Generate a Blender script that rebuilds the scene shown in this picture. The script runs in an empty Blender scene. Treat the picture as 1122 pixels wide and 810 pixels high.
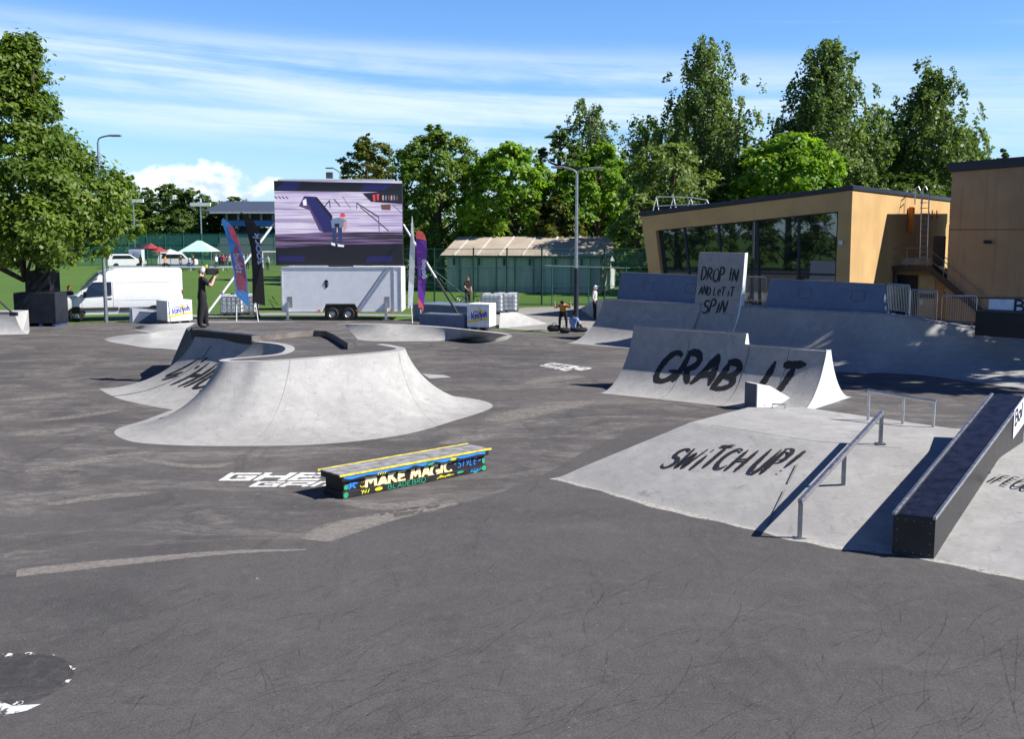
import bpy, bmesh, math, random
import numpy as np
from mathutils import Vector, Matrix
from mathutils.geometry import tessellate_polygon

# ---------------------------------------------------------------- camera, light, exposure
scene = bpy.context.scene
col = scene.collection
R = math.radians
F, HY, CX, CY, CH = 1200.0, 252.0, 561.0, 405.0, 4.6     # focal length and horizon in pixels of a 1122 wide frame, eye height
PITCH = math.atan((CY - HY) / F)
cam_d = bpy.data.cameras.new('camera'); cam = bpy.data.objects.new('camera', cam_d); col.objects.link(cam)
cam.location = (0, 0, CH); cam.rotation_euler = (R(90) - PITCH, 0, 0)
cam_d.sensor_width = 36; cam_d.lens = 36 * F / 1122; cam_d.clip_end = 6000; cam_d.clip_start = .1
scene.camera = cam
SUN_EL = 42.0
SUN_AZ = 100.5                                           # clockwise from +Y: the sun stands to the right
sun_dir = Vector((math.sin(R(SUN_AZ)) * math.cos(R(SUN_EL)), math.cos(R(SUN_AZ)) * math.cos(R(SUN_EL)), math.sin(R(SUN_EL))))
sl = bpy.data.lights.new('sun', 'SUN'); so = bpy.data.objects.new('sun', sl); col.objects.link(so)
sl.energy = 5.0; sl.angle = R(.53); sl.color = (1, .955, .89)
so.rotation_euler = sun_dir.to_track_quat('Z', 'Y').to_euler(); so.location = (60, 0, 60)
vs = scene.view_settings
scene.display_settings.display_device = 'sRGB'
vs.view_transform = 'Standard'; vs.look = 'None'; vs.gamma = 1; vs.use_curve_mapping = False
vs.exposure = .74
scene.cycles.use_denoising = True
scene.cycles.max_bounces = 8; scene.cycles.transparent_max_bounces = 24

def make_world():
    w = bpy.data.worlds.new('World'); scene.world = w; w.use_nodes = True
    nt = w.node_tree; N = nt.nodes; L = nt.links; N.clear()
    def nd(t, **k):
        n = N.new(t)
        for a, b in k.items(): setattr(n, a, b)
        return n
    def m(op, a, b=None, c=None, clamp=False):
        n = nd('ShaderNodeMath', operation=op); n.use_clamp = clamp
        for i, v in enumerate((a, b, c)):
            if v is None: continue
            if isinstance(v, (int, float)): n.inputs[i].default_value = v
            else: L.new(v, n.inputs[i])
        return n.outputs[0]
    def smooth(v, a, b):
        n = nd('ShaderNodeMapRange', interpolation_type='SMOOTHSTEP')
        n.inputs['From Min'].default_value = a; n.inputs['From Max'].default_value = b
        L.new(v, n.inputs['Value']); return n.outputs[0]
    sky = nd('ShaderNodeTexSky', sky_type='NISHITA'); sky.sun_disc = False
    sky.sun_elevation = R(SUN_EL); sky.sun_rotation = R(SUN_AZ)
    sky.air_density = 1.0; sky.dust_density = .3; sky.ozone_density = 2.2
    tc = nd('ShaderNodeTexCoord'); sp = nd('ShaderNodeSeparateXYZ'); L.new(tc.outputs['Generated'], sp.inputs[0])
    az = m('ARCTAN2', sp.outputs[0], sp.outputs[1]); el = m('ARCSINE', sp.outputs[2])
    def noise(su, sv, shear, scale, detail, rough, dist, off):
        cb = nd('ShaderNodeCombineXYZ')
        L.new(m('MULTIPLY', az, su), cb.inputs[0])
        L.new(m('MULTIPLY', m('ADD', el, m('MULTIPLY', az, shear)), sv), cb.inputs[1]); cb.inputs[2].default_value = off
        n = nd('ShaderNodeTexNoise'); n.inputs['Scale'].default_value = scale; n.inputs['Detail'].default_value = detail
        n.inputs['Roughness'].default_value = rough; n.inputs['Distortion'].default_value = dist
        L.new(cb.outputs[0], n.inputs['Vector']); return n.outputs['Fac']
    # high cirrus in long streaks
    n1 = noise(1.6, 42, .055, 1.0, 7, .6, .5, 3.1); n2 = noise(1.0, 11, .06, 1.0, 3, .5, .3, 8.7); n3 = noise(14, 60, .1, 1.0, 5, .65, .8, 1.2)
    streak = m('ADD', m('MULTIPLY', n1, .62), m('ADD', m('MULTIPLY', n2, .62), m('MULTIPLY', n3, .16)))
    els = m('ADD', el, m('MULTIPLY', az, .045))
    band = m('MULTIPLY', smooth(els, .045, .095), m('SUBTRACT', 1.0, smooth(els, .130, .172)))
    left = m('SUBTRACT', 1.0, m('MULTIPLY', smooth(az, .12, .42), .35))
    ci = m('MULTIPLY', m('MULTIPLY', smooth(streak, .50, .82), band), m('MULTIPLY', left, 1.0))
    wisp = m('MULTIPLY', smooth(n1, .60, .82), m('MULTIPLY', smooth(els, .02, .05), .35))
    veil = m('MULTIPLY', m('SUBTRACT', 1.0, smooth(el, .0, .14)), .20)
    cir = m('MAXIMUM', m('MULTIPLY', ci, .82), m('MAXIMUM', wisp, veil))
    # small cumulus bank low over the trees at the left
    c1 = noise(34, 46, 0, 1.0, 6, .55, .2, 5.5)
    da = m('DIVIDE', m('ADD', az, .285), .095); de = m('DIVIDE', m('SUBTRACT', el, .036), .028)
    blob = m('SUBTRACT', 1.0, m('ADD', m('MULTIPLY', da, da), m('MULTIPLY', de, de)))
    cu = smooth(m('ADD', m('MULTIPLY', blob, .42), c1), .62, .84)
    shade = smooth(m('ADD', noise(34, 46, 0, 1.3, 5, .55, .2, 5.3), m('MULTIPLY', de, .16)), .34, .62)
    def mixc(fac, a, b):
        n = nd('ShaderNodeMix', data_type='RGBA')
        if isinstance(fac, (int, float)): n.inputs[0].default_value = fac
        else: L.new(fac, n.inputs[0])
        for i, v in ((6, a), (7, b)):
            if isinstance(v, tuple): n.inputs[i].default_value = v
            else: L.new(v, n.inputs[i])
        return n.outputs[2]
    tint = nd('ShaderNodeMix', data_type='RGBA', blend_type='MULTIPLY'); tint.inputs[0].default_value = 1
    L.new(sky.outputs[0], tint.inputs[6]); tint.inputs[7].default_value = (.98, 1.42, 2.05, 1)
    c = mixc(cir, tint.outputs[2], (6.6, 7.3, 7.9, 1))
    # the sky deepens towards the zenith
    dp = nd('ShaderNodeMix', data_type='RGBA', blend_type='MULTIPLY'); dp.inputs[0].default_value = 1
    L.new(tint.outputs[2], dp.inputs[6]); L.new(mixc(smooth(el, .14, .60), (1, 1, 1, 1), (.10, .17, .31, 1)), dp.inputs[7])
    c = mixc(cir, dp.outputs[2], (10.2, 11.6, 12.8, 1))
    cc = mixc(shade, (7.4, 9.0, 11.2, 1), (14, 14.4, 14.8, 1))
    c = mixc(m('MULTIPLY', cu, .92), c, cc)
    bg = nd('ShaderNodeBackground'); bg.inputs[1].default_value = .055; L.new(c, bg.inputs[0])
    out = nd('ShaderNodeOutputWorld'); L.new(bg.outputs[0], out.inputs[0])
make_world()

# ---------------------------------------------------------------- helpers
random.seed(7)
_cp, _sp = math.cos(PITCH), math.sin(PITCH)
CAMP = Vector((0, 0, CH))
def ray(px, py):
    x = (px - CX) / F; y = -(py - CY) / F
    return Vector((x, _cp + y * _sp, -_sp + y * _cp))
def P(px, py, z=0.0):
    d = ray(px, py); return CAMP + d * ((z - CH) / d.z)
def D(px, py, Y):
    d = ray(px, py); return CAMP + d * (Y / d.y)
def RP(px, py, o, n):
    d = ray(px, py); return CAMP + d * ((o - CAMP).dot(n) / d.dot(n))
def V(*a): return Vector(a)
def lin(c): return tuple((x / 12.92 if x <= .04045 else ((x + .055) / 1.055) ** 2.4) for x in c)
def hexc(h): h = h.lstrip('#'); return lin(tuple(int(h[i:i + 2], 16) / 255 for i in (0, 2, 4)))

def tag(o, label=None, cat=None, group=None, kind=None):
    if label: o['label'] = label
    if cat: o['category'] = cat
    if group: o['group'] = group
    if kind: o['kind'] = kind
    return o
def thing(name, loc, label, cat, group=None, rotz=0):
    o = bpy.data.objects.new(name, None); col.objects.link(o); o.location = loc; o.rotation_euler = (0, 0, rotz)
    o.empty_display_size = .2
    return tag(o, label, cat, group)
def copy_tree(o, parent=None):
    c = o.copy(); col.objects.link(c)
    if parent: c.parent = parent
    for ch in [k for k in bpy.data.objects if k.parent == o]: copy_tree(ch, c)
    return c
def place(o, loc, rz=0, label=None, scale=None):
    o.location = loc; o.rotation_euler = (0, 0, rz)
    if label: o['label'] = label
    if scale: o.scale = (scale,) * 3
    return o
def wloc(o):
    v = Vector((0, 0, 0))
    while o is not None: v += Vector(o.location); o = o.parent
    return v

class MB:
    def __init__(s): s.v = []; s.f = []; s.m = []; s.cur = 0
    def add(s, vs, fs):
        b = len(s.v); s.v += [tuple(v) for v in vs]
        for f in fs: s.f.append(tuple(i + b for i in f)); s.m.append(s.cur)
        return s
    def box(s, c, size, rz=0, M=None):
        hx, hy, hz = size[0] / 2, size[1] / 2, size[2] / 2
        m = Matrix.Translation(c) @ (M.to_4x4() if M else Matrix.Rotation(rz, 4, 'Z'))
        vs = [m @ V(x, y, z) for z in (-hz, hz) for x, y in ((-hx, -hy), (hx, -hy), (hx, hy), (-hx, hy))]
        return s.add(vs, [(3, 2, 1, 0), (4, 5, 6, 7), (0, 1, 5, 4), (1, 2, 6, 5), (2, 3, 7, 6), (3, 0, 4, 7)])
    def bar(s, a, b, w, h, up=V(0, 0, 1)):
        a = V(*a); b = V(*b); d = b - a; L = d.length; x = d / L
        y = up.cross(x)
        if y.length < 1e-4: y = V(0, 1, 0)
        y.normalize(); z = x.cross(y)
        M = Matrix((x, y, z)).transposed()
        return s.box((a + b) / 2, (L, w, h), M=M)
    def prism(s, poly, off):
        n = len(poly); poly = [V(*p) for p in poly]; off = V(*off)
        vs = poly + [p + off for p in poly]
        tri = tessellate_polygon([poly])
        fs = [tuple(t) for t in tri] + [tuple(i + n for i in reversed(t)) for t in tri] if n > 4 else [tuple(range(n)), tuple(reversed(range(n, 2 * n)))]
        fs += [(i, i + n, (i + 1) % n + n, (i + 1) % n) for i in range(n)]
        return s.add(vs, fs)
    def poly(s, pts):
        pts = [V(*p) for p in pts]
        if len(pts) <= 4: return s.add(pts, [tuple(range(len(pts)))])
        return s.add(pts, [tuple(t) for t in tessellate_polygon([pts])])
    def tube(s, pts, r, n=8, caps=True, closed=False):
        pts = [V(*p) for p in pts]; m = len(pts)
        rs = r if isinstance(r, (list, tuple)) else [r] * m
        vs = []; up = None
        for i, p in enumerate(pts):
            a = pts[i - 1] if i > 0 or closed else pts[0]; b = pts[(i + 1) % m] if i < m - 1 or closed else pts[-1]
            t = (b - a)
            if t.length < 1e-9: t = V(0, 0, 1)
            t.normalize()
            if up is None:
                up = V(0, 0, 1) if abs(t.z) < .9 else V(1, 0, 0)
            x = up.cross(t)
            if x.length < 1e-5: x = V(1, 0, 0).cross(t)
            x.normalize(); y = t.cross(x); up = y
            for k in range(n):
                a_ = 2 * math.pi * k / n; vs.append(p + (x * math.cos(a_) + y * math.sin(a_)) * rs[i])
        fs = []
        for i in range(m if closed else m - 1):
            j = (i + 1) % m
            for k in range(n): fs.append((i * n + k, i * n + (k + 1) % n, j * n + (k + 1) % n, j * n + k))
        if caps and not closed: fs += [tuple(reversed(range(n))), tuple(range((m - 1) * n, m * n))]
        return s.add(vs, fs)
    def grid(s, rows, closed=False):
        n = len(rows[0]); vs = [p for r in rows for p in r]; fs = []
        for i in range(len(rows) - (0 if closed else 1)):
            j = (i + 1) % len(rows)
            for k in range(n - 1): fs.append((i * n + k, j * n + k, j * n + k + 1, i * n + k + 1))
        return s.add(vs, fs)
    def lathe(s, prof, c, n=16, axis='Z'):
        rows = []
        for k in range(n):
            a = 2 * math.pi * k / n; row = []
            for r, h in prof:
                p = V(r * math.cos(a), r * math.sin(a), h)
                if axis == 'Y': p = V(p.x, p.z, p.y)
                if axis == 'X': p = V(p.z, p.x, p.y)
                row.append(V(*c) + p)
            rows.append(row)
        return s.grid(rows, closed=True)
    def ball(s, c, r, n=10, sc=(1, 1, 1)):
        prof = [(math.sin(math.pi * i / n), -math.cos(math.pi * i / n)) for i in range(n + 1)]
        b = len(s.v); s.lathe([(p[0] * r + 1e-5, p[1] * r) for p in prof], (0, 0, 0), n)
        for i in range(b, len(s.v)): q = s.v[i]; s.v[i] = (q[0] * sc[0] + c[0], q[1] * sc[1] + c[1], q[2] * sc[2] + c[2])
        return s
    def build(s, name, mat, parent=None, smooth=False, bevel=0, world=True, fix=True):
        me = bpy.data.meshes.new(name)
        vs = s.v
        if world and parent is not None:
            w = wloc(parent); vs = [(a - w.x, b - w.y, c - w.z) for a, b, c in vs]
        me.from_pydata(vs, [], s.f)
        mats = mat if isinstance(mat, (list, tuple)) else [mat]
        for k in mats: me.materials.append(k)
        if len(mats) > 1: me.polygons.foreach_set('material_index', s.m)
        if fix:
            bm = bmesh.new(); bm.from_mesh(me); bmesh.ops.recalc_face_normals(bm, faces=bm.faces); bm.to_mesh(me); bm.free()
        if smooth: me.polygons.foreach_set('use_smooth', [True] * len(me.polygons))
        o = bpy.data.objects.new(name, me); col.objects.link(o)
        if parent is not None: o.parent = parent
        if bevel:
            b = o.modifiers.new('bevel', 'BEVEL'); b.width = bevel; b.segments = 2; b.limit_method = 'ANGLE'; b.angle_limit = R(40)
        if smooth:
            try: me.set_sharp_from_angle(angle=R(smooth if smooth is not True else 40))
            except Exception: pass
        return o

def spline(pts, k=6):
    pts = [V(*p) for p in pts]; out = []
    n = len(pts)
    for i in range(n - 1):
        p0 = pts[max(i - 1, 0)]; p1 = pts[i]; p2 = pts[i + 1]; p3 = pts[min(i + 2, n - 1)]
        for j in range(k):
            t = j / k
            out.append(.5 * ((2 * p1) + (p2 - p0) * t + (2 * p0 - 5 * p1 + 4 * p2 - p3) * t * t + (3 * p1 - p0 - 3 * p2 + p3) * t ** 3))
    out.append(pts[-1]); return out

# ---------------------------------------------------------------- materials
def nodes(name):
    m = bpy.data.materials.new(name); m.use_nodes = True
    nt = m.node_tree; b = nt.nodes['Principled BSDF']
    return m, nt, b
class NT:
    def __init__(s, nt): s.nt = nt; s.N = nt.nodes; s.L = nt.links; s.tc = None
    def co(s, which='Object'):
        if s.tc is None: s.tc = s.N.new('ShaderNodeTexCoord')
        return s.tc.outputs[which]
    def geo(s): return s.N.new('ShaderNodeNewGeometry')
    def map(s, v, sc=(1, 1, 1), rot=(0, 0, 0), loc=(0, 0, 0)):
        n = s.N.new('ShaderNodeMapping'); n.inputs['Scale'].default_value = sc; n.inputs['Rotation'].default_value = rot; n.inputs['Location'].default_value = loc
        s.L.new(v, n.inputs[0]); return n.outputs[0]
    def noise(s, v, scale, detail=4, rough=.55, dist=0, out='Fac'):
        n = s.N.new('ShaderNodeTexNoise'); n.inputs['Scale'].default_value = scale; n.inputs['Detail'].default_value = detail
        n.inputs['Roughness'].default_value = rough; n.inputs['Distortion'].default_value = dist
        s.L.new(v, n.inputs['Vector']); return n.outputs[out]
    def vor(s, v, scale, feature='F1', out='Distance'):
        n = s.N.new('ShaderNodeTexVoronoi'); n.feature = feature; n.inputs['Scale'].default_value = scale; s.L.new(v, n.inputs['Vector']); return n.outputs[out]
    def ramp(s, v, a, b, lo=0., hi=1.):
        n = s.N.new('ShaderNodeMapRange'); n.interpolation_type = 'SMOOTHSTEP'
        n.inputs['From Min'].default_value = a; n.inputs['From Max'].default_value = b; n.inputs['To Min'].default_value = lo; n.inputs['To Max'].default_value = hi
        s.L.new(v, n.inputs['Value']); return n.outputs[0]
    def m(s, op, a, b=None, clamp=False):
        n = s.N.new('ShaderNodeMath'); n.operation = op; n.use_clamp = clamp
        for i, v in enumerate((a, b)):
            if v is None: continue
            if isinstance(v, (int, float)): n.inputs[i].default_value = v
            else: s.L.new(v, n.inputs[i])
        return n.outputs[0]
    def mix(s, f, a, b, mode='MIX'):
        n = s.N.new('ShaderNodeMix'); n.data_type = 'RGBA'; n.blend_type = mode
        if isinstance(f, (int, float)): n.inputs[0].default_value = f
        else: s.L.new(f, n.inputs[0])
        for i, v in ((6, a), (7, b)):
            if isinstance(v, (tuple, list)): n.inputs[i].default_value = tuple(v)[:3] + (1,)
            else: s.L.new(v, n.inputs[i])
        return n.outputs[2]
    def bump(s, h, b, strength=.3, dist=.01):
        n = s.N.new('ShaderNodeBump'); n.inputs['Strength'].default_value = strength; n.inputs['Distance'].default_value = dist
        s.L.new(h, n.inputs['Height']); s.L.new(n.outputs[0], b.inputs['Normal'])
_mc = {}
def mat(name, c, rough=.6, metal=0, var=.12, scale=3., spec=.4, bump=0., coat=0):
    """plain painted or plastic surface with a little uneven wear"""
    if name in _mc: return _mc[name]
    c = hexc(c) if isinstance(c, str) else c
    m, nt, b = nodes(name); t = NT(nt); v = t.co()
    n = t.noise(v, scale, 5, .6)
    lo = tuple(x * (1 - var) for x in c); hi = tuple(min(x * (1 + var), .95) for x in c)
    nt.links.new(t.mix(t.ramp(n, .3, .7), lo, hi), b.inputs['Base Color'])
    nt.links.new(t.ramp(n, .2, .8, rough * .85, min(rough * 1.15, 1)), b.inputs['Roughness'])
    b.inputs['Metallic'].default_value = metal; b.inputs['Specular IOR Level'].default_value = spec
    if coat: b.inputs['Coat Weight'].default_value = coat; b.inputs['Coat Roughness'].default_value = .08
    if bump: t.bump(t.noise(v, scale * 12, 4), b, bump, .01)
    _mc[name] = m; return m
def emit(name, c, s=1.0):
    if name in _mc: return _mc[name]
    c = hexc(c) if isinstance(c, str) else c
    m, nt, b = nodes(name); b.inputs['Base Color'].default_value = (.01, .01, .012, 1); b.inputs['Roughness'].default_value = .35
    b.inputs['Emission Color'].default_value = c + (1,); b.inputs['Emission Strength'].default_value = s
    _mc[name] = m; return m

def concrete(name, base=.40, tone=(1.0, .985, .96), dirt=.40, seam=True):
    m, nt, b = nodes(name); t = NT(nt); v = t.co()
    big = t.noise(v, .55, 6, .6, .6); mid = t.noise(v, 3.2, 6, .65); fine = t.noise(v, 60, 3, .6)
    c0 = tuple(base * x for x in tone)
    c = t.mix(t.ramp(big, .28, .72), tuple(x * .84 for x in c0), tuple(x * 1.12 for x in c0))
    c = t.mix(t.ramp(mid, .32, .66, 0, .55), c, tuple(x * .72 for x in c0))
    # wheel scuffs, rubber streaks, trowel sweeps and damp stains
    sv = t.map(v, (1.2, 1.2, 7), (.3, .2, .5)); st = t.noise(sv, 2.3, 8, .74, 1.2)
    c = t.mix(t.ramp(st, .55, .70, 0, dirt * 1.5), c, tuple(x * .42 for x in c0))
    sv2 = t.map(v, (11, 1.0, 1.3), (.1, .7, 1.1)); st2 = t.noise(sv2, 1.7, 7, .74, .8)
    c = t.mix(t.ramp(st2, .56, .70, 0, dirt * 1.5), c, tuple(x * .48 for x in c0))
    sv3 = t.map(v, (.9, 9, 1.6), (.6, .1, .4)); st3 = t.noise(sv3, 1.5, 7, .72, 1.5)
    c = t.mix(t.ramp(st3, .56, .72, 0, dirt * 1.3), c, tuple(min(x * 1.45, .8) for x in c0))
    stn = t.noise(v, 1.15, 8, .72, 1.5); c = t.mix(t.ramp(stn, .56, .66, 0, dirt), c, tuple(x * .62 for x in c0))
    g8 = t.noise(v, 12, 7, .8); c = t.mix(t.ramp(g8, .54, .74, 0, .35), c, tuple(x * .62 for x in c0)); c = t.mix(t.ramp(g8, .46, .28, 0, .3), c, tuple(min(x * 1.3, .8) for x in c0))
    sp = t.vor(v, 5.0); c = t.mix(t.ramp(sp, .035, .06, .55, 0), c, tuple(x * .35 for x in c0))
    c = t.mix(t.ramp(fine, .35, .65, 0, .12), c, tuple(x * .6 for x in c0))
    nt.links.new(c, b.inputs['Base Color']); b.inputs['Roughness'].default_value = .72; b.inputs['Specular IOR Level'].default_value = .3
    t.bump(t.m('ADD', fine, t.m('MULTIPLY', mid, .8)), b, .18, .006)
    _mc[name] = m; return m
def asphalt(name, lo, hi, pale, drift, dark):
    m, nt, b = nodes(name); t = NT(nt); v = t.co()
    big = t.noise(v, .14, 6, .62, 1.0); mid = t.noise(v, .7, 8, .72, .8); fine = t.noise(v, 48, 4, .75); g2 = t.noise(t.map(v, (1, .55, 1), (0, 0, .3)), 7, 8, .82); grain = t.noise(v, 26, 6, .8)
    c = t.mix(t.ramp(big, .34, .66), lo, hi)
    # pale rubbed drifts, swirling along the riding lines
    wv = t.noise(v, .22, 3, .5, 0, 'Color'); dv = nt.nodes.new('ShaderNodeVectorMath'); dv.operation = 'MULTIPLY_ADD'; nt.links.new(wv, dv.inputs[0]); dv.inputs[1].default_value = (1.3, 1.3, 0); nt.links.new(v, dv.inputs[2])
    st = t.noise(t.map(dv.outputs[0], (.26, .62, 1), (0, 0, .30)), 1.0, 14, .78, 1.0)
    st3 = t.noise(t.map(dv.outputs[0], (2.2, 5.0, 1), (0, 0, .35)), 1.0, 12, .82, .6)
    rub = t.m('MULTIPLY', t.ramp(st, .44, .62), t.ramp(st3, .40, .58, .10, 1))
    c = t.mix(t.m('MULTIPLY', rub, drift), c, pale)
    st2 = t.noise(t.map(dv.outputs[0], (1.3, .34, 1), (0, 0, -.55)), 1.0, 10, .72, .8)
    c = t.mix(t.ramp(st2, .53, .66, 0, dark), c, (.032, .031, .034))
    c = t.mix(t.ramp(mid, .52, .70, 0, .36), c, tuple(x * 1.55 for x in hi)); c = t.mix(t.ramp(mid, .46, .30, 0, .45), c, tuple(x * .62 for x in lo))
    c = t.mix(t.ramp(g2, .52, .72, 0, .55), c, tuple(x * 1.9 for x in hi)); c = t.mix(t.ramp(g2, .47, .30, 0, .55), c, tuple(x * .5 for x in lo))
    c = t.mix(t.ramp(fine, .48, .70, 0, .75), c, (.150, .146, .144)); c = t.mix(t.ramp(grain, .30, .50, .75, 0), c, (.024, .024, .026))
    for sc_, th in ((1.6, .030), (4.1, .034)):
        sp = t.vor(v, sc_); sz = t.noise(v, sc_, 2)
        c = t.mix(t.m('MULTIPLY', t.ramp(sp, th * .7, th, .9, 0), t.ramp(sz, .54, .62)), c, (.40, .39, .38))
    nt.links.new(c, b.inputs['Base Color']); b.inputs['Roughness'].default_value = .82; b.inputs['Specular IOR Level'].default_value = .3
    t.bump(t.m('ADD', fine, t.m('MULTIPLY', grain, .9)), b, .5, .008)
    return m
def alpha_noise(name, c, scale, lo, hi, amount=1.0, sc=(1, 1, 1), rough=.8):
    """worn paint or scuffing: the coat has holes where it has rubbed off"""
    m, nt, b = nodes(name); t = NT(nt); v = t.map(t.co(), sc)
    n = t.noise(v, scale, 7, .7, .4)
    c2 = t.noise(t.co(), 14, 4)
    nt.links.new(t.mix(t.ramp(c2, .3, .7), tuple(x * .8 for x in c), tuple(min(.9, x * 1.15) for x in c)), b.inputs['Base Color'])
    nt.links.new(t.ramp(n, lo, hi, 0, amount), b.inputs['Alpha']); b.inputs['Roughness'].default_value = rough
    return m
def leaf_mat(name, c1, c2, trans=.35):
    m, nt, b = nodes(name); t = NT(nt); N, L = t.N, t.L
    g = t.geo(); oi = N.new('ShaderNodeObjectInfo')
    v = t.co(); n = t.noise(v, .45, 3, .5)
    c = t.mix(t.ramp(n, .32, .68), c1, c2)
    c = t.mix(t.m('MULTIPLY', g.outputs['Random Per Island'], .55), c, tuple(x * .62 for x in c1))
    c = t.mix(t.ramp(g.outputs['Random Per Island'], .93, .95, 0, .5), c, tuple(min(x * 2.0, .5) for x in c2))
    L.new(c, b.inputs['Base Color']); b.inputs['Roughness'].default_value = .48; b.inputs['Specular IOR Level'].default_value = .35
    tr = N.new('ShaderNodeBsdfTranslucent'); L.new(t.mix(1.0, c, (1.25, 1.3, .6), 'MULTIPLY'), tr.inputs[0])
    mx = N.new('ShaderNodeMixShader'); mx.inputs[0].default_value = trans
    L.new(b.outputs[0], mx.inputs[1]); L.new(tr.outputs[0], mx.inputs[2])
    L.new(mx.outputs[0], N['Material Output'].inputs[0])
    return m
def mesh_wire(name, c, step=.05, w=.16, back=0.0):
    """woven wire: thin wires, open between"""
    m, nt, b = nodes(name); t = NT(nt); sp = nt.nodes.new('ShaderNodeSeparateXYZ'); nt.links.new(t.co(), sp.inputs[0])
    def line(o): return t.m('LESS_THAN', t.m('FRACT', t.m('DIVIDE', o, step)), w)
    a = t.m('MAXIMUM', t.m('MAXIMUM', line(sp.outputs[0]), line(sp.outputs[2])), back)
    nt.links.new(a, b.inputs['Alpha']); b.inputs['Base Color'].default_value = c + (1,); b.inputs['Roughness'].default_value = .5
    return m
def grass_mat():
    m, nt, b = nodes('grass'); t = NT(nt); v = t.co()
    a = t.noise(v, .06, 4); d = t.noise(t.map(v, (1.2, 2.6, 1)), 1.3, 8, .75); f = t.noise(v, 16, 4, .7)
    c = t.mix(t.ramp(a, .3, .7), (.060, .125, .020), (.090, .165, .028))
    c = t.mix(t.ramp(d, .35, .7, .0, .55), c, (.045, .092, .018)); c = t.mix(t.ramp(f, .4, .7, 0, .5), c, (.12, .19, .045))
    sp = nt.nodes.new('ShaderNodeSeparateXYZ'); nt.links.new(v, sp.inputs[0])
    s_ = t.m('SINE', t.m('MULTIPLY', sp.outputs[1], .9)); c = t.mix(t.ramp(s_, -.4, .4, 0, .22), c, (.085, .15, .03))
    nt.links.new(c, b.inputs['Base Color']); b.inputs['Roughness'].default_value = .85; b.inputs['Specular IOR Level'].default_value = .15
    t.bump(d, b, .5, .05); return m
def glass_mat(name, tint=(.012, .018, .02), gl=.17, tr=.25):
    m, nt, b = nodes(name); N, L = nt.nodes, nt.links; t = NT(nt)
    b.inputs['Base Color'].default_value = tint + (1,); b.inputs['Roughness'].default_value = .05
    g = N.new('ShaderNodeBsdfGlossy'); g.inputs['Roughness'].default_value = .015; g.inputs['Color'].default_value = (.70, .78, .82, 1)
    tp = N.new('ShaderNodeBsdfTransparent'); tp.inputs[0].default_value = (.55, .65, .66, 1)
    m1 = N.new('ShaderNodeMixShader'); m1.inputs[0].default_value = tr; L.new(b.outputs[0], m1.inputs[1]); L.new(tp.outputs[0], m1.inputs[2])
    fr = N.new('ShaderNodeLayerWeight'); fr.inputs[0].default_value = .35
    m2 = N.new('ShaderNodeMixShader'); L.new(t.ramp(fr.outputs['Fresnel'], 0, 1, gl, 1), m2.inputs[0]); L.new(m1.outputs[0], m2.inputs[1]); L.new(g.outputs[0], m2.inputs[2])
    tn = t.noise(t.co(), .8, 2); t.bump(tn, b, .02, .02)
    L.new(m2.outputs[0], N['Material Output'].inputs[0]); return m
def brushed(name, c, rough=.35):
    m, nt, b = nodes(name); t = NT(nt); v = t.co()
    n = t.noise(t.map(v, (2, 2, 30)), 3, 5, .7); s = t.noise(v, 7, 4)
    nt.links.new(t.mix(t.ramp(s, .35, .7), tuple(x * .8 for x in c), c), b.inputs['Base Color'])
    nt.links.new(t.ramp(n, .3, .7, rough * .7, rough * 1.4), b.inputs['Roughness']); b.inputs['Metallic'].default_value = .9
    return m
def wall_stucco(name, c, stain=.3):
    m, nt, b = nodes(name); t = NT(nt); v = t.co()
    big = t.noise(v, .5, 5); run = t.noise(t.map(v, (3.5, 3.5, .22)), 1.2, 6, .65); fine = t.noise(v, 40, 3)
    k = t.mix(t.ramp(big, .3, .7), tuple(x * .88 for x in c), tuple(x * 1.08 for x in c))
    k = t.mix(t.ramp(run, .48, .72, 0, stain), k, tuple(x * .5 for x in c))
    k = t.mix(t.ramp(fine, .3, .7, 0, .12), k, tuple(x * .6 for x in c))
    nt.links.new(k, b.inputs['Base Color']); b.inputs['Roughness'].default_value = .85; b.inputs['Specular IOR Level'].default_value = .2
    t.bump(fine, b, .2, .005); return m

CON = concrete('concrete', .375); CON2 = concrete('concrete_pale', .40, (1, 1, .99), .15); CONB = concrete('concrete_board', .20, (.72, .95, 1.45), .12)
ASPH = asphalt('asphalt_old', (.064, .059, .060), (.094, .086, .083), (.205, .187, .172), .95, .45); ASPN = asphalt('asphalt_new', (.063, .0595, .059), (.083, .0785, .077), (.11, .107, .108), .40, .30); GRASS = grass_mat()
STEEL = brushed('galvanised_steel', (.55, .56, .58)); STEELD = brushed('worn_steel', (.32, .33, .35), .4)
WHITE = mat('white_paint', (.78, .79, .80), .35, var=.04, spec=.5); WHITEP = mat('white_plastic', (.72, .74, .76), .4, var=.06)
BLACK = mat('black_paint', (.012, .012, .014), .5); DARK = mat('dark_grey', (.035, .037, .042), .6); RUBBER = mat('rubber', (.018, .018, .018), .85)
MARK = alpha_noise('black_brush_paint', (.016, .016, .018), 7, .22, .34, .97, (1, 1, 1), .6)
ROADW = alpha_noise('white_ground_paint', (.70, .70, .69), 8, .36, .46)
NAVY = mat('dark_navy_sheet', (.020, .024, .038), .5); GREENP = mat('green_fence_post', (.02, .10, .075), .5)
GREY = mat('grey_metal', (.22, .23, .25), .45, .3); LENS = mat('lamp_glass', (.75, .75, .72), .2)
BARK = mat('bark', (.085, .065, .048), .9, var=.4, scale=5, bump=.6); BIRCHB = mat('birch_bark', (.42, .40, .37), .8, var=.4, scale=4)

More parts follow.
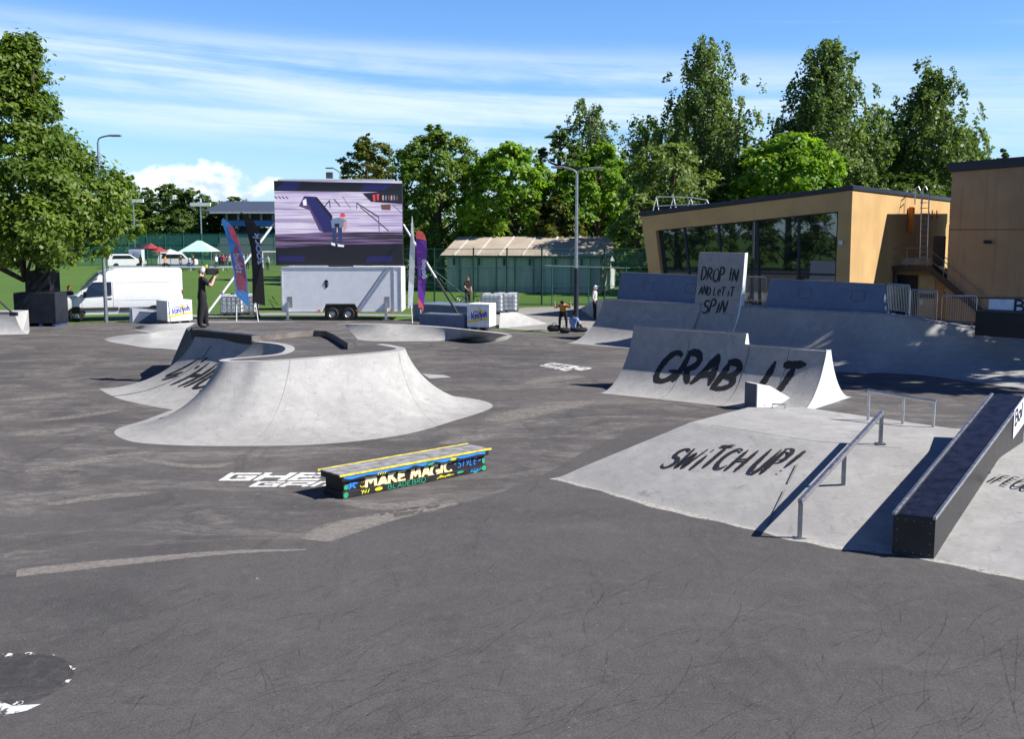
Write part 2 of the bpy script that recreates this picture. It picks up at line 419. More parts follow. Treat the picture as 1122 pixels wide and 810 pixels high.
# ---------------------------------------------------------------- brush lettering
def arcp(cx, cy, rx, ry, a0, a1, n=12): return [(cx + rx * math.cos(R(a0 + (a1 - a0) * i / n)), cy + ry * math.sin(R(a0 + (a1 - a0) * i / n))) for i in range(n + 1)]
FT = {
 'A': [[(0, 0), (.46, 1)], [(.46, 1), (.86, 0)], [(.12, .36), (.80, .40)]],
 'B': [[(.08, 0), (.10, 1)], [(.0, .97)] + arcp(.30, .76, .38, .23, 88, -80) + [(.12, .52)], [(.12, .52)] + arcp(.34, .27, .44, .26, 85, -90) + [(.02, .0)]],
 'C': [arcp(.48, .5, .46, .5, 50, 320, 18)], 'D': [[(.08, 0), (.10, 1)], [(-.02, .97)] + arcp(.22, .5, .56, .48, 85, -88, 16) + [(.02, .01)]],
 'E': [[(.10, 1), (.06, 0)], [(.10, .97), (.74, 1.0)], [(.08, .52), (.60, .55)], [(.04, .02), (.72, .04)]],
 'F': [[(.10, 1), (.06, 0)], [(.08, .97), (.78, 1.0)], [(.08, .54), (.60, .56)]],
 'G': [arcp(.48, .5, .46, .5, 55, 345, 20) + [(.90, .42), (.52, .42)]],
 'H': [[(.08, 0), (.12, 1)], [(.78, 0), (.84, 1)], [(.08, .48), (.80, .54)]],
 'I': [[(.2, 0), (.24, 1)]], 'J': [[(.5, 1), (.5, .2), (.3, 0), (.05, .12)]], 'K': [[(.08, 0), (.10, 1)], [(.76, 1), (.12, .46)], [(.22, .54), (.82, 0)]],
 'L': [[(.12, 1), (.06, .02), (.70, .05)]], 'M': [[(.02, 0), (.14, 1)], [(.14, 1), (.46, .3), (.82, 1)], [(.82, 1), (.94, 0)]],
 'N': [[(.04, 0), (.10, 1)], [(.10, 1), (.74, 0)], [(.74, 0), (.84, 1.04)]], 'O': [arcp(.46, .5, .44, .5, 100, 470, 22)],
 'P': [[(.08, -.06), (.10, 1)], [(-.02, .95)] + arcp(.30, .72, .42, .26, 85, -85) + [(.10, .46)]],
 'R': [[(.08, 0), (.10, 1)], [(-.02, .96)] + arcp(.30, .74, .40, .24, 85, -85) + [(.12, .50)], [(.30, .48), (.86, -.02)]],
 'S': [arcp(.48, .76, .36, .24, 25, 235, 12) + arcp(.42, .26, .40, .27, 70, -160, 12)],
 'T': [[(.42, 0), (.48, 1)], [(-.05, .96), (.95, 1.02)]], 'U': [[(.08, 1), (.08, .3), (.22, .03), (.52, .0), (.72, .22), (.78, 1)]],
 'V': [[(.02, 1), (.38, 0), (.82, 1)]], 'W': [[(.0, 1), (.24, 0), (.50, .75), (.72, 0), (1.02, 1)]], 'Y': [[(.02, 1), (.40, .45)], [(.84, 1), (.30, -.05)]],
 'e': [[(.08, .40), (.66, .44)] + arcp(.38, .38, .30, .36, 10, 320, 14)], 'i': [[(.18, 0), (.22, .70)], [(.22, .92), (.27, .99)]],
 'a': [arcp(.32, .3, .30, .32, 20, 380, 14), [(.62, .62), (.64, 0)]], 'l': [[(.14, 0), (.16, 1)]], 'n': [[(.06, 0), (.08, .6)], [(.08, .4), (.3, .62), (.52, .5), (.54, 0)]],
 'd': [arcp(.30, .3, .28, .32, 20, 380, 14), [(.62, 1), (.58, 0)]], 't': [[(.22, 1), (.2, .1), (.42, 0)], [(.0, .66), (.5, .68)]], 's': [arcp(.3, .48, .22, .16, 30, 230, 8) + arcp(.26, .16, .24, .17, 70, -160, 8)],
 'o': [arcp(.32, .3, .30, .32, 20, 380, 14)], 'b': [[(.1, 1), (.08, 0)], arcp(.36, .3, .28, .31, 200, -150, 14)], 'g': [arcp(.30, .32, .28, .3, 20, 380, 14), [(.6, .62), (.58, -.2), (.34, -.36), (.08, -.26)]],
 'y': [[(.04, .62), (.3, .04)], [(.62, .64), (.16, -.4)]], 'u': [[(.06, .62), (.08, .1), (.3, 0), (.54, .2), (.56, .62)], [(.56, .62), (.6, 0)]], 'j': [[(.3, .62), (.28, -.2), (.02, -.34)], [(.3, .9), (.33, .96)]],
 'p': [[(.06, .64), (.08, -.4)], arcp(.36, .32, .28, .3, 160, -190, 14)], 'r': [[(.06, .62), (.08, 0)], [(.08, .36), (.26, .6), (.46, .56)]],
 '!': [[(.40, 1.05), (.22, .34)], [(.12, .06), (.16, .0)]], '.': [[(.1, .06), (.15, 0)], ], "'": [[(.1, 1), (.16, .8)]], '-': [[(.1, .45), (.6, .5)]], ' ': [],
}
WID = {'I': .42, 'i': .42, 'l': .3, '!': .5, '.': .3, ' ': .45, 'M': 1.06, 'W': 1.10, 'T': .9, "'": .3, 'e': .74, 'a': .72, 'n': .66, 't': .5, 's': .55, 'o': .68, 'b': .68, 'd': .7, 'g': .7, 'y': .7, 'u': .7, 'j': .45, 'p': .7, 'r': .5}
def text_strokes(txt, h, slant=.2, gap=.16, jit=.03, rng=None, wide=1.0):
    rng = rng or random.Random(3); x = 0; out = []
    for ch in txt:
        dy = rng.uniform(-jit, jit) * 1.5; sc = 1 + rng.uniform(-jit, jit) * 2
        for st in FT[ch]:
            out.append([((x + px * wide + slant * py) * h, (py * sc + dy) * h) for px, py in st])
        x += (WID.get(ch, .88)) * wide + gap
    return out, x * h
def ribbon(mb, pts, w, f, step=.05, taper=(.55, .35), rng=None, rough=.12):
    """a brush stroke laid on the surface f(x, y)"""
    rng = rng or random
    q = []
    for (a, b), (c, d) in zip(pts[:-1], pts[1:]):
        n = max(1, int(math.hypot(c - a, d - b) / step))
        for i in range(n): q.append((a + (c - a) * i / n, b + (d - b) * i / n))
    q.append(pts[-1]); n = len(q)
    L = []; Rr = []
    for i, (x, y) in enumerate(q):
        x0, y0 = q[max(i - 1, 0)]; x1, y1 = q[min(i + 1, n - 1)]
        dx, dy = x1 - x0, y1 - y0; l = math.hypot(dx, dy) or 1; nx, ny = -dy / l, dx / l
        t = i / max(n - 1, 1); k = 1
        if t < .18: k = taper[0] + (1 - taper[0]) * t / .18
        if t > .75: k = min(k, taper[1] + (1 - taper[1]) * (1 - t) / .25)
        k *= 1 + rng.uniform(-rough, rough); hw = w / 2 * k
        L.append(f(x + nx * hw, y + ny * hw)); Rr.append(f(x - nx * hw, y - ny * hw))
    mb.grid([L, Rr])
def lettering(mb, txt, h, w, f, x0=0, y0=0, slant=.2, gap=.16, jit=.03, seed=1, step=.05, taper=(.55, .35), wide=1.0, fit=None, rough=.12, z0=0):
    rng = random.Random(seed); st, tot = text_strokes(txt, h, slant, gap, jit, rng, wide)
    k = fit / tot if fit else 1
    for i, s in enumerate(st):
        zo = z0 + i * .0005
        ribbon(mb, [(x0 + a * k, y0 + b) for a, b in s], w, (lambda x, y, zo=zo: f(x, y, zo)), step, taper, rng, rough)
    return tot * k
def plane_map(o, ux, uy, n, lift=.004):
    o = V(*o); ux = V(*ux).normalized(); uy = V(*uy).normalized(); n = V(*n).normalized()
    return lambda x, y, zo=0: o + ux * x + uy * y + n * (lift + zo)

# ---------------------------------------------------------------- ground
def sheet(name, pts, m, z, kind='structure'):
    b = MB(); b.poly([V(p[0], p[1], z) for p in pts]); o = b.build(name, m, None)
    o['kind'] = kind; return o
sheet('ground', [(-2600, -400), (2600, -400), (2600, 3800), (-2600, 3800)], GRASS, -.012)
far = [P(-260, 352), P(60, 355.5), P(160, 350.5), P(300, 349), P(440, 351), P(500, 357), P(545, 361), P(600, 366)]
sheet('asphalt_old', [(-60, -20), (60, -20), (60, 50), (45, 62), (12, 66), (5, 52)] + [(p.x, p.y) for p in reversed(far)], ASPH, 0)
nw = spline([P(*q) for q in ((-300, 640), (-60, 636), (20, 629), (120, 619), (230, 609), (335, 603), (348, 594), (372, 583), (412, 574), (455, 566), (520, 548), (575, 530), (612, 512), (650, 490), (700, 470))], 6)
sheet('asphalt_new', [(p.x, p.y) for p in nw] + [(8, 24), (30, 20), (30, 2), (-30, 2)], ASPN, .0025)
PAVE = concrete('pale_paving', .30, (1, .97, .93), .1)
pv = [P(500, 355.5), P(548, 341), P(576, 337), P(690, 334), P(760, 338), P(700, 366), P(600, 364.5)]
sheet('path', [(p.x, p.y) for p in pv], PAVE, .006)
pv2 = [P(120, 347.5), P(300, 342.5), P(470, 345), P(470, 347), P(300, 345.5), P(120, 350.5)]
sheet('footpath', [(p.x, p.y) for p in pv2], PAVE, .006)

# light wear, a chalky strip and tyre scuffs on the asphalt
def ground_map(o, ux, uy): return lambda x, y, zo=0: V(o.x + ux.x * x + uy.x * y, o.y + ux.y * x + uy.y * y, .004 + zo)
def worn_mat():
    m, nt, bs = nodes('worn_strip'); t = NT(nt); v = t.co(); at = nt.nodes.new('ShaderNodeAttribute'); at.attribute_name = 'wear'
    n = t.noise(t.map(v, (1, 2.4, 1), (0, 0, .2)), 1.6, 12, .80, .8); g = t.noise(v, 9, 6, .8)
    s = t.m('ADD', t.m('MULTIPLY', n, .75), t.m('ADD', t.m('MULTIPLY', g, .35), t.m('MULTIPLY', at.outputs['Fac'], .62)))
    nt.links.new(t.ramp(s, .78, 1.15, 0, .80), bs.inputs['Alpha'])
    nt.links.new(t.mix(t.ramp(g, .3, .7), (.16, .145, .133), (.27, .25, .23)), bs.inputs['Base Color']); bs.inputs['Roughness'].default_value = .85
    return m
WORN = worn_mat(); WV = []
mb = MB()
def worn(pts, widths, soft=True):
    c = spline([P(*p) for p in pts], 8); n = len(c); rows = []
    for i, p in enumerate(c):
        t = i / (n - 1) * (len(widths) - 1); k = int(min(t, len(widths) - 2)); w = widths[k] + (widths[k + 1] - widths[k]) * (t - k)
        d = (c[min(i + 1, n - 1)] - c[max(i - 1, 0)]).normalized(); nn = V(-d.y, d.x, 0)
        e = min(1, 5 * i / n, 5 * (n - 1 - i) / n) if soft else 1
        rows.append([V(p.x, p.y, .005) + nn * w * k_ for k_ in ((-1.1, -.7, -.3, .3, .7, 1.1) if soft else (-.55, -.5, -.2, .2, .5, .55))]); WV.extend([f_ * e for f_ in ((0, .35, .8, .8, .35, 0) if soft else (.0, .75, 1, 1, .75, 0))])
    mb.grid(rows)
worn([(18, 629), (90, 621), (170, 613), (250, 606), (335, 603)], [.36, .38, .30, .20, .05], False)
worn([(345, 593), (372, 580), (410, 570), (455, 560), (500, 552)], [.5, .75, .6, .4, .1], False)
for q_ in (([(190, 452), (240, 458), (300, 462)], [.1, .5, .1]), ([(0, 476), (50, 474), (96, 468)], [.5, .9, .1]), ([(30, 463), (90, 456), (150, 446)], [.1, .6, .1]), ([(520, 470), (565, 455), (625, 444), (660, 438)], [.1, 1.3, 1.0, .1]), ([(470, 490), (520, 480), (560, 476)], [.1, .8, .1]), ([(0, 440), (40, 436), (90, 430)], [.2, 1.0, .1]), ([(20, 560), (110, 545), (190, 540)], [.1, .5, .1]), ([(350, 545), (430, 556), (500, 540)], [.1, .6, .1]), ([(0, 520), (60, 512), (130, 500), (200, 492)], [.1, .6, .5, .1]), ([(560, 425), (610, 415), (650, 412)], [.1, 1.2, .1]), ([(120, 500), (220, 512), (260, 505)], [.1, .4, .1])): worn(*q_)
o = mb.build('worn_asphalt', WORN, fix=False); o['kind'] = 'structure'; at_ = o.data.attributes.new('wear', 'FLOAT', 'POINT'); at_.data.foreach_set('value', WV)
SCUFF = alpha_noise('tyre_rubber', (.022, .021, .024), 5, .35, .60, .30)
mb = MB(); rng = random.Random(11)
for i in range(420):
    px = rng.uniform(-40, 1160); py = 520 + 310 * rng.random() ** .6
    if px > 600 and py < 640: py = rng.uniform(640, 820)
    c = P(px, py); a = rng.gauss(.85, .4); L = rng.uniform(.2, 1.0) if i % 8 else rng.uniform(1.2, 3.2); k = rng.gauss(0, .25)
    w = rng.uniform(.007, .018); rows = []; p = V(c.x, c.y, 0)
    zz = .0062 + i * 4e-6
    n = 14
    for j in range(n + 1):
        nn = V(-math.sin(a), math.cos(a), 0); ww = w * min(1, 4 * j / n + .15, 4 * (n - j) / n + .15)
        rows.append([p + nn * ww / 2 + V(0, 0, zz), p - nn * ww / 2 + V(0, 0, zz)])
        p = p + V(math.cos(a), math.sin(a), 0) * L / n; a += k * L / n
    mb.grid(rows)
o = mb.build('scuff_marks', SCUFF); tag(o, 'thin dark tyre scuffs criss-crossing the asphalt', 'scuff marks', kind='stuff')
# worn painted disc at the near left corner
mb = MB(); c = P(-6, 748); rx = (P(76, 745) - P(-6, 745)).x
rim = [V(c.x + rx * math.cos(R(a)), c.y + rx * .98 * math.sin(R(a)), .004) for a in range(0, 360, 6)]
mb.poly(rim); o = mb.build('painted_disc_ground', alpha_noise('old_black_paint', (.046, .045, .048), 6, .3, .6, .40)); o.location.z = .004; o['kind'] = 'structure'
mb = MB()
for r0, r1, a0, a1 in ((.86, .99, -95, -20), (.94, 1.0, -30, 110), (.74, .9, -90, -40), (.78, .95, 60, 120)):
    rows = []
    for k in range(31):
        a = R(a0 + (a1 - a0) * k / 30)
        rows.append([V(c.x + rx * r * math.cos(a), c.y + rx * r * math.sin(a), .0115 + r0 * .001) for r in (r0, r1)])
    mb.grid(rows)
o = mb.build('flaking_white_paint', alpha_noise('flaking_white', (.6, .59, .56), 5, .58, .62, 1)); o['kind'] = 'structure'
mb = MB(); mb.poly([P(*q, .012) for q in ((-30, 768), (0, 769), (14, 774), (28, 773), (45, 772), (30, 779), (0, 786), (-30, 790))])
o = mb.build('white_ground_paint', alpha_noise('worn_white', (.60, .63, .68), 4, .40, .50, 1)); o['kind'] = 'structure'

# stencilled words on the ground
def block(mb, txt, f, h, slant, w, x0=0, y0=0, gap=.14, wide=1.0):
    B = {'G': [[(.9, .9), (.1, .9), (.1, .1), (.9, .1), (.9, .5), (.5, .5)]], 'H': [[(.1, 0), (.1, 1)], [(.9, 0), (.9, 1)], [(.1, .5), (.9, .5)]],
         'E': [[(.9, .9), (.1, .9), (.1, .1), (.9, .1)], [(.1, .5), (.75, .5)]], 'T': [[(0, .9), (1, .9)], [(.5, .8), (.5, 0)]], 'O': [[(.1, .1), (.1, .9), (.9, .9), (.9, .1), (0, .1)]],
         'A': [[(.1, 0), (.1, .9), (.9, .9), (.9, 0)], [(.1, .4), (.9, .4)]], 'M': [[(.06, 0), (.06, .9), (.5, .9), (.5, .2)], [(.5, .9), (.94, .9), (.94, 0)]], 'S': [[(.9, .9), (.1, .9), (.1, .5), (.9, .5), (.9, .1), (.1, .1)]]}
    x = x0; j = 0
    for ch in txt:
        for st in B[ch]:
            for (a, b_), (c_, d_) in zip(st[:-1], st[1:]):
                dx, dy = c_ - a, d_ - b_; l = math.hypot(dx, dy); dx /= l; dy /= l
                hx = w / 2; e = .10
                A = (a - dx * e * .9, b_ - dy * e * .9); C_ = (c_ + dx * e * .9, d_ + dy * e * .9)
                nx, ny = -dy * hx, dx * hx
                pts = [(A[0] + nx, A[1] + ny), (A[0] - nx, A[1] - ny), (C_[0] - nx, C_[1] - ny), (C_[0] + nx, C_[1] + ny)]
                mb.poly([f((x + min(max(p, 0), 1) * wide) + slant * min(max(q, 0), 1), y0 + min(max(q, 0), 1) * h, j * .0004) for p, q in pts]); j += 1
        x += wide + gap
def quad_map(a, b, c, d):
    return lambda x, y, zo=0: (a * (1 - x) * (1 - y) + b * x * (1 - y) + c * x * y + d * (1 - x) * y) + V(0, 0, .004 + zo)
def ground_logo(name, a, b, c, d, label):
    mb = MB(); q = quad_map(a, b, c, d)
    f1 = lambda x, y, zo=0: q(x, y, zo)
    n = 6; wd = .92 / 6
    block(mb, 'GHETTO', f1, .58, .05, .26, 0, .42, .012, wd - .012)
    block(mb, 'GAMES', f1, .36, .04, .22, .14, 0, .012, .128)
    o = mb.build(name, ROADW, None, fix=False); tag(o, label, 'ground lettering'); return o
ground_logo('ground_lettering', P(238, 534), P(478, 534), P(490, 518.5), P(240, 518.5), 'large white stencilled words on the asphalt behind the painted grind bench')
ground_logo('ground_lettering', P(626, 408), P(584, 400), P(603, 397.5), P(652, 404), 'small white stencilled words on the asphalt in front of the shaded quarter pipe')

# ---------------------------------------------------------------- ramps
def arc_prof(t0=18, n=14):
    pm = R(90 - t0); return [(math.sin(pm * i / n) / math.sin(pm), (1 - math.cos(pm * i / n)) / (1 - math.cos(pm))) for i in range(n + 1)]
LINE = [(i / 6, i / 6) for i in range(7)]
def rows_of(lip, base, prof):
    return [[V(b.x + (l.x - b.x) * w, b.y + (l.y - b.y) * w, b.z + (l.z - b.z) * z) for w, z in prof] for l, b in zip(lip, base)]
def arc_map(lip0, lip1, base0, base1, prof, lift=.006):
    """(u, s) in 0..1 on a straight ramp: u along, s up the arc"""
    n = len(prof) - 1
    def f(u, s):
        k = min(max(s, 0) * n, n - 1e-6); i = int(k); t = k - i
        w = prof[i][0] + (prof[i + 1][0] - prof[i][0]) * t; z = prof[i][1] + (prof[i + 1][1] - prof[i][1]) * t
        l = lip0.lerp(lip1, u); b = base0.lerp(base1, u)
        return V(b.x + (l.x - b.x) * w, b.y + (l.y - b.y) * w, b.z + (l.z - b.z) * z)
    def g(u, s, zo=0):
        p = f(u, s); n_ = (f(u + .01, s) - p).cross(f(u, s + .02) - f(u, s - .0)).normalized()
        return p + n_ * (lift + zo)
    return g
def coping(mb, lip, r=.03, dz=.0): mb.tube([p + V(0, 0, dz) for p in lip], r, 8)
def band(mb, lip, side, w, lift=.004):
    rows = []
    for i, p in enumerate(lip):
        d = lip[min(i + 1, len(lip) - 1)] - lip[max(i - 1, 0)]; d.z = 0; d.normalize(); n = V(-d.y, d.x, 0) * side
        rows.append([p + V(0, 0, lift), p + n * w + V(0, 0, lift)])
    mb.grid(rows)
ZL = V(0, 0, 1)

# --- spine ramp with the words GRAB IT
def spine_ramp():
    A = P(694.5, 358.4, 1.76); B = P(816, 366.2, 1.76); C = P(818.8, 377.8, 1.46); Dp = P(906.5, 384, 1.46)
    e = (V(Dp.x, Dp.y, 0) - V(A.x, A.y, 0)).normalized(); nb = V(-e.y, e.x, 0)
    a0 = V(A.x, A.y, 0); L = (V(Dp.x, Dp.y, 0) - a0).length; Lm = (V(B.x, B.y, 0) - a0).dot(e)
    run = 1.78
    t = thing('spine_ramp', a0, 'pale concrete spine ramp with GRAB IT brushed in black and a stepped top', 'skate ramp')
    prof = arc_prof(22, 18); mb = MB(); th = .10
    def pt(u, h, off): return a0 + e * u + nb * off + ZL * h
    def cut(h): return [(w, z) for w, z in fine if z * 1.76 <= h + 1e-6]
    fine = arc_prof(22, 60)
    wl = max(w for w, z in fine if z * 1.76 <= 1.46); gap = run * (1 - wl)
    for (u0, u1, h) in ((0, Lm, 1.76), (Lm, L, 1.46)):
        n = 10; us = [u0 + (u1 - u0) * i / n for i in range(n + 1)]
        pr = [(w, z) for k, (w, z) in enumerate(cut(h)) if k % 3 == 0 or k == len(cut(h)) - 1]
        front = rows_of([pt(u, 1.76, 0) for u in us], [pt(u, .002, -run) for u in us], pr)
        back = rows_of([pt(u, 1.76, th) for u in us], [pt(u, .002, th + run) for u in us], pr)
        mb.grid(front); mb.grid(back); mb.grid([[x[-1], y[-1]] for x, y in zip(front, back)])
        if u0 == 0: mb.poly(front[0] + list(reversed(back[0]))); endA = (front[n][-1], back[n][-1])
        else: endB = (front[n], back[n])
    mb.build('ramp_surface', CON, t, smooth=35)
    mb = MB(); coping(mb, [pt(0, 1.765, .0), pt(Lm, 1.765, .0)], .028); coping(mb, [pt(Lm, 1.465, -gap), pt(L, 1.465, -gap)], .028); mb.build('coping', STEEL, t, smooth=True)
    mb = MB()
    for off in (0, L + .004):
        pass
    # end cheek of the ramp, sunlight put into its paler colour
    sh = e * .012
    mb.prism([p + sh for p in endB[0]] + [p + sh for p in reversed(endB[1])], e * .012)
    mb.prism([pt(Lm + .01, 1.44, -gap), pt(Lm + .01, 1.44, th + gap), pt(Lm + .01, 1.77, th), pt(Lm + .01, 1.77, 0)], e * .012)
    mb.build('end_panel', mat('cheek_sunlit', (.58, .61, .66), .5), t)
    mb = MB(); g = arc_map(pt(0, 1.76, 0), pt(L, 1.76, 0), pt(0, .002, -run), pt(L, .002, -run), prof)
    S = 2.35
    f = lambda x, y, zo=0: g(x / L, y / S, zo)
    lettering(mb, 'GRAB', .80, .185, f, 1.08, .98, .36, .10, .05, 5, .04, fit=2.55)
    lettering(mb, 'IT', .80, .19, f, 4.22, .98, .36, .28, .04, 8, .04, fit=1.15)
    o = mb.build('lettering', MARK, t, fix=False)
    mb = MB()
    for u in (1.9, 3.75, 4.9): mb.tube([g(u / L, s / 12, -.004) for s in range(0, 12)], .006, 4)
    mb.build('seam', DARK, t)
    # small hubba box standing against the front of it
    return t
spine_ramp()

# --- small white kicker in front of the spine
def kicker():
    a = P(829, 449.8)
    e = V(.92, .40, 0).normalized(); nb = V(-.40, .92, 0).normalized()
    t = thing('kicker_box', a, 'small white wedge-shaped ledge box tucked between the spine ramp and the funbox', 'skate ramp')
    def q(u, v, z): return a + e * u + nb * v + ZL * z
    pr = [q(0, 0, 0), q(1.42, 0, 0), q(1.42, 0, .05), q(.42, 0, .60), q(.16, 0, .66), q(0, 0, .68)]
    mb = MB(); mb.prism(pr, nb * .5); mb.build('body', WHITE, t, bevel=.008)
    mb = MB(); mb.prism([q(-.012, 0.0, .0), q(-.012, .5, 0), q(-.012, .5, .68), q(-.012, 0, .68)], -e * .012); mb.build('end_panel', mat('kicker_end_shade', (.11, .12, .15), .6), t)  # end face coloured dark to stand for its shade
    for k in range(4): MB().ball(q(.25 + .3 * k, -.004, .12), .014, 6).build('bolt', STEEL, t)
kicker()

# --- funbox with the words SWITCH UP!
FZ = .85
def funbox():
    base = [(609, 524), (622, 527.8), (660, 538), (730, 556.6), (786, 570.6), (832, 581.5), (862, 588.5), (890, 593.5), (926, 600), (975, 606), (1024, 614), (1122, 633), (1300, 672)]
    lip = [(758, 462.6), (765, 463.8), (790, 467.8), (826, 473.6), (858, 478.6), (884, 482.6), (893, 483.8), (905, 485), (930, 487), (963, 490), (1000, 493), (1122, 504.5), (1300, 524)]
    bp = spline([P(*q, .006) for q in base], 6); lp = spline([P(*q, FZ) for q in lip], 6)
    t = thing('funbox', P(832, 581), 'broad pale concrete funbox with SWITCH UP! brushed on its bank', 'skate ramp')
    prof = [(0, 0), (.03, .022), (.08, .07), (.2, .2), (.4, .4), (.6, .6), (.8, .8), (.93, .935), (.975, .985), (1, 1)]
    mb = MB(); mb.grid(rows_of(lp, bp, prof)); mb.build('bank', CON, t, smooth=60)
    back = [P(1300, 480, FZ), P(1042, 469.5, FZ), P(880, 446.5, FZ), P(820, 446.5, FZ)]
    deck = lp + back
    mb = MB(); mb.poly(deck)
    bk = back + [lp[0]]
    tip = V(bp[0].x, bp[0].y, 0) - V(lp[0].x, lp[0].y, 0)
    off = [V(1.0, 2.4, 0), V(1.1, 2.5, 0), V(.9, 2.6, 0), V(-.5, 1.6, 0), tip]
    mb.grid([[p, V(p.x, p.y, .005) + o_] for p, o_ in zip(bk, off)])
    mb.build('deck', CON, t)
    mb = MB()
    rows = []
    for p, l in zip(bp, lp):
        d = (p - l); d.z = 0; d.normalize(); w = .10 + .05 * math.sin(p.x * 3.1) + .03 * math.sin(p.x * 11)
        rows.append([V(p.x, p.y, .012) - d * .03, V(p.x, p.y, .004) + d * w])
    mb.grid(rows); mb.build('apron', alpha_noise('crumbling_mortar', (.36, .345, .32), 9, .30, .46, 1), t)
    # dark joint where the two banks meet, and the joint along the deck
    mb = MB(); a = P(886, 484, FZ) ; b = P(838, 583, .01)
    for k0, k1 in ((.05, .42), (.5, .72)):
        mb.poly([b.lerp(a, k0) + V(-.018, 0, .008), b.lerp(a, k0) + V(.018, 0, .008), b.lerp(a, k1) + V(.018, 0, .008), b.lerp(a, k1) + V(-.018, 0, .008)])
    mb.grid([[p + V(0, .02, .005), p + V(0, .045, .005)] for p in lp[10:60]])
    mb.build('joint', mat('joint_filler', (.19, .185, .175), .8), t)
    # lettering
    q = [P(728, 512, .3), P(856, 519, .38), P(868, 500, .62), P(748, 490, .6)]
    # the bank is close to a plane here: use it
    o = P(700, 548, .006); l0 = P(790, 467.8, FZ); b1 = P(786, 570.6, .006)
    n = (b1 - o).cross(l0 - o).normalized()
    if n.z < 0: n = -n
    a0 = RP(723, 512, o, n); a1 = RP(862, 520, o, n); up = RP(742, 490, o, n)
    ux = (a1 - a0).normalized(); uy = (up - a0); uy = (uy - ux * uy.dot(ux)).normalized(); Hh = (up - a0).dot(uy); sh = (up - a0).dot(ux) / Hh
    f = plane_map(a0, ux, uy, n, .02)
    mb = MB(); lettering(mb, 'SWiTCH UP!', abs(Hh), .088, f, 0, 0, .25, .12, .05, 4, .04, fit=(a1 - a0).length)
    o2 = mb.build('lettering', MARK, t, fix=False)
    o = P(1122, 633, .006); b1 = P(1024, 614, .006); l0 = P(1100, 502.4, FZ); n = (b1 - o).cross(l0 - o).normalized()
    if n.z < 0: n = -n
    a0 = RP(1070, 527, o, n); a1 = RP(1150, 543, o, n); up = RP(1076, 517.5, o, n); ux = (a1 - a0).normalized(); uy = (up - a0); uy = (uy - ux * uy.dot(ux)).normalized()
    mb = MB(); lettering(mb, 'LiFEGOOD', (up - a0).dot(uy), .035, plane_map(a0, ux, uy, n, .02), 0, 0, .3, .12, .03, 6, .03, fit=(a1 - a0).length)
    mb.build('lettering', MARK, t, fix=False)
    mb = MB(); s = P(846, 447.5, FZ); mb.tube([s, s + V(0, 0, .09), s + V(.26, -.06, .09), s + V(.26, -.06, 0)], .014, 6); mb.build('staple', STEELD, t, smooth=True)
    return t
funbox()

def slope_rail():
    a = P(876, 590.5); top0 = a + V(0, 0, .60)
    b = P(922.5, 538.5, .46); c = P(964.5, 487.3, .85)
    t = thing('sloped_grind_rail', a, 'square steel grind rail running up the funbox bank on three posts', 'grind rail')
    t0 = a + V(0, 0, .58); t1 = c + V(0, 0, .56); d = (t1 - t0).normalized()
    mb = MB(); mb.bar(t0 - d * .03, t1 + d * .03, .07, .07); mb.build('rail', STEEL, t, bevel=.006)
    for p, bz in ((a, 0), (a.lerp(c, .5), .37), (c, .845)):
        k = (V(p.x, p.y, 0) - V(a.x, a.y, 0)).length / (V(c.x, c.y, 0) - V(a.x, a.y, 0)).length
        h = t0.lerp(t1, k).z; mb = MB(); mb.bar((p.x, p.y, bz - .02), (p.x, p.y, h - .03), .06, .06, V(0, 1, 0)); mb.build('post', STEELD, t, bevel=.004); MB().box((p.x, p.y, bz + .012 + (.012 if bz else 0)), (.17, .17, .014), M=None if not bz or bz > .5 else Matrix.Rotation(.0, 3, 'X')).build('base_plate', STEELD, t, bevel=.003)
slope_rail()
def flat_rail():
    pts = [P(951, 461, FZ), P(989, 464.6, FZ), P(1022.6, 468.2, FZ)]
    t = thing('flat_grind_rail', pts[0], 'thin tubular grind rail on the far edge of the funbox deck', 'grind rail')
    a = pts[0] + ZL * .60; b = pts[2] + ZL * .50
    d = (b - a).normalized(); mb = MB(); mb.tube([a - d * .03, b + d * .03], .035, 10); mb.build('rail', STEEL, t, smooth=True)
    for i, p in enumerate(pts):
        mb = MB(); mb.tube([p - ZL * .02, p + ZL * (.60 - .05 * i)], .028, 8); mb.build('post', STEEL, t, smooth=True)
flat_rail()

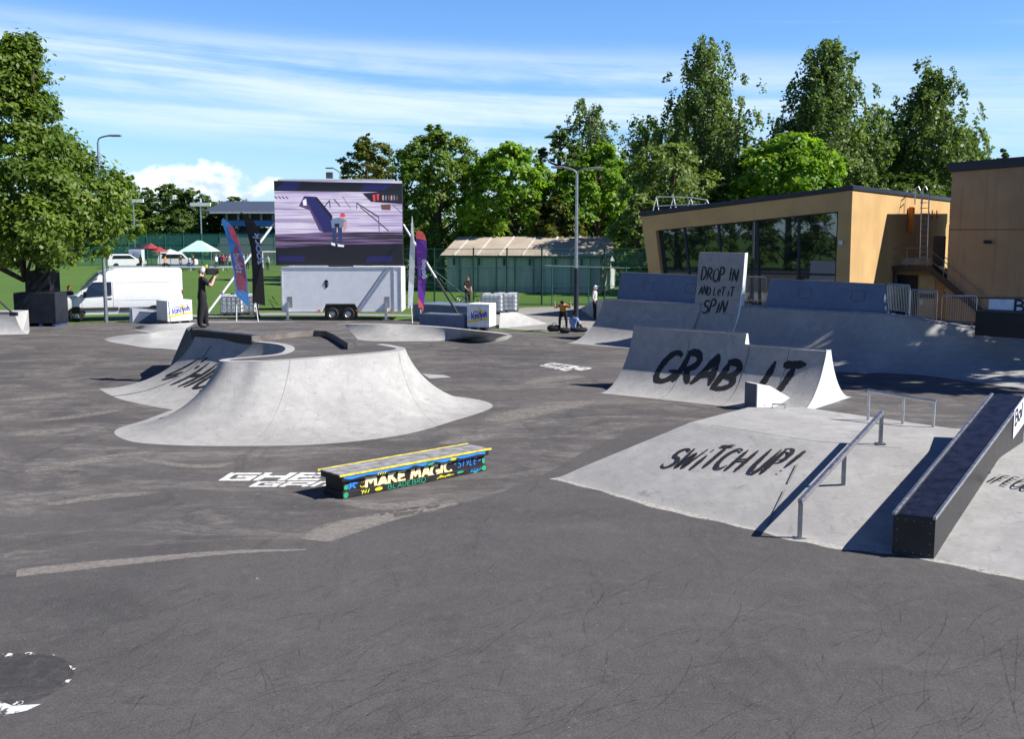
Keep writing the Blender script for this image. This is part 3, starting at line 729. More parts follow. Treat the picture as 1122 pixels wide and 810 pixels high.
def hubba():
    bl = P(977, 607, .003); br = P(1023, 613.5, .003)
    h = V(.596, .80, 0).normalized(); w = (br - bl); wl = w.length; w.normalize()
    L = 5.35; H0, H1 = .585, 1.66
    t = thing('hubba_ledge', bl, 'long black sheet-metal hubba ledge sloping up over the funbox with steel edges', 'grind ledge')
    def q(u, v, z): return bl + h * u + w * v + ZL * z
    side = [(0, .0), (L, .4), (L, H1), (0, H0)]
    BL = mat('black_metal_sheet', (.020, .020, .022), .38, .0, .25, 4, .5, .1)
    mb = MB(); mb.prism([q(u, 0, z) for u, z in side], w * wl); mb.build('body', BL, t, bevel=.006)
    SL = mat('sliding_top', (.012, .014, .024), .30, .0, .4, 6, .5); nt = SL.node_tree; T = NT(nt); bs = nt.nodes['Principled BSDF']
    ang = math.atan2(h.y, h.x); sc1 = T.noise(T.map(T.map(T.co(), (1, 1, 1), (0, 0, -ang)), (1.6, 34, 1), (0, 0, .12)), 1.0, 6, .7); sc2 = T.noise(T.co(), 2.2, 4)
    prev = bs.inputs['Base Color'].links[0].from_socket; nt.links.new(T.mix(T.m('MULTIPLY', T.ramp(sc1, .60, .72), T.ramp(sc2, .42, .62, .1, .8)), prev, (.10, .11, .13)), bs.inputs['Base Color'])
    mb = MB(); mb.prism([q(-.005, .06, H0 + .004), q(L, .06, H1 + .004), q(L, wl - .06, H1 + .004), q(-.005, wl - .06, H0 + .004)], ZL * .006); mb.build('top_sheet', SL, t)
    for v in (.012, wl - .012):
        mb = MB(); mb.bar(q(-.02, v, H0 + .005), q(L + .01, v, H1 + .005), .05, .05); mb.build('edge_profile', STEEL, t, bevel=.008)
    for k in range(5):
        for z in (.06, .52): MB().ball(q(-.004, .06 + (wl - .12) * k / 4, z), .010, 6).build('rivet', STEELD, t)
    for k in range(1, 3):
        for v in (.06, wl - .06): MB().ball(q(-.004, v, .06 + .153 * k), .010, 6).build('rivet', STEELD, t)
    for k in range(14):
        u = L * (k + .5) / 14
        for z in (.05, H0 - .07): MB().ball(q(u, wl + .002, H1 / L * 0 + (H1 - H0) * u / L + (z if z > .2 else .12)), .009, 5).build('rivet', STEELD, t)
    # white bank banner on its lit side
    n = V(h.y, -h.x, 0); s0_ = q(0, wl, 0) + n * .008
    c0 = RP(1109.5, 481, s0_, n); c1 = RP(1112.5, 449, s0_, n)
    o = V(c0.x, c0.y, c0.z); ht = c1.z - c0.z
    ux = (h * L + ZL * (H1 - H0)).normalized()
    W = .82
    pts = [o, o + ux * W, o + ux * W + ZL * ht, o + ZL * ht]
    b = thing('banner', o, 'white banner with dark blue letters fixed to the side of the black hubba ledge', 'banner')
    mb = MB(); mb.prism(pts, n * .008); mb.build('sheet', WHITE, b)
    mb = MB(); f = plane_map(o + n * .008, ux, ZL, n, .004)
    lettering(mb, 'Bal', ht * .52, .05, f, .06, ht * .40, .0, .10, 0, 2, .02, (1, 1), rough=0); mb.build('lettering', mat('navy_print', '#20263f', .5), b, fix=False)
    mb = MB()
    for k in range(5): ribbon(mb, [(.07 + .09 * k, ht * .20), (.13 + .09 * k, ht * .21)], .022, f, .02, (1, 1), rough=0)
    mb.build('small_print', mat('grey_print', '#9aa0ac', .5), b, fix=False)
hubba()

# --- volcano ramp (HIGH) with its raised platform
VZ = 1.5
def volcano():
    pairs = [((214, 369), (108, 426)), ((243, 371.5), (130, 437)), ((276, 374.5), (170, 446)), ((300, 377), (194, 449.5)), ((311, 380), (199, 449.2)), ((312, 384), (199, 448.5)), ((303, 388), (196, 448.5)),
             ((275, 391), (187, 450)), ((250, 393), (160, 460)), ((240, 395), (126, 472)), ((247, 396.5), (140, 483)), ((270, 396.5), (180, 487.5)), ((300, 396), (250, 489)), ((380, 390), (350, 487)), ((425, 386), (440, 477)),
             ((440, 384), (500, 460.5)), ((444, 382.5), (536, 448.5)), ((442, 381), (537, 442)), ((434, 379.2), (515, 436.5)), ((420, 377), (470, 431))]
    lip = spline([P(*a, VZ) for a, b in pairs], 8); base = spline([P(*b, .003) for a, b in pairs], 8)
    t = thing('volcano_ramp', P(260, 440), 'big rounded concrete volcano ramp with HIGH brushed on its shaded inner bank', 'skate ramp')
    prof = arc_prof(19, 16)
    rows = rows_of(lip, base, prof)
    mb = MB(); mb.grid(rows); mb.build('ramp_surface', CON, t, smooth=50)
    for k in (98, 117):
        MB().tube([p + V(0, 0, -.004) for p in rows[k]], .007, 4).build('joint', mat('joint_grey', (.14, .135, .13), .8), t)
    deck = lip + [P(*q, VZ) for q in ((395, 375.5), (378, 356), (345, 352.5), (215, 353.5), (204, 360))]
    mb = MB(); mb.poly(deck); bk = [lip[-1]] + deck[len(lip):] + [lip[0]]
    mb.grid([[p, V(p.x + (.6 if i < 3 else -.9 if i > 4 else 0), p.y + .8, .002)] for i, p in enumerate(bk)])
    mb.build('deck', ASPH, t)
    mb = MB(); band(mb, lip[12:], 1, .24); mb.build('coping_band', CON2, t)
    # raised platform, its shaded side painted black, its sunlit edge left brown
    pl = [(210, 362), (276, 368.5), (300, 367), (325, 364.2), (344, 362.6), (357, 363.2), (366, 367), (374, 372), (381, 376.5), (392, 373.5), (378, 356), (345, 352.6), (215, 353.6)]
    p0 = [P(*q, VZ + .16) for q in pl]
    mb = MB(); mb.prism([p + V(0, 0, .0) for p in p0], V(0, 0, -.155)); mb.build('platform', ASPH, t)
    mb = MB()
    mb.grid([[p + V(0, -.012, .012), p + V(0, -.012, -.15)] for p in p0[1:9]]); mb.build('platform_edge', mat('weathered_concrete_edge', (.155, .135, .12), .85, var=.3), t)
    a, b = p0[0], p0[1]; d = (b - a).normalized(); n = V(d.y, -d.x, 0)
    mb = MB(); mb.prism([a + n * .03 + ZL * .02, b + n * .03 + ZL * .02, b + n * .03 - ZL * .24, a + n * .03 - ZL * .24], -n * .26); mb.build('platform_shade_side', BLACK, t, bevel=.01)
    # HIGH
    def g(u, s, zo=0):
        def f0(u, s):
            a = min(max(u, 0) * 24, 39.99); i = int(a); a -= i; k = min(max(s, 0) * 16, 15.999); j = int(k); k -= j
            return rows[i][j].lerp(rows[i + 1][j], a).lerp(rows[i][j + 1].lerp(rows[i + 1][j + 1], a), k)
        p = f0(u, s); n = (f0(u + .02, s) - p).cross(f0(u, min(s + .03, 1.)) - f0(u, s - .03)).normalized()
        return p + n * (.012 + zo)
    Lm = 4.2; S = 3.0
    f = lambda x, y, zo=0: g(x / Lm, y / S, zo)
    mb = MB(); 
    rng = random.Random(3)
    lettering(mb, 'HIGH', 1.0, .13, f, 1.32, 1.22, .42, .12, .05, 3, .05, fit=1.75)
    for st in ([(.62, 1.45), (1.0, 1.75)], [(.55, 1.5), (1.0, 2.3)], [(.72, 1.3), (1.02, 1.6)], [(1.2, 2.2), (1.32, 2.35)], [(1.24, 1.95), (1.34, 2.05)]): ribbon(mb, st, .11, f, .05)
    mb.build('lettering', MARK, t, fix=False)
    mb = MB(); mb.tube([g(.26, s / 12, -.006) for s in range(12)], .008, 4); mb.build('seam', DARK, t)
volcano()

# low pale pockets behind it
def pocket(name, lip, base, z, label, prof, m):
    t = thing(name, P(*base[0]), label, 'skate ramp')
    bp = spline([P(*q, .002) for q in base], 6); nl = len(lip)
    lp = spline([P(*q, max(.012, z * min(1, i / 2.6, ((nl - 1 - i) / 1.6)))) for i, q in enumerate(lip)], 6)
    mb = MB(); mb.grid(rows_of(lp, bp, prof))
    mb.build('bank', m, t, smooth=60)
    mb = MB(); mb.grid([[p, p + V(-.03 if i < len(lp) / 2 else .03, min(.35, p.z * .8), 0), V(p.x, p.y + p.z * 1.6, .0)] for i, p in enumerate(lp)]); mb.build('rim', CON2, t)
    return t
pocket('low_bank', [(114, 372), (122, 369.5), (140, 367.2), (163, 365.8), (172, 364), (200, 362), (240, 360)], [(115, 372.6), (122, 374.8), (138, 377.5), (160, 381), (178, 382), (200, 384), (240, 386)], .30,
       'low pale kidney-shaped bank whose tip shows left of the volcano ramp', arc_prof(40, 8), CON2)
pocket('low_bank', [(146, 360.2), (150, 358), (160, 356.4), (182, 355.3), (221, 353.5), (276, 352.6), (330, 352.6)], [(147, 361), (152, 362.4), (160, 364), (176, 366.5), (215, 367), (270, 364), (330, 360)], .32,
       'long low pale bank lying behind the raised platform by the cameraman', arc_prof(40, 8), CON2)
pocket('low_bank', [(338, 356.2), (358, 355.6), (379, 355.4), (412, 355.6), (444, 356.4), (470, 357.8), (493, 359.7), (530, 363.5), (552, 366), (562, 368)],
       [(372, 368), (385, 371), (398, 373), (413, 374), (426, 374.2), (450, 374), (480, 373.6), (520, 371.3), (550, 369), (563, 368.3)], .50,
       'low curved concrete pocket with a shaded right half in front of the concrete blocks', arc_prof(25, 10), CON)

# --- quarter pipe row at the back
QZ = 1.7
def quarter_pipes():
    prof = arc_prof(20, 14)
    # left one
    t = thing('quarter_pipe', P(628, 377), 'shaded concrete quarter pipe left of the DROP IN panel', 'skate ramp')
    l0 = P(661.4, 328, QZ); l1 = P(768, 333.85, QZ); b0 = P(621.5, 376, .003); b1 = P(730.6, 385.3, .003)
    ls = [l0.lerp(l1, i / 10) for i in range(11)]; bs = [b0.lerp(b1, i / 10) for i in range(11)]
    rows = rows_of(ls, bs, prof)
    e = (l1 - l0).normalized(); nb = V(-e.y, e.x, 0)
    if nb.y < 0: nb = -nb
    mb = MB(); mb.grid(rows); mb.poly(rows[0] + [l0 + nb * 1.3, V(l0.x, l0.y, .002) + nb * 1.3]); mb.grid([[l0, l1], [l0 + nb * 1.3, l1 + nb * 1.3], [V(l0.x, l0.y, 0) + nb * 1.35, V(l1.x, l1.y, 0) + nb * 1.35]])
    mb.build('ramp_surface', CON, t, smooth=35)
    mb = MB(); coping(mb, [l0 + ZL * .01, l1 + ZL * .01], .035); mb.build('coping', STEEL, t, smooth=True)
    # right one, turning into a bank
    t2 = thing('quarter_pipe', P(860, 405), 'long shaded concrete quarter pipe right of the DROP IN panel, flattening into a bank', 'skate ramp')
    lp = [((808, 335.9), 1.7), ((830, 337.0), 1.7), ((880, 339.6), 1.7), ((940, 342.8), 1.7), ((968, 344.5), 1.7), ((1000, 348.5), 1.58), ((1030, 354), 1.42), ((1062, 359), 1.25), ((1097, 364), 1.1), ((1122, 367.5), 1.0), ((1160, 372), .9), ((1220, 380), .8)]
    bp = [(770, 388.6), (795, 391), (845, 397), (895, 405), (930, 408.4), (968, 409), (1000, 410.6), (1030, 413.5), (1060, 418), (1092, 422.5), (1140, 430), (1220, 446)]
    lp = spline([P(*q, z) for q, z in lp], 7); bs = spline([P(*q, .003) for q in bp], 7)
    mb = MB(); rows = rows_of(lp, bs, prof); mb.grid(rows)
    dk = [p + V(.25, 1.5, 0) for p in lp]
    for i, p in enumerate(dk): p.z = max(p.z, 1.25) if False else p.z
    mb.grid([[a, b_, V(b_.x, b_.y + .1, 0)] for a, b_ in zip(lp, dk)])
    mb.build('ramp_surface', CON, t2, smooth=35)
    mb = MB(); coping(mb, [p + ZL * .01 for p in lp], .035); mb.build('coping', STEEL, t2, smooth=True)
    # back boards
    def board(name, q0, q1, q2, q3, label):
        a, b_ = P(*q0, QZ), P(*q1, QZ); ee = (b_ - a).normalized(); n = V(-ee.y, ee.x, 0)
        h = D(q3[0], q3[1], a.y + .35).z - QZ; h2 = D(q2[0], q2[1], b_.y + .35).z - QZ
        tt = thing(name, a, label, 'skate ramp')
        s0 = (D(q3[0], q3[1], a.y + .25) - a).dot(ee); s1 = (D(q2[0], q2[1], b_.y + .25) - b_).dot(ee)
        A2 = a + n * .28 + ZL * h + ee * max(s0, 0); B2 = b_ + n * .28 + ZL * h2 + ee * min(s1, .3)
        sec0 = [a, A2, A2 + n * .12, a + n * .7 ]; sec1 = [b_, B2, B2 + n * .12, b_ + n * .7]
        mb = MB(); mb.add(sec0 + sec1, [(0, 1, 2, 3), (7, 6, 5, 4), (0, 4, 5, 1), (1, 5, 6, 2), (2, 6, 7, 3), (3, 7, 4, 0)])
        mb.build('board', CONB, tt, bevel=.015)
        fn = (b_ - a).cross(A2 - a).normalized()
        if fn.y > 0: fn = -fn
        mb = MB(); W = (b_ - a).length
        uy = (A2 - a).normalized()
        k = max(2, int(W / 2.3)); 
        for i in range(k):
            mb = MB(); o = a + ee * W * ((i + .62) / (k + .25)) + uy * .42 + fn * .004
            for p_, q_ in (((0, 0), (.5, 0)), ((.5, 0), (.5, .36)), ((.5, .36), (0, .36)), ((0, .36), (0, 0))):
                mb.bar(o + ee * p_[0] + uy * p_[1], o + ee * q_[0] + uy * q_[1], .02, .008, fn)
            mb.build('inset_frame', mat('inset_grey', '#5d6470', .7), tt)
        mb = MB(); mb.bar(A2 + n * .06 + ZL * .012, B2 + n * .06 + ZL * .012, .13, .02); mb.build('cap', STEELD, tt)
    board('wall_ride', (675.6, 327.6), (779, 333.6), (776, 302.8), (682, 298.5), 'slanted grey-blue wall ride board on top of the left quarter pipe')
    board('wall_ride', (838, 336.6), (968, 343.5), (969, 312), (845.5, 305.6), 'slanted grey-blue wall ride board on top of the right quarter pipe')
quarter_pipes()

def tombstone():
    # tall extension standing out of the quarter pipe
    a = P(763, 333.2, QZ); b = P(823, 336.6, QZ); e = (V(b.x, b.y, 0) - V(a.x, a.y, 0)).normalized(); n = V(-e.y, e.x, 0)
    t = thing('tombstone_panel', V(a.x, a.y, 0), 'tall upright ramp extension panel with DROP IN AND LET IT SPIN brushed in black', 'skate ramp')
    tl = D(766, 276.5, a.y - .1); W = 2.06; Hh = tl.z
    o = V(a.x, a.y, 0)
    def q(u, z, f=0): return o + e * u + ZL * z + n * f
    ap = arc_prof(20, 14); prof = [(-1.74 * (1 - w_) - .13, z_ * QZ) for w_, z_ in ap] + [(-.02, 2.3), (.05, 2.9), (.12, Hh)]
    mb = MB(); front = [[q(u, z, f) for f, z in prof] for u in (0, W * .5, W)]
    mb.grid(front)
    for u in (0, W): mb.poly([q(u, z, f) for f, z in prof] + [q(u, Hh, .30), q(u, QZ, .12), q(u, .01, .1)])
    mb.grid([[q(u, Hh, .12), q(u, Hh, .30), q(u, QZ, .12), q(u, .01, .1)] for u in (0, W)])
    mb.build('panel', CON, t, smooth=35)
    mb = MB()
    for u in (W + .008,): mb.prism([q(u, z, f - .004) for f, z in prof] + [q(u, Hh + .01, .31), q(u, QZ, .14), q(u, .01, .12)], e * .03)
    mb.build('side_panel', WHITE, t)  # side coloured white to carry the sunlight on it
    def fm(x, z, zo=0):
        for (f0, z0), (f1, z1) in zip(prof[:-1], prof[1:]):
            if z0 <= z <= z1: f = f0 + (f1 - f0) * (z - z0) / (z1 - z0); break
        else: f = 0
        return q(x, z, f - .008 - zo)
    mb = MB()
    lettering(mb, 'DROP IN', .50, .078, fm, .16, 2.66, .14, .13, .06, 12, .03, fit=1.72)
    lettering(mb, 'AND LeT iT', .34, .06, fm, .14, 2.08, .14, .13, .05, 13, .03, fit=1.62)
    lettering(mb, 'SPIN', .46, .085, fm, .40, 1.42, .20, .12, .06, 14, .03, fit=1.12)
    mb.build('lettering', MARK, t, fix=False)
tombstone()

def edge_ramp():
    # end of a quarter pipe reaching in at the far left
    lz = .95; l0 = P(-70, 342.5, lz); l1 = P(16, 342.5, lz); b0 = P(-80, 368.5, .003); b1 = P(31, 366.3, .003)
    prof = arc_prof(25, 12); t = thing('quarter_pipe', b1, 'bright end of a low quarter pipe reaching in by the dark ballast block', 'skate ramp')
    rows = rows_of([l0.lerp(l1, i / 6) for i in range(7)], [b0.lerp(b1, i / 6) for i in range(7)], prof)
    mb = MB(); mb.grid(rows); mb.poly(rows[-1] + [l1 + V(0, 1.4, 0), V(l1.x, l1.y + 1.4, .002)]); mb.grid([[l0, l1], [l0 + V(0, 1.4, 0), l1 + V(0, 1.4, 0)], [V(l0.x, l0.y + 1.4, 0), V(l1.x, l1.y + 1.4, 0)]])
    mb.build('ramp_surface', CON2, t, smooth=35)
    mb = MB(); coping(mb, [l0, l1], .03); mb.build('coping', STEEL, t)
    s = thing('steel_strut', l1 + V(-.2, .2, 0), 'dark slanted steel strut footed on the bright ramp end by the tree', 'strut')
    a = P(15, 344.2, lz); mb = MB(); mb.tube([a, D(-12, 319, a.y)], .045, 8); mb.build('tube', DARK, s, smooth=True); mb = MB(); mb.box(a, (.34, .14, .16)); mb.build('foot', NAVY, s, bevel=.01)
edge_ramp()

def sliver():
    t = thing('ground_sheet', P(480, 412), 'thin pale sheet lying on the asphalt right of the volcano ramp', 'sheet')
    mb = MB(); mb.prism([P(462, 409.5, .012), P(470, 414.5, .012), P(494, 413.4, .012), P(486, 411.0, .012)], V(0, 0, -.01)); mb.build('sheet', CON2, t)
sliver()

# --- painted grind bench
def grind_bench():
    a = P(378, 548.3); b = P(535.5, 516.6); e = (b - a); L = e.length; e.normalize(); n = V(-e.y, e.x, 0)
    t = thing('grind_bench', a, 'black grind bench covered in bright graffiti with yellow steel edges', 'grind bench')
    def q(u, v, z): return a + e * u + n * v + ZL * z
    W = .62; BK = mat('bench_black', (.014, .014, .016), .55, var=.3, scale=7)
    mb = MB(); mb.box(q(L / 2, .05 + W / 2, .06), (L, W - .03, .12), math.atan2(e.y, e.x)); mb.build('plinth', BK, t, bevel=.006)
    mb = MB(); mb.box(q(L / 2, .05 + W / 2, .215), (L - .06, W - .08, .19), math.atan2(e.y, e.x)); mb.build('body', BK, t, bevel=.006)
    mb = MB(); mb.box(q(L / 2, .05 + W / 2, .36), (L + .06, W + .04, .10), math.atan2(e.y, e.x)); mb.build('top_beam', BK, t, bevel=.006)
    mb = MB()
    for k in range(3): mb.box(q(L / 2, .05 + W * (k + .5) / 3, .422), (L + .10, W * .315, .025), math.atan2(e.y, e.x))
    mb.build('deck_board', mat('worn_bench_boards', (.24, .235, .24), .7, var=.35, scale=5), t, bevel=.004)
    YEL = mat('yellow_edge', (.62, .52, .04), .45, var=.3, scale=8)
    for v in (.022, W + .082):
        mb = MB(); mb.bar(q(-.09, v, .424), q(L + .08, v, .424), .034, .034); mb.build('steel_edge', YEL, t, bevel=.005)
    BLU = mat('graffiti_blue', (.03, .22, .75), .5); CRE = mat('graffiti_cream', (.85, .78, .42), .5); GRN = mat('graffiti_green', (.03, .32, .16), .5); YL = mat('graffiti_yellow', (.8, .70, .02), .5); RED = mat('graffiti_orange', (.62, .20, .06), .5)
    face = lambda v: (lambda x, z, zo=0: q(x, v - .004 - zo, z))
    f3 = face(.028); f2 = face(.088); f1 = face(.063)
    # blue waves on the beam
    mb = MB(); rng = random.Random(5)
    xs = [i * .05 for i in range(int(L / .05))]
    rows = [[f3(x, .405), f3(x, .372 - .034 * abs(math.sin(x * 6.2)) - .008 * math.sin(x * 15))] for x in xs if not (.70 < x < .92 or 1.78 < x < 2.0)]
    for r0, r1 in zip(rows[:-1], rows[1:]): mb.poly([r0[0], r0[1], r1[1], r1[0]])
    # the figure, tag and scribble in blue
    fp = lambda x, z, zo=0: q(x, .058 - .008 - zo, z) if z < .12 else q(x, .096 - .006 - zo, z)
    for st in ([(.14, .15), (.26, .27)], [(.28, .15), (.16, .27)], [(.10, .22), (.34, .24)]): ribbon(mb, st, .03, f2, .03)
    lettering(mb, 'STYLE', .13, .018, f2, L - .72, .17, .2, .12, .05, 3, .02, fit=.5); ribbon(mb, [(L - .80, .24), (L - .74, .25)], .018, f2, .02); ribbon(mb, [(L - .2, .22), (L - .12, .23)], .018, f2, .02)
    for k in range(4): ribbon(mb, [(L - .42 + k * .07, .03), (L - .36 + k * .07, .09)], .018, f1, .02)
    ribbon(mb, [(L - .42, .04), (L - .14, .055)], .016, f1, .02)
    mb.build('blue_graffiti', BLU, t, fix=False)
    mb = MB(); lettering(mb, 'MAKE', .205, .058, f2, .50, .110, .05, .10, .06, 2, .02, (1, .8), fit=.92, rough=.2, z0=.003); lettering(mb, 'MAGIC', .205, .056, f2, 1.50, .110, .05, .10, .06, 9, .02, (1, .8), fit=.98, rough=.2, z0=.003)
    mb.build('lettering', CRE, t, fix=False)
    mb = MB(); lettering(mb, 'MAKE', .215, .068, f2, .492, .105, .05, .10, .06, 2, .02, (1, 1), fit=.94, rough=.25); lettering(mb, 'MAGIC', .215, .066, f2, 1.492, .105, .05, .10, .06, 9, .02, (1, 1), fit=1.0, rough=.25)
    mb.build('letter_outline', RED, t, fix=False)
    mb = MB(); lettering(mb, 'BLADEBRO', .085, .014, f1, .95, .022, .1, .12, .05, 6, .02, fit=.86, z0=.002)
    def splat(x0, x1, z0, z1, ff):
        pts = [(x0 + (x1 - x0) * (.5 + .5 * math.cos(R(k * 24)) * rng.uniform(.75, 1)), z0 + (z1 - z0) * (.5 + .5 * math.sin(R(k * 24)) * rng.uniform(.75, 1))) for k in range(15)]
        mb.poly([ff(x, z) for x, z in pts])
    splat(0, .12, .0, .12, f1); splat(.03, .14, .14, .24, f2); splat(1.80, 2.0, .32, .40, f3); splat(L - .36, L - .22, .0, .06, f1); splat(L - .14, L, .01, .12, f1); splat(L - .1, L - .02, .14, .28, f2); splat(2.55, 2.75, .05, .10, f1)
    mb.build('green_graffiti', GRN, t, fix=False)
    mb = MB(); ribbon(mb, arcp(.43, .20, .055, .055, 200, 340, 8), .016, f2, .01); ribbon(mb, [(.41, .24), (.412, .225)], .014, f2, .01); ribbon(mb, [(.45, .245), (.452, .23)], .014, f2, .01)
    for k in range(3): ribbon(mb, [(.40 + .06 * k, .03), (.44 + .06 * k, .10)], .018, f1, .02)
    ribbon(mb, [(.38, .09), (.5, .05)], .016, f1, .02)
    splat(.66, .86, .03, .10, f1); splat(L - .95, L - .78, .33, .40, f3)
    for k in range(4): ribbon(mb, [(.72 + .05 * k, .32), (.76 + .05 * k, .39)], .018, f3, .02)
    for st in ([(2.08, .03), (2.2, .09)], [(2.16, .09), (2.3, .03)], [(2.24, .04), (2.4, .08)], [(2.1, .05), (2.5, .06)]): ribbon(mb, st, .016, f1, .02)
    mb.build('yellow_graffiti', YL, t, fix=False)
grind_bench()
FT['z'] = [[(.06, .6), (.52, .62), (.06, .02), (.56, .03)]]; FT['k'] = [[(.1, 1), (.08, 0)], [(.5, .6), (.12, .26)], [(.22, .34), (.54, 0)]]; FT['v'] = [[(.02, .6), (.24, 0), (.5, .62)]]

# ---------------------------------------------------------------- buildings
ST_OCH = wall_stucco('ochre_render', (.55, .36, .165), .14); ST_DARK = wall_stucco('stained_brown_render', (.43, .315, .205), .5)
FASCIA = mat('dark_blue_fascia', (.020, .026, .045), .45); GLASS = glass_mat('window_glass')
FRAMEB = mat('dark_window_frame', (.012, .018, .034), .45); INTER = mat('interior', (.05, .05, .048), .8)
def glass_hall():
    A = V(16.2, 52, 0); e = V(.819, -.574, 0); n = V(-.574, -.819, 0); back = -n
    t = thing('sports_hall', A, 'low ochre sports hall with a sloping roof and a big tilted glass front', 'building')
    W = lambda px, py, off=0: RP(px, py, A + n * off, n)
    tl, tr = W(702.5, 237.5), W(934, 208.5); br, bl = W(929.5, 352), W(718, 354)
    itl, itr, ibr, ibl = W(718.2, 252.5), W(918.5, 231.5), W(914.6, 338), W(729, 338)
    dp = back * .55
    mb = MB()
    for q4 in ((tl, tr, itr, itl), (tr, br, ibr, itr), (br, bl, ibl, ibr), (bl, tl, itl, ibl)): mb.prism(q4, dp)
    mb.build('front_wall', ST_OCH, t)
    # glazing set back in the reveal
    o = back * .38
    mb = MB(); mb.prism([itl + o, itr + o, ibr + o, ibl + o], back * .02); mb.build('window', GLASS, t)
    top = lambda k: itl.lerp(itr, k); bot = lambda k: ibl.lerp(ibr, k)
    for k in (.012, .155, .352, .565, .788, .99):
        a, b = top(k) + back * .33, bot(k) + back * .33
        mb = MB(); mb.bar(a, b, .10, .09, n); mb.build('mullion', FRAMEB, t)
    mb = MB(); mb.bar(itl.lerp(ibl, .52) + back * .34, itr.lerp(ibr, .655) + back * .34, .06, .10); mb.build('transom', FRAMEB, t)
    mb = MB(); mb.bar(itl + back * .34, itr + back * .34, .07, .09); mb.build('transom', FRAMEB, t)
    # body
    d2 = V(.574, .819, 0); M = 17.5
    C = A + d2 * M; zA = tr.z
    cz = D(1036, 221, C.y).z
    mb = MB(); mb.prism([V(tr.x, tr.y, 0) + dp * 0 + V(.012, 0, 0), V(C.x, C.y, 0), V(C.x, C.y, cz), V(tr.x, tr.y, zA) + V(.012, 0, 0)], V(-.3, .2, 0)); mb.build('side_wall', ST_OCH, t)
    Bt = tl + d2 * M; Bt.z = tl.z - .2; Ct = V(C.x, C.y, cz)
    mb = MB(); mb.add([tl + ZL * .02, tr + ZL * .02, Ct + ZL * .02, Bt + ZL * .02, tl + ZL * .24, tr + ZL * .24, Ct + ZL * .24, Bt + ZL * .24], [(3, 2, 1, 0), (4, 5, 6, 7), (0, 1, 5, 4), (1, 2, 6, 5), (2, 3, 7, 6), (3, 0, 4, 7)])
    # let the roof sheet overhang a little
    c = sum((V(*v) for v in mb.v), V(0, 0, 0)) / 8
    mb.v = [tuple(V(*v) + (V(v[0] - c.x, v[1] - c.y, 0)).normalized() * .14) for v in mb.v]
    mb.build('roof', FASCIA, t, bevel=.02)
    mb = MB(); mb.prism([V(bl.x, bl.y, 0), V(tl.x, tl.y, tl.z), Bt, V(Bt.x, Bt.y, 0)], V(.3, -.2, 0) * .5); mb.prism([V(Bt.x, Bt.y, 0), Bt, Ct, V(C.x, C.y, 0)], d2 * -.2); mb.build('rear_wall', ST_OCH, t)
    mb = MB(); mb.poly([bl + dp + ZL * .1, br + dp + ZL * .1, br + dp + d2 * 5 + ZL * .1, bl + dp + d2 * 5 + ZL * .1]); mb.prism([W(868, 280) + d2 * 2.2, W(912, 280) + d2 * 2.2, W(912, 320) + d2 * 2.2, W(868, 320) + d2 * 2.2], d2 * .1)
    mb.prism([bl + d2 * 6, br + d2 * 6, V(br.x, br.y, zA) + d2 * 6, V(bl.x, bl.y, tl.z) + d2 * 6], d2 * .1); mb.build('interior', INTER, t)
    for k, (x0, x1) in enumerate(((800, 838), (862, 900))):
        mb = MB(); a, b = W(x0, 251) + d2 * 1.5, W(x1, 251 + 1) + d2 * 1.5; mb.bar(a, b, .10, .06); mb.build('ceiling_lamp', mat('unlit_tube', (.6, .62, .6), .4), t)
    mb = MB(); p = W(921.5, 266) + n * .06; mb.box(p, (.16, .16, .22)); mb.build('wall_lamp', WHITEP, t, bevel=.02)
    # orange pipe and small rings on the lit side wall
    s = lambda u, z, off=.08: A + d2 * u + V(.819, -.574, 0) * off + ZL * z
    mb = MB(); mb.box(s(9.0, 5.15), (.26, .26, 1.35), R(-35)); mb.build('orange_pipe', mat('orange_paint', (.55, .17, .02), .5), t, bevel=.02)
    for u in (13.2, 14.2):
        mb = MB(); mb.tube([s(u, 5.5) + V(.02 * math.cos(a), .08 * math.cos(a), .22 * math.sin(a)) for a in np.linspace(0, 6.28, 12)[:-1]], .03, 6, closed=True); mb.build('wall_ring', mat('rust_orange', (.35, .12, .03), .7), t)
    # roof railing
    for off in (0, 1):
        pass
    rt = thing('roof_railing', W(740, 232), 'white triangular tube guard rail on the low end of the hall roof', 'railing')
    px = [714, 733, 752, 770]; base = [W(x, 236.5 - (x - 703) * .125) + d2 * .5 for x in px]
    mb = MB(); hs = [1.0 - .12 * i for i in range(4)]
    for h in (.45, .95): mb.tube([b + ZL * h * k for b, k in zip(base, (1, .85, .7, .45))], .03, 6)
    mb.build('rail', WHITE, rt)
    for b, k in zip(base, (1, .85, .7, .45)):
        mb = MB(); mb.tube([b - e * .25, b + ZL * .95 * k, b + e * .2], .03, 6); mb.build('post', WHITE, rt)
glass_hall()

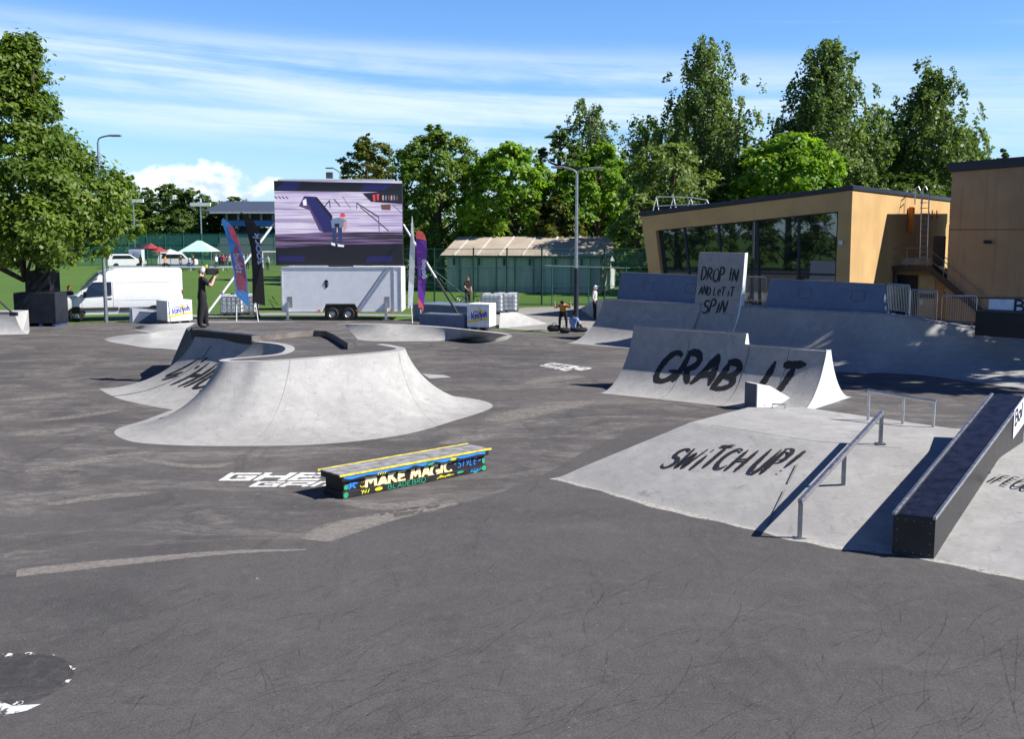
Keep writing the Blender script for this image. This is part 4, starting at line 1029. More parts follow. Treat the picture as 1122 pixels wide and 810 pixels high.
def brown_block():
    A = D(1035.5, 348, 56); A.z = 0; e = V(.819, -.574, 0); n = V(-.574, -.819, 0); d2 = -n
    zt = D(1038, 186, 56).z
    L = 26; t = thing('stair_building', A, 'taller brown stained building with a dark roof edge at the right', 'building')
    rise = .055
    mb = MB(); mb.prism([A, A + e * L, A + e * L + ZL * (zt + rise * L), A + ZL * zt], d2 * .3)
    mb.build('front_wall', ST_DARK, t)
    mb = MB(); mb.prism([A + d2 * .3, A + d2 * 11, A + d2 * 11 + ZL * zt, A + d2 * .3 + ZL * zt], e * .3); mb.prism([A + d2 * 11, A + d2 * 11 + e * L, A + d2 * 11 + e * L + ZL * (zt + rise * L), A + d2 * 11 + ZL * zt], d2 * .3); mb.build('rear_wall', ST_DARK, t)
    mb = MB(); a = A - e * .22 + n * .18; b = A + e * L + n * .18; mb.add([a + ZL * (zt - .12), b + ZL * (zt + rise * L - .12), b + d2 * 11.6 + ZL * (zt + rise * L - .12), a + d2 * 11.6 + ZL * (zt - .12)] + [a + ZL * (zt + .34), b + ZL * (zt + rise * L + .34), b + d2 * 11.6 + ZL * (zt + rise * L + .34), a + d2 * 11.6 + ZL * (zt + .34)], [(3, 2, 1, 0), (4, 5, 6, 7), (0, 1, 5, 4), (1, 2, 6, 5), (2, 3, 7, 6), (3, 0, 4, 7)])
    mb.build('roof', FASCIA, t, bevel=.02)
    mb = MB(); mb.bar(A + n * .004 + ZL * 4.62, A + e * L + n * .004 + ZL * 4.66, .03, .06); mb.build('wall_joint', mat('joint_brown', (.24, .17, .11), .9), t)
    mb = MB(); mb.bar(A + n * .03 + e * 2.3 + ZL * 1.3, A + e * L + n * .03 + ZL * 1.3, .06, .12); mb.build('plinth_edge', mat('plinth_brown', (.30, .22, .15), .9), t)
    W = lambda px, py, off=0: RP(px, py, A + n * off, n)
    mb = MB(); mb.box(W(1082, 265, .12), (.34, .22, .16), R(-35)); mb.build('wall_lamp', BLACK, t, bevel=.02)
    return A, e, n
BA, BE, BN = brown_block()

def link_block():
    # low connecting wall with two doors, a platform above and the outside stair
    d2 = -BN; A = BA + d2 * .9
    t = thing('link_block', A - BE * 3, 'low ochre link between the two buildings with a dark doorway and a pale door', 'building')
    z = 2.62; a = A - BE * 3.1; b = A + BE * .1
    W = lambda px, py, off=0: RP(px, py, A + BN * off, BN)
    mb = MB(); mb.prism([a, b, b + ZL * z, a + ZL * z], d2 * .25); mb.build('front_wall', ST_OCH, t)
    mb = MB(); p0, p1 = W(979, 330), W(1005, 330); p0.z = p1.z = 0; mb.prism([p0 + BN * .012, p1 + BN * .012, p1 + BN * .012 + ZL * 2.25, p0 + BN * .012 + ZL * 2.25], BN * -.01); mb.build('doorway', BLACK, t)
    mb = MB(); q0, q1 = W(1006.5, 330), W(1024, 330); q0.z = q1.z = 0
    mb.prism([q0 + BN * .03, q1 + BN * .03, q1 + BN * .03 + ZL * 2.25, q0 + BN * .03 + ZL * 2.25], BN * -.025); dd = mb.build('door', mat('pale_ochre_door', (.55, .42, .22), .6), t)
    mb = MB(); mb.prism([q0 + BN * .05 + ZL * 1.05, q1 + BN * .05 + ZL * 1.05, q1 + BN * .05 + ZL * 1.3, q0 + BN * .05 + ZL * 1.3], BN * -.015); mb.build('door_band', DARK, dd)
    mb = MB(); mb.prism([q0.lerp(q1, .1) + BN * .05 + ZL * .7, q0.lerp(q1, .3) + BN * .05 + ZL * .7, q0.lerp(q1, .3) + BN * .05 + ZL * .95, q0.lerp(q1, .1) + BN * .05 + ZL * .95], BN * -.015); mb.build('notice', WHITEP, dd)
    mb = MB(); mb.ball(W(1037, 318, .2), .17, 12); mb.build('globe_lamp', mat('grey_globe', (.35, .35, .36), .35), t, smooth=True)
    # stair
    s = thing('outside_stair', A - BE * 1.2, 'dark steel outside stair with tube handrails running down the brown wall', 'stair')
    pa, pb = W(971, 292, 1.1), W(1016, 292, 1.1); zp = (pa.z + pb.z) / 2
    M_ = mat('dark_stair_steel', (.045, .038, .034), .6, var=.3)
    mb = MB(); mb.prism([V(pa.x, pa.y, zp), V(pb.x, pb.y, zp), V(pb.x, pb.y, zp) + d2 * 1.4, V(pa.x, pa.y, zp) + d2 * 1.4], ZL * -.20); mb.build('landing', M_, s)
    top = V(pb.x, pb.y, zp); bot = W(1087, 352, 1.1); bot.z = max(bot.z, .0)
    dr = (bot - top)
    for off in (0, 1.1):
        mb = MB(); mb.bar(top + d2 * off, bot + d2 * off, .05, .30); mb.build('stringer', M_, s)
    nst = 15
    for i in range(nst):
        p = top + dr * ((i + .5) / nst); mb = MB(); mb.box(p + d2 * .55 + ZL * .02, (.27, 1.05, .035), R(-35)); mb.build('tread', M_, s)
    for off in (0, 1.1):
        for h in (.45, .95):
            mb = MB(); pts = [V(pa.x, pa.y, zp) + d2 * off + ZL * h, top + d2 * off + ZL * h, bot + d2 * off + ZL * h]; mb.tube(pts[0 if off == 0 else 1:], .022, 6); mb.build('handrail', GREY, s)
        for k in (.0, .25, .5, .75, 1.0):
            p = top + dr * k + d2 * off; mb = MB(); mb.tube([p, p + ZL * .96], .022, 6); mb.build('baluster', GREY, s)
    for k in (0, .5):
        p = V(pa.x, pa.y, zp).lerp(top, k); mb = MB(); mb.tube([p, p + ZL * .96], .022, 6); mb.build('baluster', GREY, s)
    p = V(pa.x, pa.y, zp) + BE * .4 + d2 * .3
    mb = MB(); mb.bar((p.x, p.y, 0), (p.x, p.y, zp - .2), .12, .12, V(0, 1, 0)); mb.build('support_post', M_, s)
    mb = MB(); mb.prism([W(980, 283, -.6), W(1022, 283, -.6), W(1022, 290, -.6), W(980, 290, -.6)], d2 * .1); mb.build('parapet', mat('pale_parapet', (.5, .42, .3), .8), s)
    mb = MB(); q = W(1029, 275, -.05); mb.box(q, (.55, .3, 1.55), R(-35)); mb.build('cabinet', BLACK, s)
    # roof ladder
    l = thing('roof_ladder', W(1010, 285, -.4), 'steel roof ladder with hooped tops above the stair landing', 'ladder')
    for px in (1008, 1016):
        b0 = W(px, 284, -.2); t0 = W(px + 2, 213, -.2); 
        mb = MB(); mb.tube([b0, t0, t0 - BE * .25 + ZL * .42 + d2 * .2, t0 - BE * .55 + ZL * .35 + d2 * .8, t0 - BE * .55 + d2 * .8 - ZL * .5], .035, 6); mb.build('stile', STEEL, l, smooth=True)
    for k in range(11):
        y = 222 + k * 6; mb = MB(); mb.tube([W(1008.2, y, -.2), W(1016.2, y, -.2)], .022, 6); mb.build('rung', STEEL, l)
link_block()

# crowd barriers on the deck of the quarter pipe
def barrier_proto(W_=2.2, H=1.08):
    t = thing('crowd_barrier', (0, 0, 0), 'galvanised crowd barrier', 'barrier', 'crowd barriers on the ramp deck')
    mb = MB(); mb.tube([(0, 0, .06), (0, 0, H - .1), (.1, 0, H), (W_ - .1, 0, H), (W_, 0, H - .1), (W_, 0, .06)], .026, 8); mb.build('frame', STEEL, t, world=False)
    mb = MB(); mb.tube([(0, 0, .16), (W_, 0, .16)], .018, 6)
    mb.build('bottom_rail', STEEL, t, world=False)
    for k in range(1, 15):
        x = W_ * k / 15; MB().tube([(x, 0, .16), (x, 0, H)], .010, 5).build('bar', STEEL, t, world=False)
    for x in (.25, W_ - .25):
        mb = MB(); mb.bar((x, -.28, .02), (x, .28, .02), .05, .03); mb.bar((x, 0, .02), (x, 0, .16), .04, .04, V(0, 1, 0)); mb.build('foot', STEEL, t, world=False)
    return t
bp0 = barrier_proto()
def put_barrier(a, b, label, first=False):
    o = bp0 if first else copy_tree(bp0)
    d = b - a; o.scale = (Vector((d.x, d.y)).length / 2.2, 1, 1)
    o.location = a; o.location.z = min(a.z, b.z) - .02; o.rotation_euler = (0, 0, math.atan2(d.y, d.x)); o['label'] = label
put_barrier(P(970, 342, 1.72), P(996, 346.5, 1.66), 'steel crowd barrier starting at the end of the right wall ride board', True)
put_barrier(P(997, 347, 1.62), P(1026, 353, 1.50), 'steel crowd barrier in front of the pale ochre door')
put_barrier(P(1031, 356.2, 1.42), P(1069, 358.5, 1.36), 'steel crowd barrier right beside the low black wall box')
put_barrier(P(818, 333, 1.75), P(839, 334, 1.75), 'steel crowd barrier standing in the gap between DROP IN panel and right wall ride')
def black_box():
    a, b = P(1068, 361, 1.3), P(1180, 368, 1.3); h = D(1068, 341.5, a.y).z - a.z; e = (b - a).normalized(); n = V(-e.y, e.x, 0)
    t = thing('black_counter', a, 'low matt black wall box under the BA banner on the right', 'counter')
    mb = MB(); mb.prism([a - ZL * .2, b - ZL * .2, b + ZL * h, a + ZL * h], n * .8); mb.build('body', mat('matt_black_board', (.016, .016, .018), .7), t, bevel=.01)
    mb = MB(); mb.prism([a + ZL * (h + .004) - e * .03 - n * .03, b + ZL * (h + .004) - n * .03, b + ZL * (h + .04) - n * .03, a + ZL * (h + .04) - e * .03 - n * .03], n * .9); mb.build('top_board', DARK, t)
    y = a.y + 1.3
    c0, c1 = D(1083, 341, y), D(1083, 326.6, y); 
    u = thing('banner', V(c0.x, y, c0.z), 'pale banner with large dark letters standing behind the low black wall box', 'banner')
    E = V(.93, -.37, 0).normalized(); N = V(-E.y, E.x, 0); hh = c1.z - c0.z
    mb = MB(); mb.prism([c0 - ZL * .3, c0 + E * 6 - ZL * .3, c0 + E * 6 + ZL * hh, c0 + ZL * hh], N * .03); mb.build('sheet', mat('pale_blue_white', (.62, .68, .78), .5), u)
    mb = MB(); mb.bar(c0 + ZL * hh - E * 1.2, c0 + E * 6 + ZL * hh, .05, .05); mb.build('top_rail', FASCIA, u)
    f = plane_map(c0 - N * .004, E, ZL, -N, .004); mb = MB()
    lettering(mb, 'BAL', .40, .085, f, .80, .0, 0, .16, 0, 2, .03, (1, 1), rough=0); mb.build('lettering', mat('print_black', (.02, .022, .03), .5), u, fix=False)
    for px in (1085, 1120):
        p = D(px, 341, y + .2); mb = MB(); mb.tube([V(p.x, p.y, .0), V(p.x, p.y, c0.z + hh)], .03, 6); mb.build('post', GREY, u)
black_box()

# ---------------------------------------------------------------- shed, fences and the far side of the field
def shed():
    Y = 83; a = D(490, 321, Y); b = D(657, 324, Y - 2.5); a.z = b.z = 0
    ez = D(490, 280, Y).z
    e = (b - a).normalized(); n = V(-e.y, e.x, 0)
    if n.y < 0: n = -n
    L = (b - a).length; dep = 9.5; rz = 4.0
    t = thing('storage_hall', a, 'long low storage hall with a tan sheet roof and pale green-grey walls behind the fence', 'building')
    mb = MB(); mb.prism([a, b, b + ZL * ez, a + ZL * ez], n * .15)
    for u in (0, L): mb.prism([a + e * u + n * .16, a + e * u + n * .16 + ZL * ez, a + e * u + n * dep / 2 + ZL * (rz - .08), a + e * u + n * dep + ZL * ez, a + e * u + n * dep], e * (.12 if u == 0 else -.12))
    wm, nt, bb = nodes('panel_wall'); tt = NT(nt); v = tt.co()
    st = tt.noise(tt.map(v, (1.1, 1.1, .12)), 1.4, 5, .6); c = tt.mix(tt.ramp(st, .38, .66), (.46, .50, .49), (.30, .34, .34))
    nt.links.new(c, bb.inputs['Base Color']); bb.inputs['Roughness'].default_value = .8
    mb.build('wall', wm, t)
    mb = MB()
    ov = .45
    r0 = [a - e * .4 - n * ov + ZL * (ez - .05), b + e * .9 - n * ov + ZL * (ez - .05)]; r1 = [a - e * .4 + n * dep / 2 + ZL * rz, b + e * .9 + n * dep / 2 + ZL * rz]; r2 = [a - e * .4 + n * (dep + ov) + ZL * (ez - .05), b + e * .9 + n * (dep + ov) + ZL * (ez - .05)]
    mb.prism([r0[0], r0[1], r1[1], r1[0]], ZL * .08); mb.prism([r1[0] + V(0, .01, 0), r1[1] + V(0, .01, 0), r2[1], r2[0]], ZL * .08)
    roof = mb.build('roof', mat('tan_roof_sheet', (.43, .365, .29), .6, var=.10, scale=.8), t)
    for k in range(7):
        u = (k + .6) / 7.4; mb = MB(); mb.bar(r0[0].lerp(r0[1], u) + ZL * .10, r1[0].lerp(r1[1], u) + ZL * .10, .13, .04); mb.build('roof_seam', mat('pale_seam', (.55, .52, .48), .6), roof)
    mb = MB(); mb.bar(r0[0] + ZL * .0, r0[1] + ZL * .0, .08, .14); mb.build('gutter', FASCIA, roof)
    for k in range(8):
        u = (k + .7) / 8.2; p = a.lerp(b, u) - n * .06; mb = MB(); mb.bar(p, p + ZL * (ez - .1), .07, .09, V(0, 1, 0)); mb.build('wall_stud', mat('stud_green', (.10, .14, .14), .7), t)
    for k in range(6):
        u = (k + .3) / 6.; p = a.lerp(b, u) - n * .12 + ZL * (ez - .45); mb = MB(); mb.box(p, (.16, .12, .5)); mb.build('bracket', BLACK, t)
shed()

FMESH = mesh_wire('green_wire_mesh', (.02, .13, .095), .08, .09)
FMESHF = mesh_wire('green_wire_mesh_far', (.025, .15, .135), .08, .30)
def fence(name, pts, h, npost, label, m, rails=(0.02, .33, .66, 1.0), braces=()):
    t = thing(name, pts[0], label, 'fence')
    for a, b in zip(pts[:-1], pts[1:]):
        d = b - a; L = d.length
        # the net is built along local X so the weave keeps its direction
        me = MB(); me.add([(0, 0, 0), (L, 0, 0), (L, 0, h), (0, 0, h)], [(0, 1, 2, 3)]); o = me.build('net', m, t, world=False, fix=False)
        o.location = a - wloc(t); o.rotation_euler = (0, 0, math.atan2(d.y, d.x))
        n = max(1, round(npost * L / sum((q - p).length for p, q in zip(pts[:-1], pts[1:]))))
        for k in range(n + 1):
            p = a + d * k / n; MB().tube([p, p + ZL * (h + .08)], .055, 6).build('post', GREENP, t)
        for r in rails: MB().bar(a + ZL * h * r + V(0, -.03, 0), b + ZL * h * r + V(0, -.03, 0), .035, .035).build('rail', GREENP, t)
    for p, s in braces:
        MB().tube([p + ZL * h * .62, p + V(s, -.02, 0)], .035, 6).build('brace', GREENP, t)
    return t
fy = 67.5
fp = [D(x, 330, fy) for x in (330, 476)]; 
def gz(p): return V(p.x, p.y, 0)
x476 = gz(D(476, 330, fy)); 
fence('sports_fence', [gz(D(335, 330, fy)), x476, gz(D(519, 330, fy)), gz(D(555.6, 330, fy)), gz(D(593.6, 330, fy)), gz(D(662, 330, fy + .5)), gz(D(730, 330, fy + 1))], 3.45, 8, 'tall green wire sports fence in front of the storage hall', FMESH, braces=((x476, 2.6), (x476, -2.6), (x476 + V(.0, .1, 0), 1.5)))
t = thing('handrail_pipe', gz(D(600, 330, fy - 3)), 'thin grey-green horizontal rail pipe in front of the green fence by the lamp post', 'railing')
mb = MB(); mb.tube([D(597, 291, fy - 1.2), D(690, 294, fy - 1.2)], .032, 6); mb.build('pipe', mat('pale_pipe', (.16, .26, .25), .5), t)
for x in (605, 645, 686):
    p = D(x, 292, fy - 1.2); mb = MB(); mb.tube([V(p.x, p.y, 0), p], .04, 6); mb.build('post', GREENP, t)
FY = 142
fence('field_fence', [gz(D(60, 290, FY)), gz(D(340, 290, FY + 4))], 4.1, 14, 'tall blue-green netted fence across the far end of the field', FMESHF)

def grandstand():
    Y = 178; x0 = D(236, 250, Y).x; x1 = D(420, 250, Y).x
    z = lambda py, y=Y: D(0, py, y).z
    t = thing('grandstand', V(x0, Y, 0), 'far grandstand with a dark roof, glazed gallery and bright blue band', 'building')
    mb = MB(); mb.prism([V(x0 + 1.4, Y, z(248)), V(x0 + 1.4, Y, z(233)), V(x0 + 1.4, Y + 18, z(233)), V(x0 + 1.4, Y + 18, z(248))], V(x1 - x0 - 1.4, 0, 0)); mb.build('gallery', mat('gallery_dark', (.03, .032, .04), .5), t)
    mb = MB(); mb.prism([V(x0 - 1, Y - 3, z(233, Y - 3)), V(x0 - 1, Y - 3, z(231, Y - 3)), V(x0 - 1, Y + 10, z(220.5, Y + 10)), V(x0 - 1, Y + 20, z(224, Y + 20)), V(x0 - 1, Y + 20, z(232, Y + 20))], V(x1 - x0, 0, 0)); mb.build('roof', mat('slate_blue_roof', (.060, .075, .110), .5), t)
    mb = MB(); mb.box(((x0 + x1) / 2, Y - 3.05, z(233, Y)), (x1 - x0, .3, .35)); mb.build('fascia', mat('pale_fascia', (.4, .42, .46), .5), t)
    mb = MB(); mb.box(((x0 + x1) / 2 + 1, Y - .6, z(244.6)), (x1 - x0 - 2, .4, .9)); mb.build('blue_band', mat('bright_blue_band', (.04, .16, .50), .5), t)
    for k in range(14):
        x = x0 + 2 + (x1 - x0 - 3) * k / 13; mb = MB(); mb.box((x, Y - .3, z(239)), (.35, .4, 1.9)); mb.build('mullion', mat('gallery_frame', (.25, .27, .3), .5), t)
    for k in range(5):
        x = x0 + 4 + (x1 - x0 - 6) * k / 4; mb = MB(); mb.bar((x, Y, z(248)), (x - 2, Y - 6, 0), .4, .4, V(0, 1, 0)); mb.build('strut', mat('stand_strut', (.12, .12, .13), .6), t)
    mb = MB(); mb.prism([V(x0 + 1.5, Y - 8, 0), V(x0 + 1.5, Y, z(250)), V(x0 + 1.5, Y + 14, z(250)), V(x0 + 1.5, Y + 14, 0)], V(x1 - x0 - 1.5, 0, 0)); mb.build('stand', mat('stand_dark', (.05, .05, .055), .8), t)
grandstand()

# things along the far touchline, each a thing of its own
def gazebo(px, Y, w, h, c, label, name='gazebo'):
    p = gz(D(px, 285, Y)); t = thing(name, p, label, 'tent', None)
    r = w / 2; mb = MB(); mb.add([p + V(-r, -r, h * .62), p + V(r, -r, h * .62), p + V(r, r, h * .62), p + V(-r, r, h * .62), p + V(-r * .12, 0, h), p + V(r * .12, 0, h)], [(0, 1, 5, 4), (1, 2, 5), (2, 3, 4, 5), (3, 0, 4), (3, 2, 1, 0)]); mb.build('canopy', c, t)
    for sx in (-1, 1):
        for sy in (-1, 1): MB().tube([p + V(sx * r * .97, sy * r * .97, 0), p + V(sx * r * .97, sy * r * .97, h * .62)], .05, 5).build('leg', GREY, t)
gazebo(219, 131, 3.9, 3.35, mat('pale_green_canvas', (.42, .66, .56), .7), 'pale mint green pavilion tent beyond the field fence')
def parasol(px, Y, r, h, c, label):
    p = gz(D(px, 285, Y)); t = thing('parasol', p, label, 'parasol', 'parasols at the far touchline')
    mb = MB(); n = 8; rim = [p + V(r * math.cos(k * math.pi / 4), r * math.sin(k * math.pi / 4), h - .6) for k in range(n)]
    mb.add(rim + [p + ZL * h], [(k, (k + 1) % n, n) for k in range(n)]); mb.build('canopy', c, t); MB().tube([p, p + ZL * h], .04, 5).build('pole', GREY, t)
parasol(159, 129, 1.7, 3.0, mat('black_canvas', (.02, .02, .025), .7), 'black parasol left of the red parasols at the far touchline')
parasol(166, 127, 1.0, 3.1, mat('red_canvas', (.30, .04, .045), .7), 'taller red parasol at the far touchline')
parasol(175, 127, 1.1, 2.7, mat('red_canvas', (.30, .04, .045), .7), 'lower red parasol right beside the pale folding table')
parasol(187, 129, 1.5, 2.4, mat('pale_canvas', (.5, .55, .6), .7), 'low pale grey parasol left of the mint green tent')
def far_table(px, Y, c, label, w=2.4):
    p = gz(D(px, 287, Y)); t = thing('folding_table', p, label, 'table')
    MB().box(p + ZL * .74, (w, .8, .08)).build('tabletop', c, t)
    for sx in (-1, 1):
        for sy in (-1, 1): MB().tube([p + V(sx * w * .45, sy * .32, 0), p + V(sx * w * .45, sy * .32, .7)], .04, 5).build('leg', GREY, t)
far_table(193, 124, mat('blue_cloth', (.03, .10, .42), .7), 'long blue covered table at the far touchline', 3.2); far_table(172, 124, mat('dark_cloth', (.04, .04, .05), .7), 'dark covered table below the red parasols', 3)
def touch_barrier():
    a, b = gz(D(120, 291, 125)), gz(D(262, 291, 125)); t = thing('pitch_barrier', a, 'long low white barrier rail along the far edge of the field', 'barrier')
    mb = MB(); mb.bar(a + ZL * .42, b + ZL * .42, .10, .22); mb.build('rail', WHITE, t)
    for k in range(9): p = a.lerp(b, k / 8); MB().bar(p, p + ZL * .4, .12, .12, V(0, 1, 0)).build('post', WHITE, t)
touch_barrier()
def goal():
    p = gz(D(288, 290, 122)); t = thing('football_goal', p, 'white football goal frame near the far fence by the black flag', 'goal')
    mb = MB(); mb.tube([p, p + ZL * 2.2, p + V(3.2, .8, 2.2), p + V(3.2, .8, 0)], .07, 6); mb.build('frame', WHITE, t)
    mb = MB(); mb.add([p + ZL * 2.2, p + V(3.2, .8, 2.2), p + V(2.8, 2.0, 0), p + V(-.4, 1.2, 0)], [(0, 1, 2, 3)]); mb.build('net', mesh_wire('white_net', (.6, .6, .6), .15, .12), t)
goal()

# ---------------------------------------------------------------- vehicles and event gear
def delivery_van():
    # local frame: +X from nose to tail, +Y the far side, side towards the camera is -Y
    L = 5.9
    t = thing('delivery_van', (0, 0, 0), 'white high-roof delivery van parked on the grass behind the tree', 'van')
    # stations: x, z bottom, z belt, z top, half width low, half width top
    st = [(0.0, .42, .80, .98, .80, .74), (.10, .36, .84, 1.10, .92, .84), (.45, .34, .95, 1.22, .99, .90), (1.05, .34, 1.10, 1.36, 1.0, .92), (1.12, .34, 1.15, 1.46, 1.0, .90),
          (1.55, .34, 1.2, 1.98, 1.0, .84), (1.95, .34, 1.2, 2.38, 1.0, .80), (2.3, .34, 1.2, 2.56, 1.0, .79), (2.9, .34, 1.2, 2.65, 1.0, .80), (4.5, .34, 1.2, 2.66, 1.0, .80), (5.75, .36, 1.2, 2.62, 1.0, .80), (5.88, .40, 1.2, 2.55, .97, .77)]
    def half(s, z):
        x, zb, zm, zt, wl, wt = s
        if z <= zm: return wl * (.93 + .07 * min(1, (z - zb) / max(zm - zb, .01) * 2.5))
        k = (z - zm) / max(zt - zm, .01); return wl + (wt - wl) * k ** 1.5
    def section(s):
        x, zb, zm, zt, wl, wt = s; r = .12 if zt > 1.5 else .06
        zs = [zb, zb + (zm - zb) * .5, zm, zm + (zt - zm) * .35, zm + (zt - zm) * .7, zt - r, zt - r * .3]
        left = [V(x, -half(s, z), z) for z in zs]; left[-1].y += r * .45
        top = [V(x, -half(s, zt) + r * 1.6, zt), V(x, 0, zt + .03), V(x, half(s, zt) - r * 1.6, zt)]
        right = [V(p.x, -p.y, p.z) for p in reversed(left)]
        return left + top + right
    rows = [section(s) for s in st]
    mb = MB(); mb.grid([r + [r[0]] for r in rows]); mb.poly(rows[0]); mb.poly(list(reversed(rows[-1])))
    VW = mat('van_white', (.80, .81, .82), .28, var=.03, spec=.5, coat=.5)
    body = mb.build('body', VW, t, smooth=35, world=False)
    GL = mat('van_glass', (.010, .014, .020), .06, var=.02, spec=.8)
    def interp(x):
        for s0, s1 in zip(st[:-1], st[1:]):
            if s0[0] <= x <= s1[0]:
                k = (x - s0[0]) / (s1[0] - s0[0]); return tuple(a + (b - a) * k for a, b in zip(s0, s1))
        return st[-1]
    def side(x, z, sgn=-1, off=.03): return V(x, sgn * (half(interp(x), z) + off), z)
    # windscreen
    mb = MB(); rws = []
    for x in np.linspace(1.14, 2.02, 6):
        s = interp(x); h = half(s, s[3]) - .10; rws.append([V(x - .04, y * h, s[3] + .075 - .03 * abs(y)) for y in (-1, -.5, 0, .5, 1)])
    mb.grid(rws); mb.build('windscreen', GL, t, smooth=True, world=False)
    for sg in (-1, 1):
        ol = [(1.32, 1.22), (1.62, 1.78), (1.85, 1.98), (2.62, 1.98), (2.62, 1.30), (1.9, 1.26)]
        mb = MB(); mb.poly([side(x, z, sg) for x, z in ol]); mb.build('side_window', GL, t, world=False)
        mb = MB(); mb.bar(side(1.1, .62, sg, .0), side(2.9, .62, sg, .0), .03, .16); mb.bar(side(2.95, .58, sg, .0), side(5.4, .58, sg, .0), .03, .20); mb.build('lower_trim', DARK, t, bevel=.005, world=False)
        for x in (1.28, 2.68): 
            mb = MB(); mb.tube([side(x, z, sg, .002) for z in np.linspace(.5, 1.95, 8)], .008, 4); mb.build('door_seam', mat('seam_grey', (.30, .31, .33), .6), t, world=False)
        mb = MB(); mb.tube([side(x, 1.05, sg, .002) for x in np.linspace(2.75, 5.8, 8)], .010, 4); mb.tube([side(x, 1.95, sg, .002) for x in np.linspace(2.75, 5.8, 8)], .008, 4); mb.build('pressing_line', mat('seam_pale', (.55, .57, .60), .5), t, world=False)
        mb = MB(); mb.box(side(2.52, 1.14, sg, .02), (.2, .03, .05)); mb.build('handle', BLACK, t, bevel=.005, world=False)
        mb = MB(); mb.box(side(1.42, 1.36, sg, .16), (.14, .22, .30)); mb.bar(side(1.45, 1.26, sg, 0), side(1.45, 1.26, sg, .12), .05, .05); mb.build('mirror', BLACK, t, bevel=.03, world=False)
        mb = MB(); mb.poly([side(.06, .84, sg, .01), side(.55, .92, sg, .012), side(.62, 1.08, sg, .012), side(.12, .98, sg, .012)]); mb.build('headlight', mat('headlight', (.45, .48, .52), .12, var=.3, scale=9), t, world=False)
        mb = MB(); mb.box((5.86, sg * .90, 1.25), (.06, .14, .55)); mb.build('tail_light', mat('tail_red', (.25, .02, .03), .3), t, bevel=.01, world=False)
        for x in (1.0, 4.55):
            mb = MB(); mb.lathe([(.19, -.1), (.30, -.11), (.345, -.06), (.345, .06), (.30, .11), (.19, .1)], (x, sg * .88, .345), 20, 'Y'); w = mb.build('wheel', RUBBER, t, smooth=True, world=False)
            mb = MB(); mb.lathe([(.001, .06), (.07, .07), (.15, .045), (.20, .10), (.21, .10)], (x, 0, .345), 18, 'Y')
            mb.v = [(a, (b + .88) * sg, c) for a, b, c in mb.v]; mb.build('rim', mat('alloy', (.5, .51, .52), .35, .6, .1), w, smooth=True, world=False)
            for k in range(5):
                a = k * 2 * math.pi / 5; MB().box((x + .12 * math.cos(a), sg * .985, .345 + .12 * math.sin(a)), (.05, .01, .07), M=Matrix.Rotation(-a, 3, 'Y')).build('rim_opening', BLACK, w, world=False)
            mb = MB(); pts = [side(x + .42 * math.cos(a), max(.36, .345 + .42 * math.sin(a)), sg, .008) for a in np.linspace(.1, math.pi - .1, 12)]; mb.poly(pts); mb.build('wheel_arch', BLACK, t, world=False)
    mb = MB(); mb.box((.02, 0, .52), (.16, 1.72, .26)); mb.build('bumper', DARK, t, bevel=.04, world=False)
    mb = MB(); mb.box((-.005, 0, .86), (.06, 1.0, .22)); mb.build('grille', BLACK, t, bevel=.02, world=False)
    mb = MB(); mb.box((-.07, 0, .50), (.01, .5, .11)); mb.build('number_plate', WHITEP, t, world=False)
    mb = MB(); mb.box((3.9, 0, .42), (2.6, 1.2, .2)); mb.build('underbody', BLACK, t, world=False)
    a = P(74, 353.0); rz = R(19)
    place(t, V(a.x - .92, a.y + .75, 0), rz); t.scale = (1.06, 1, 1)
delivery_van()

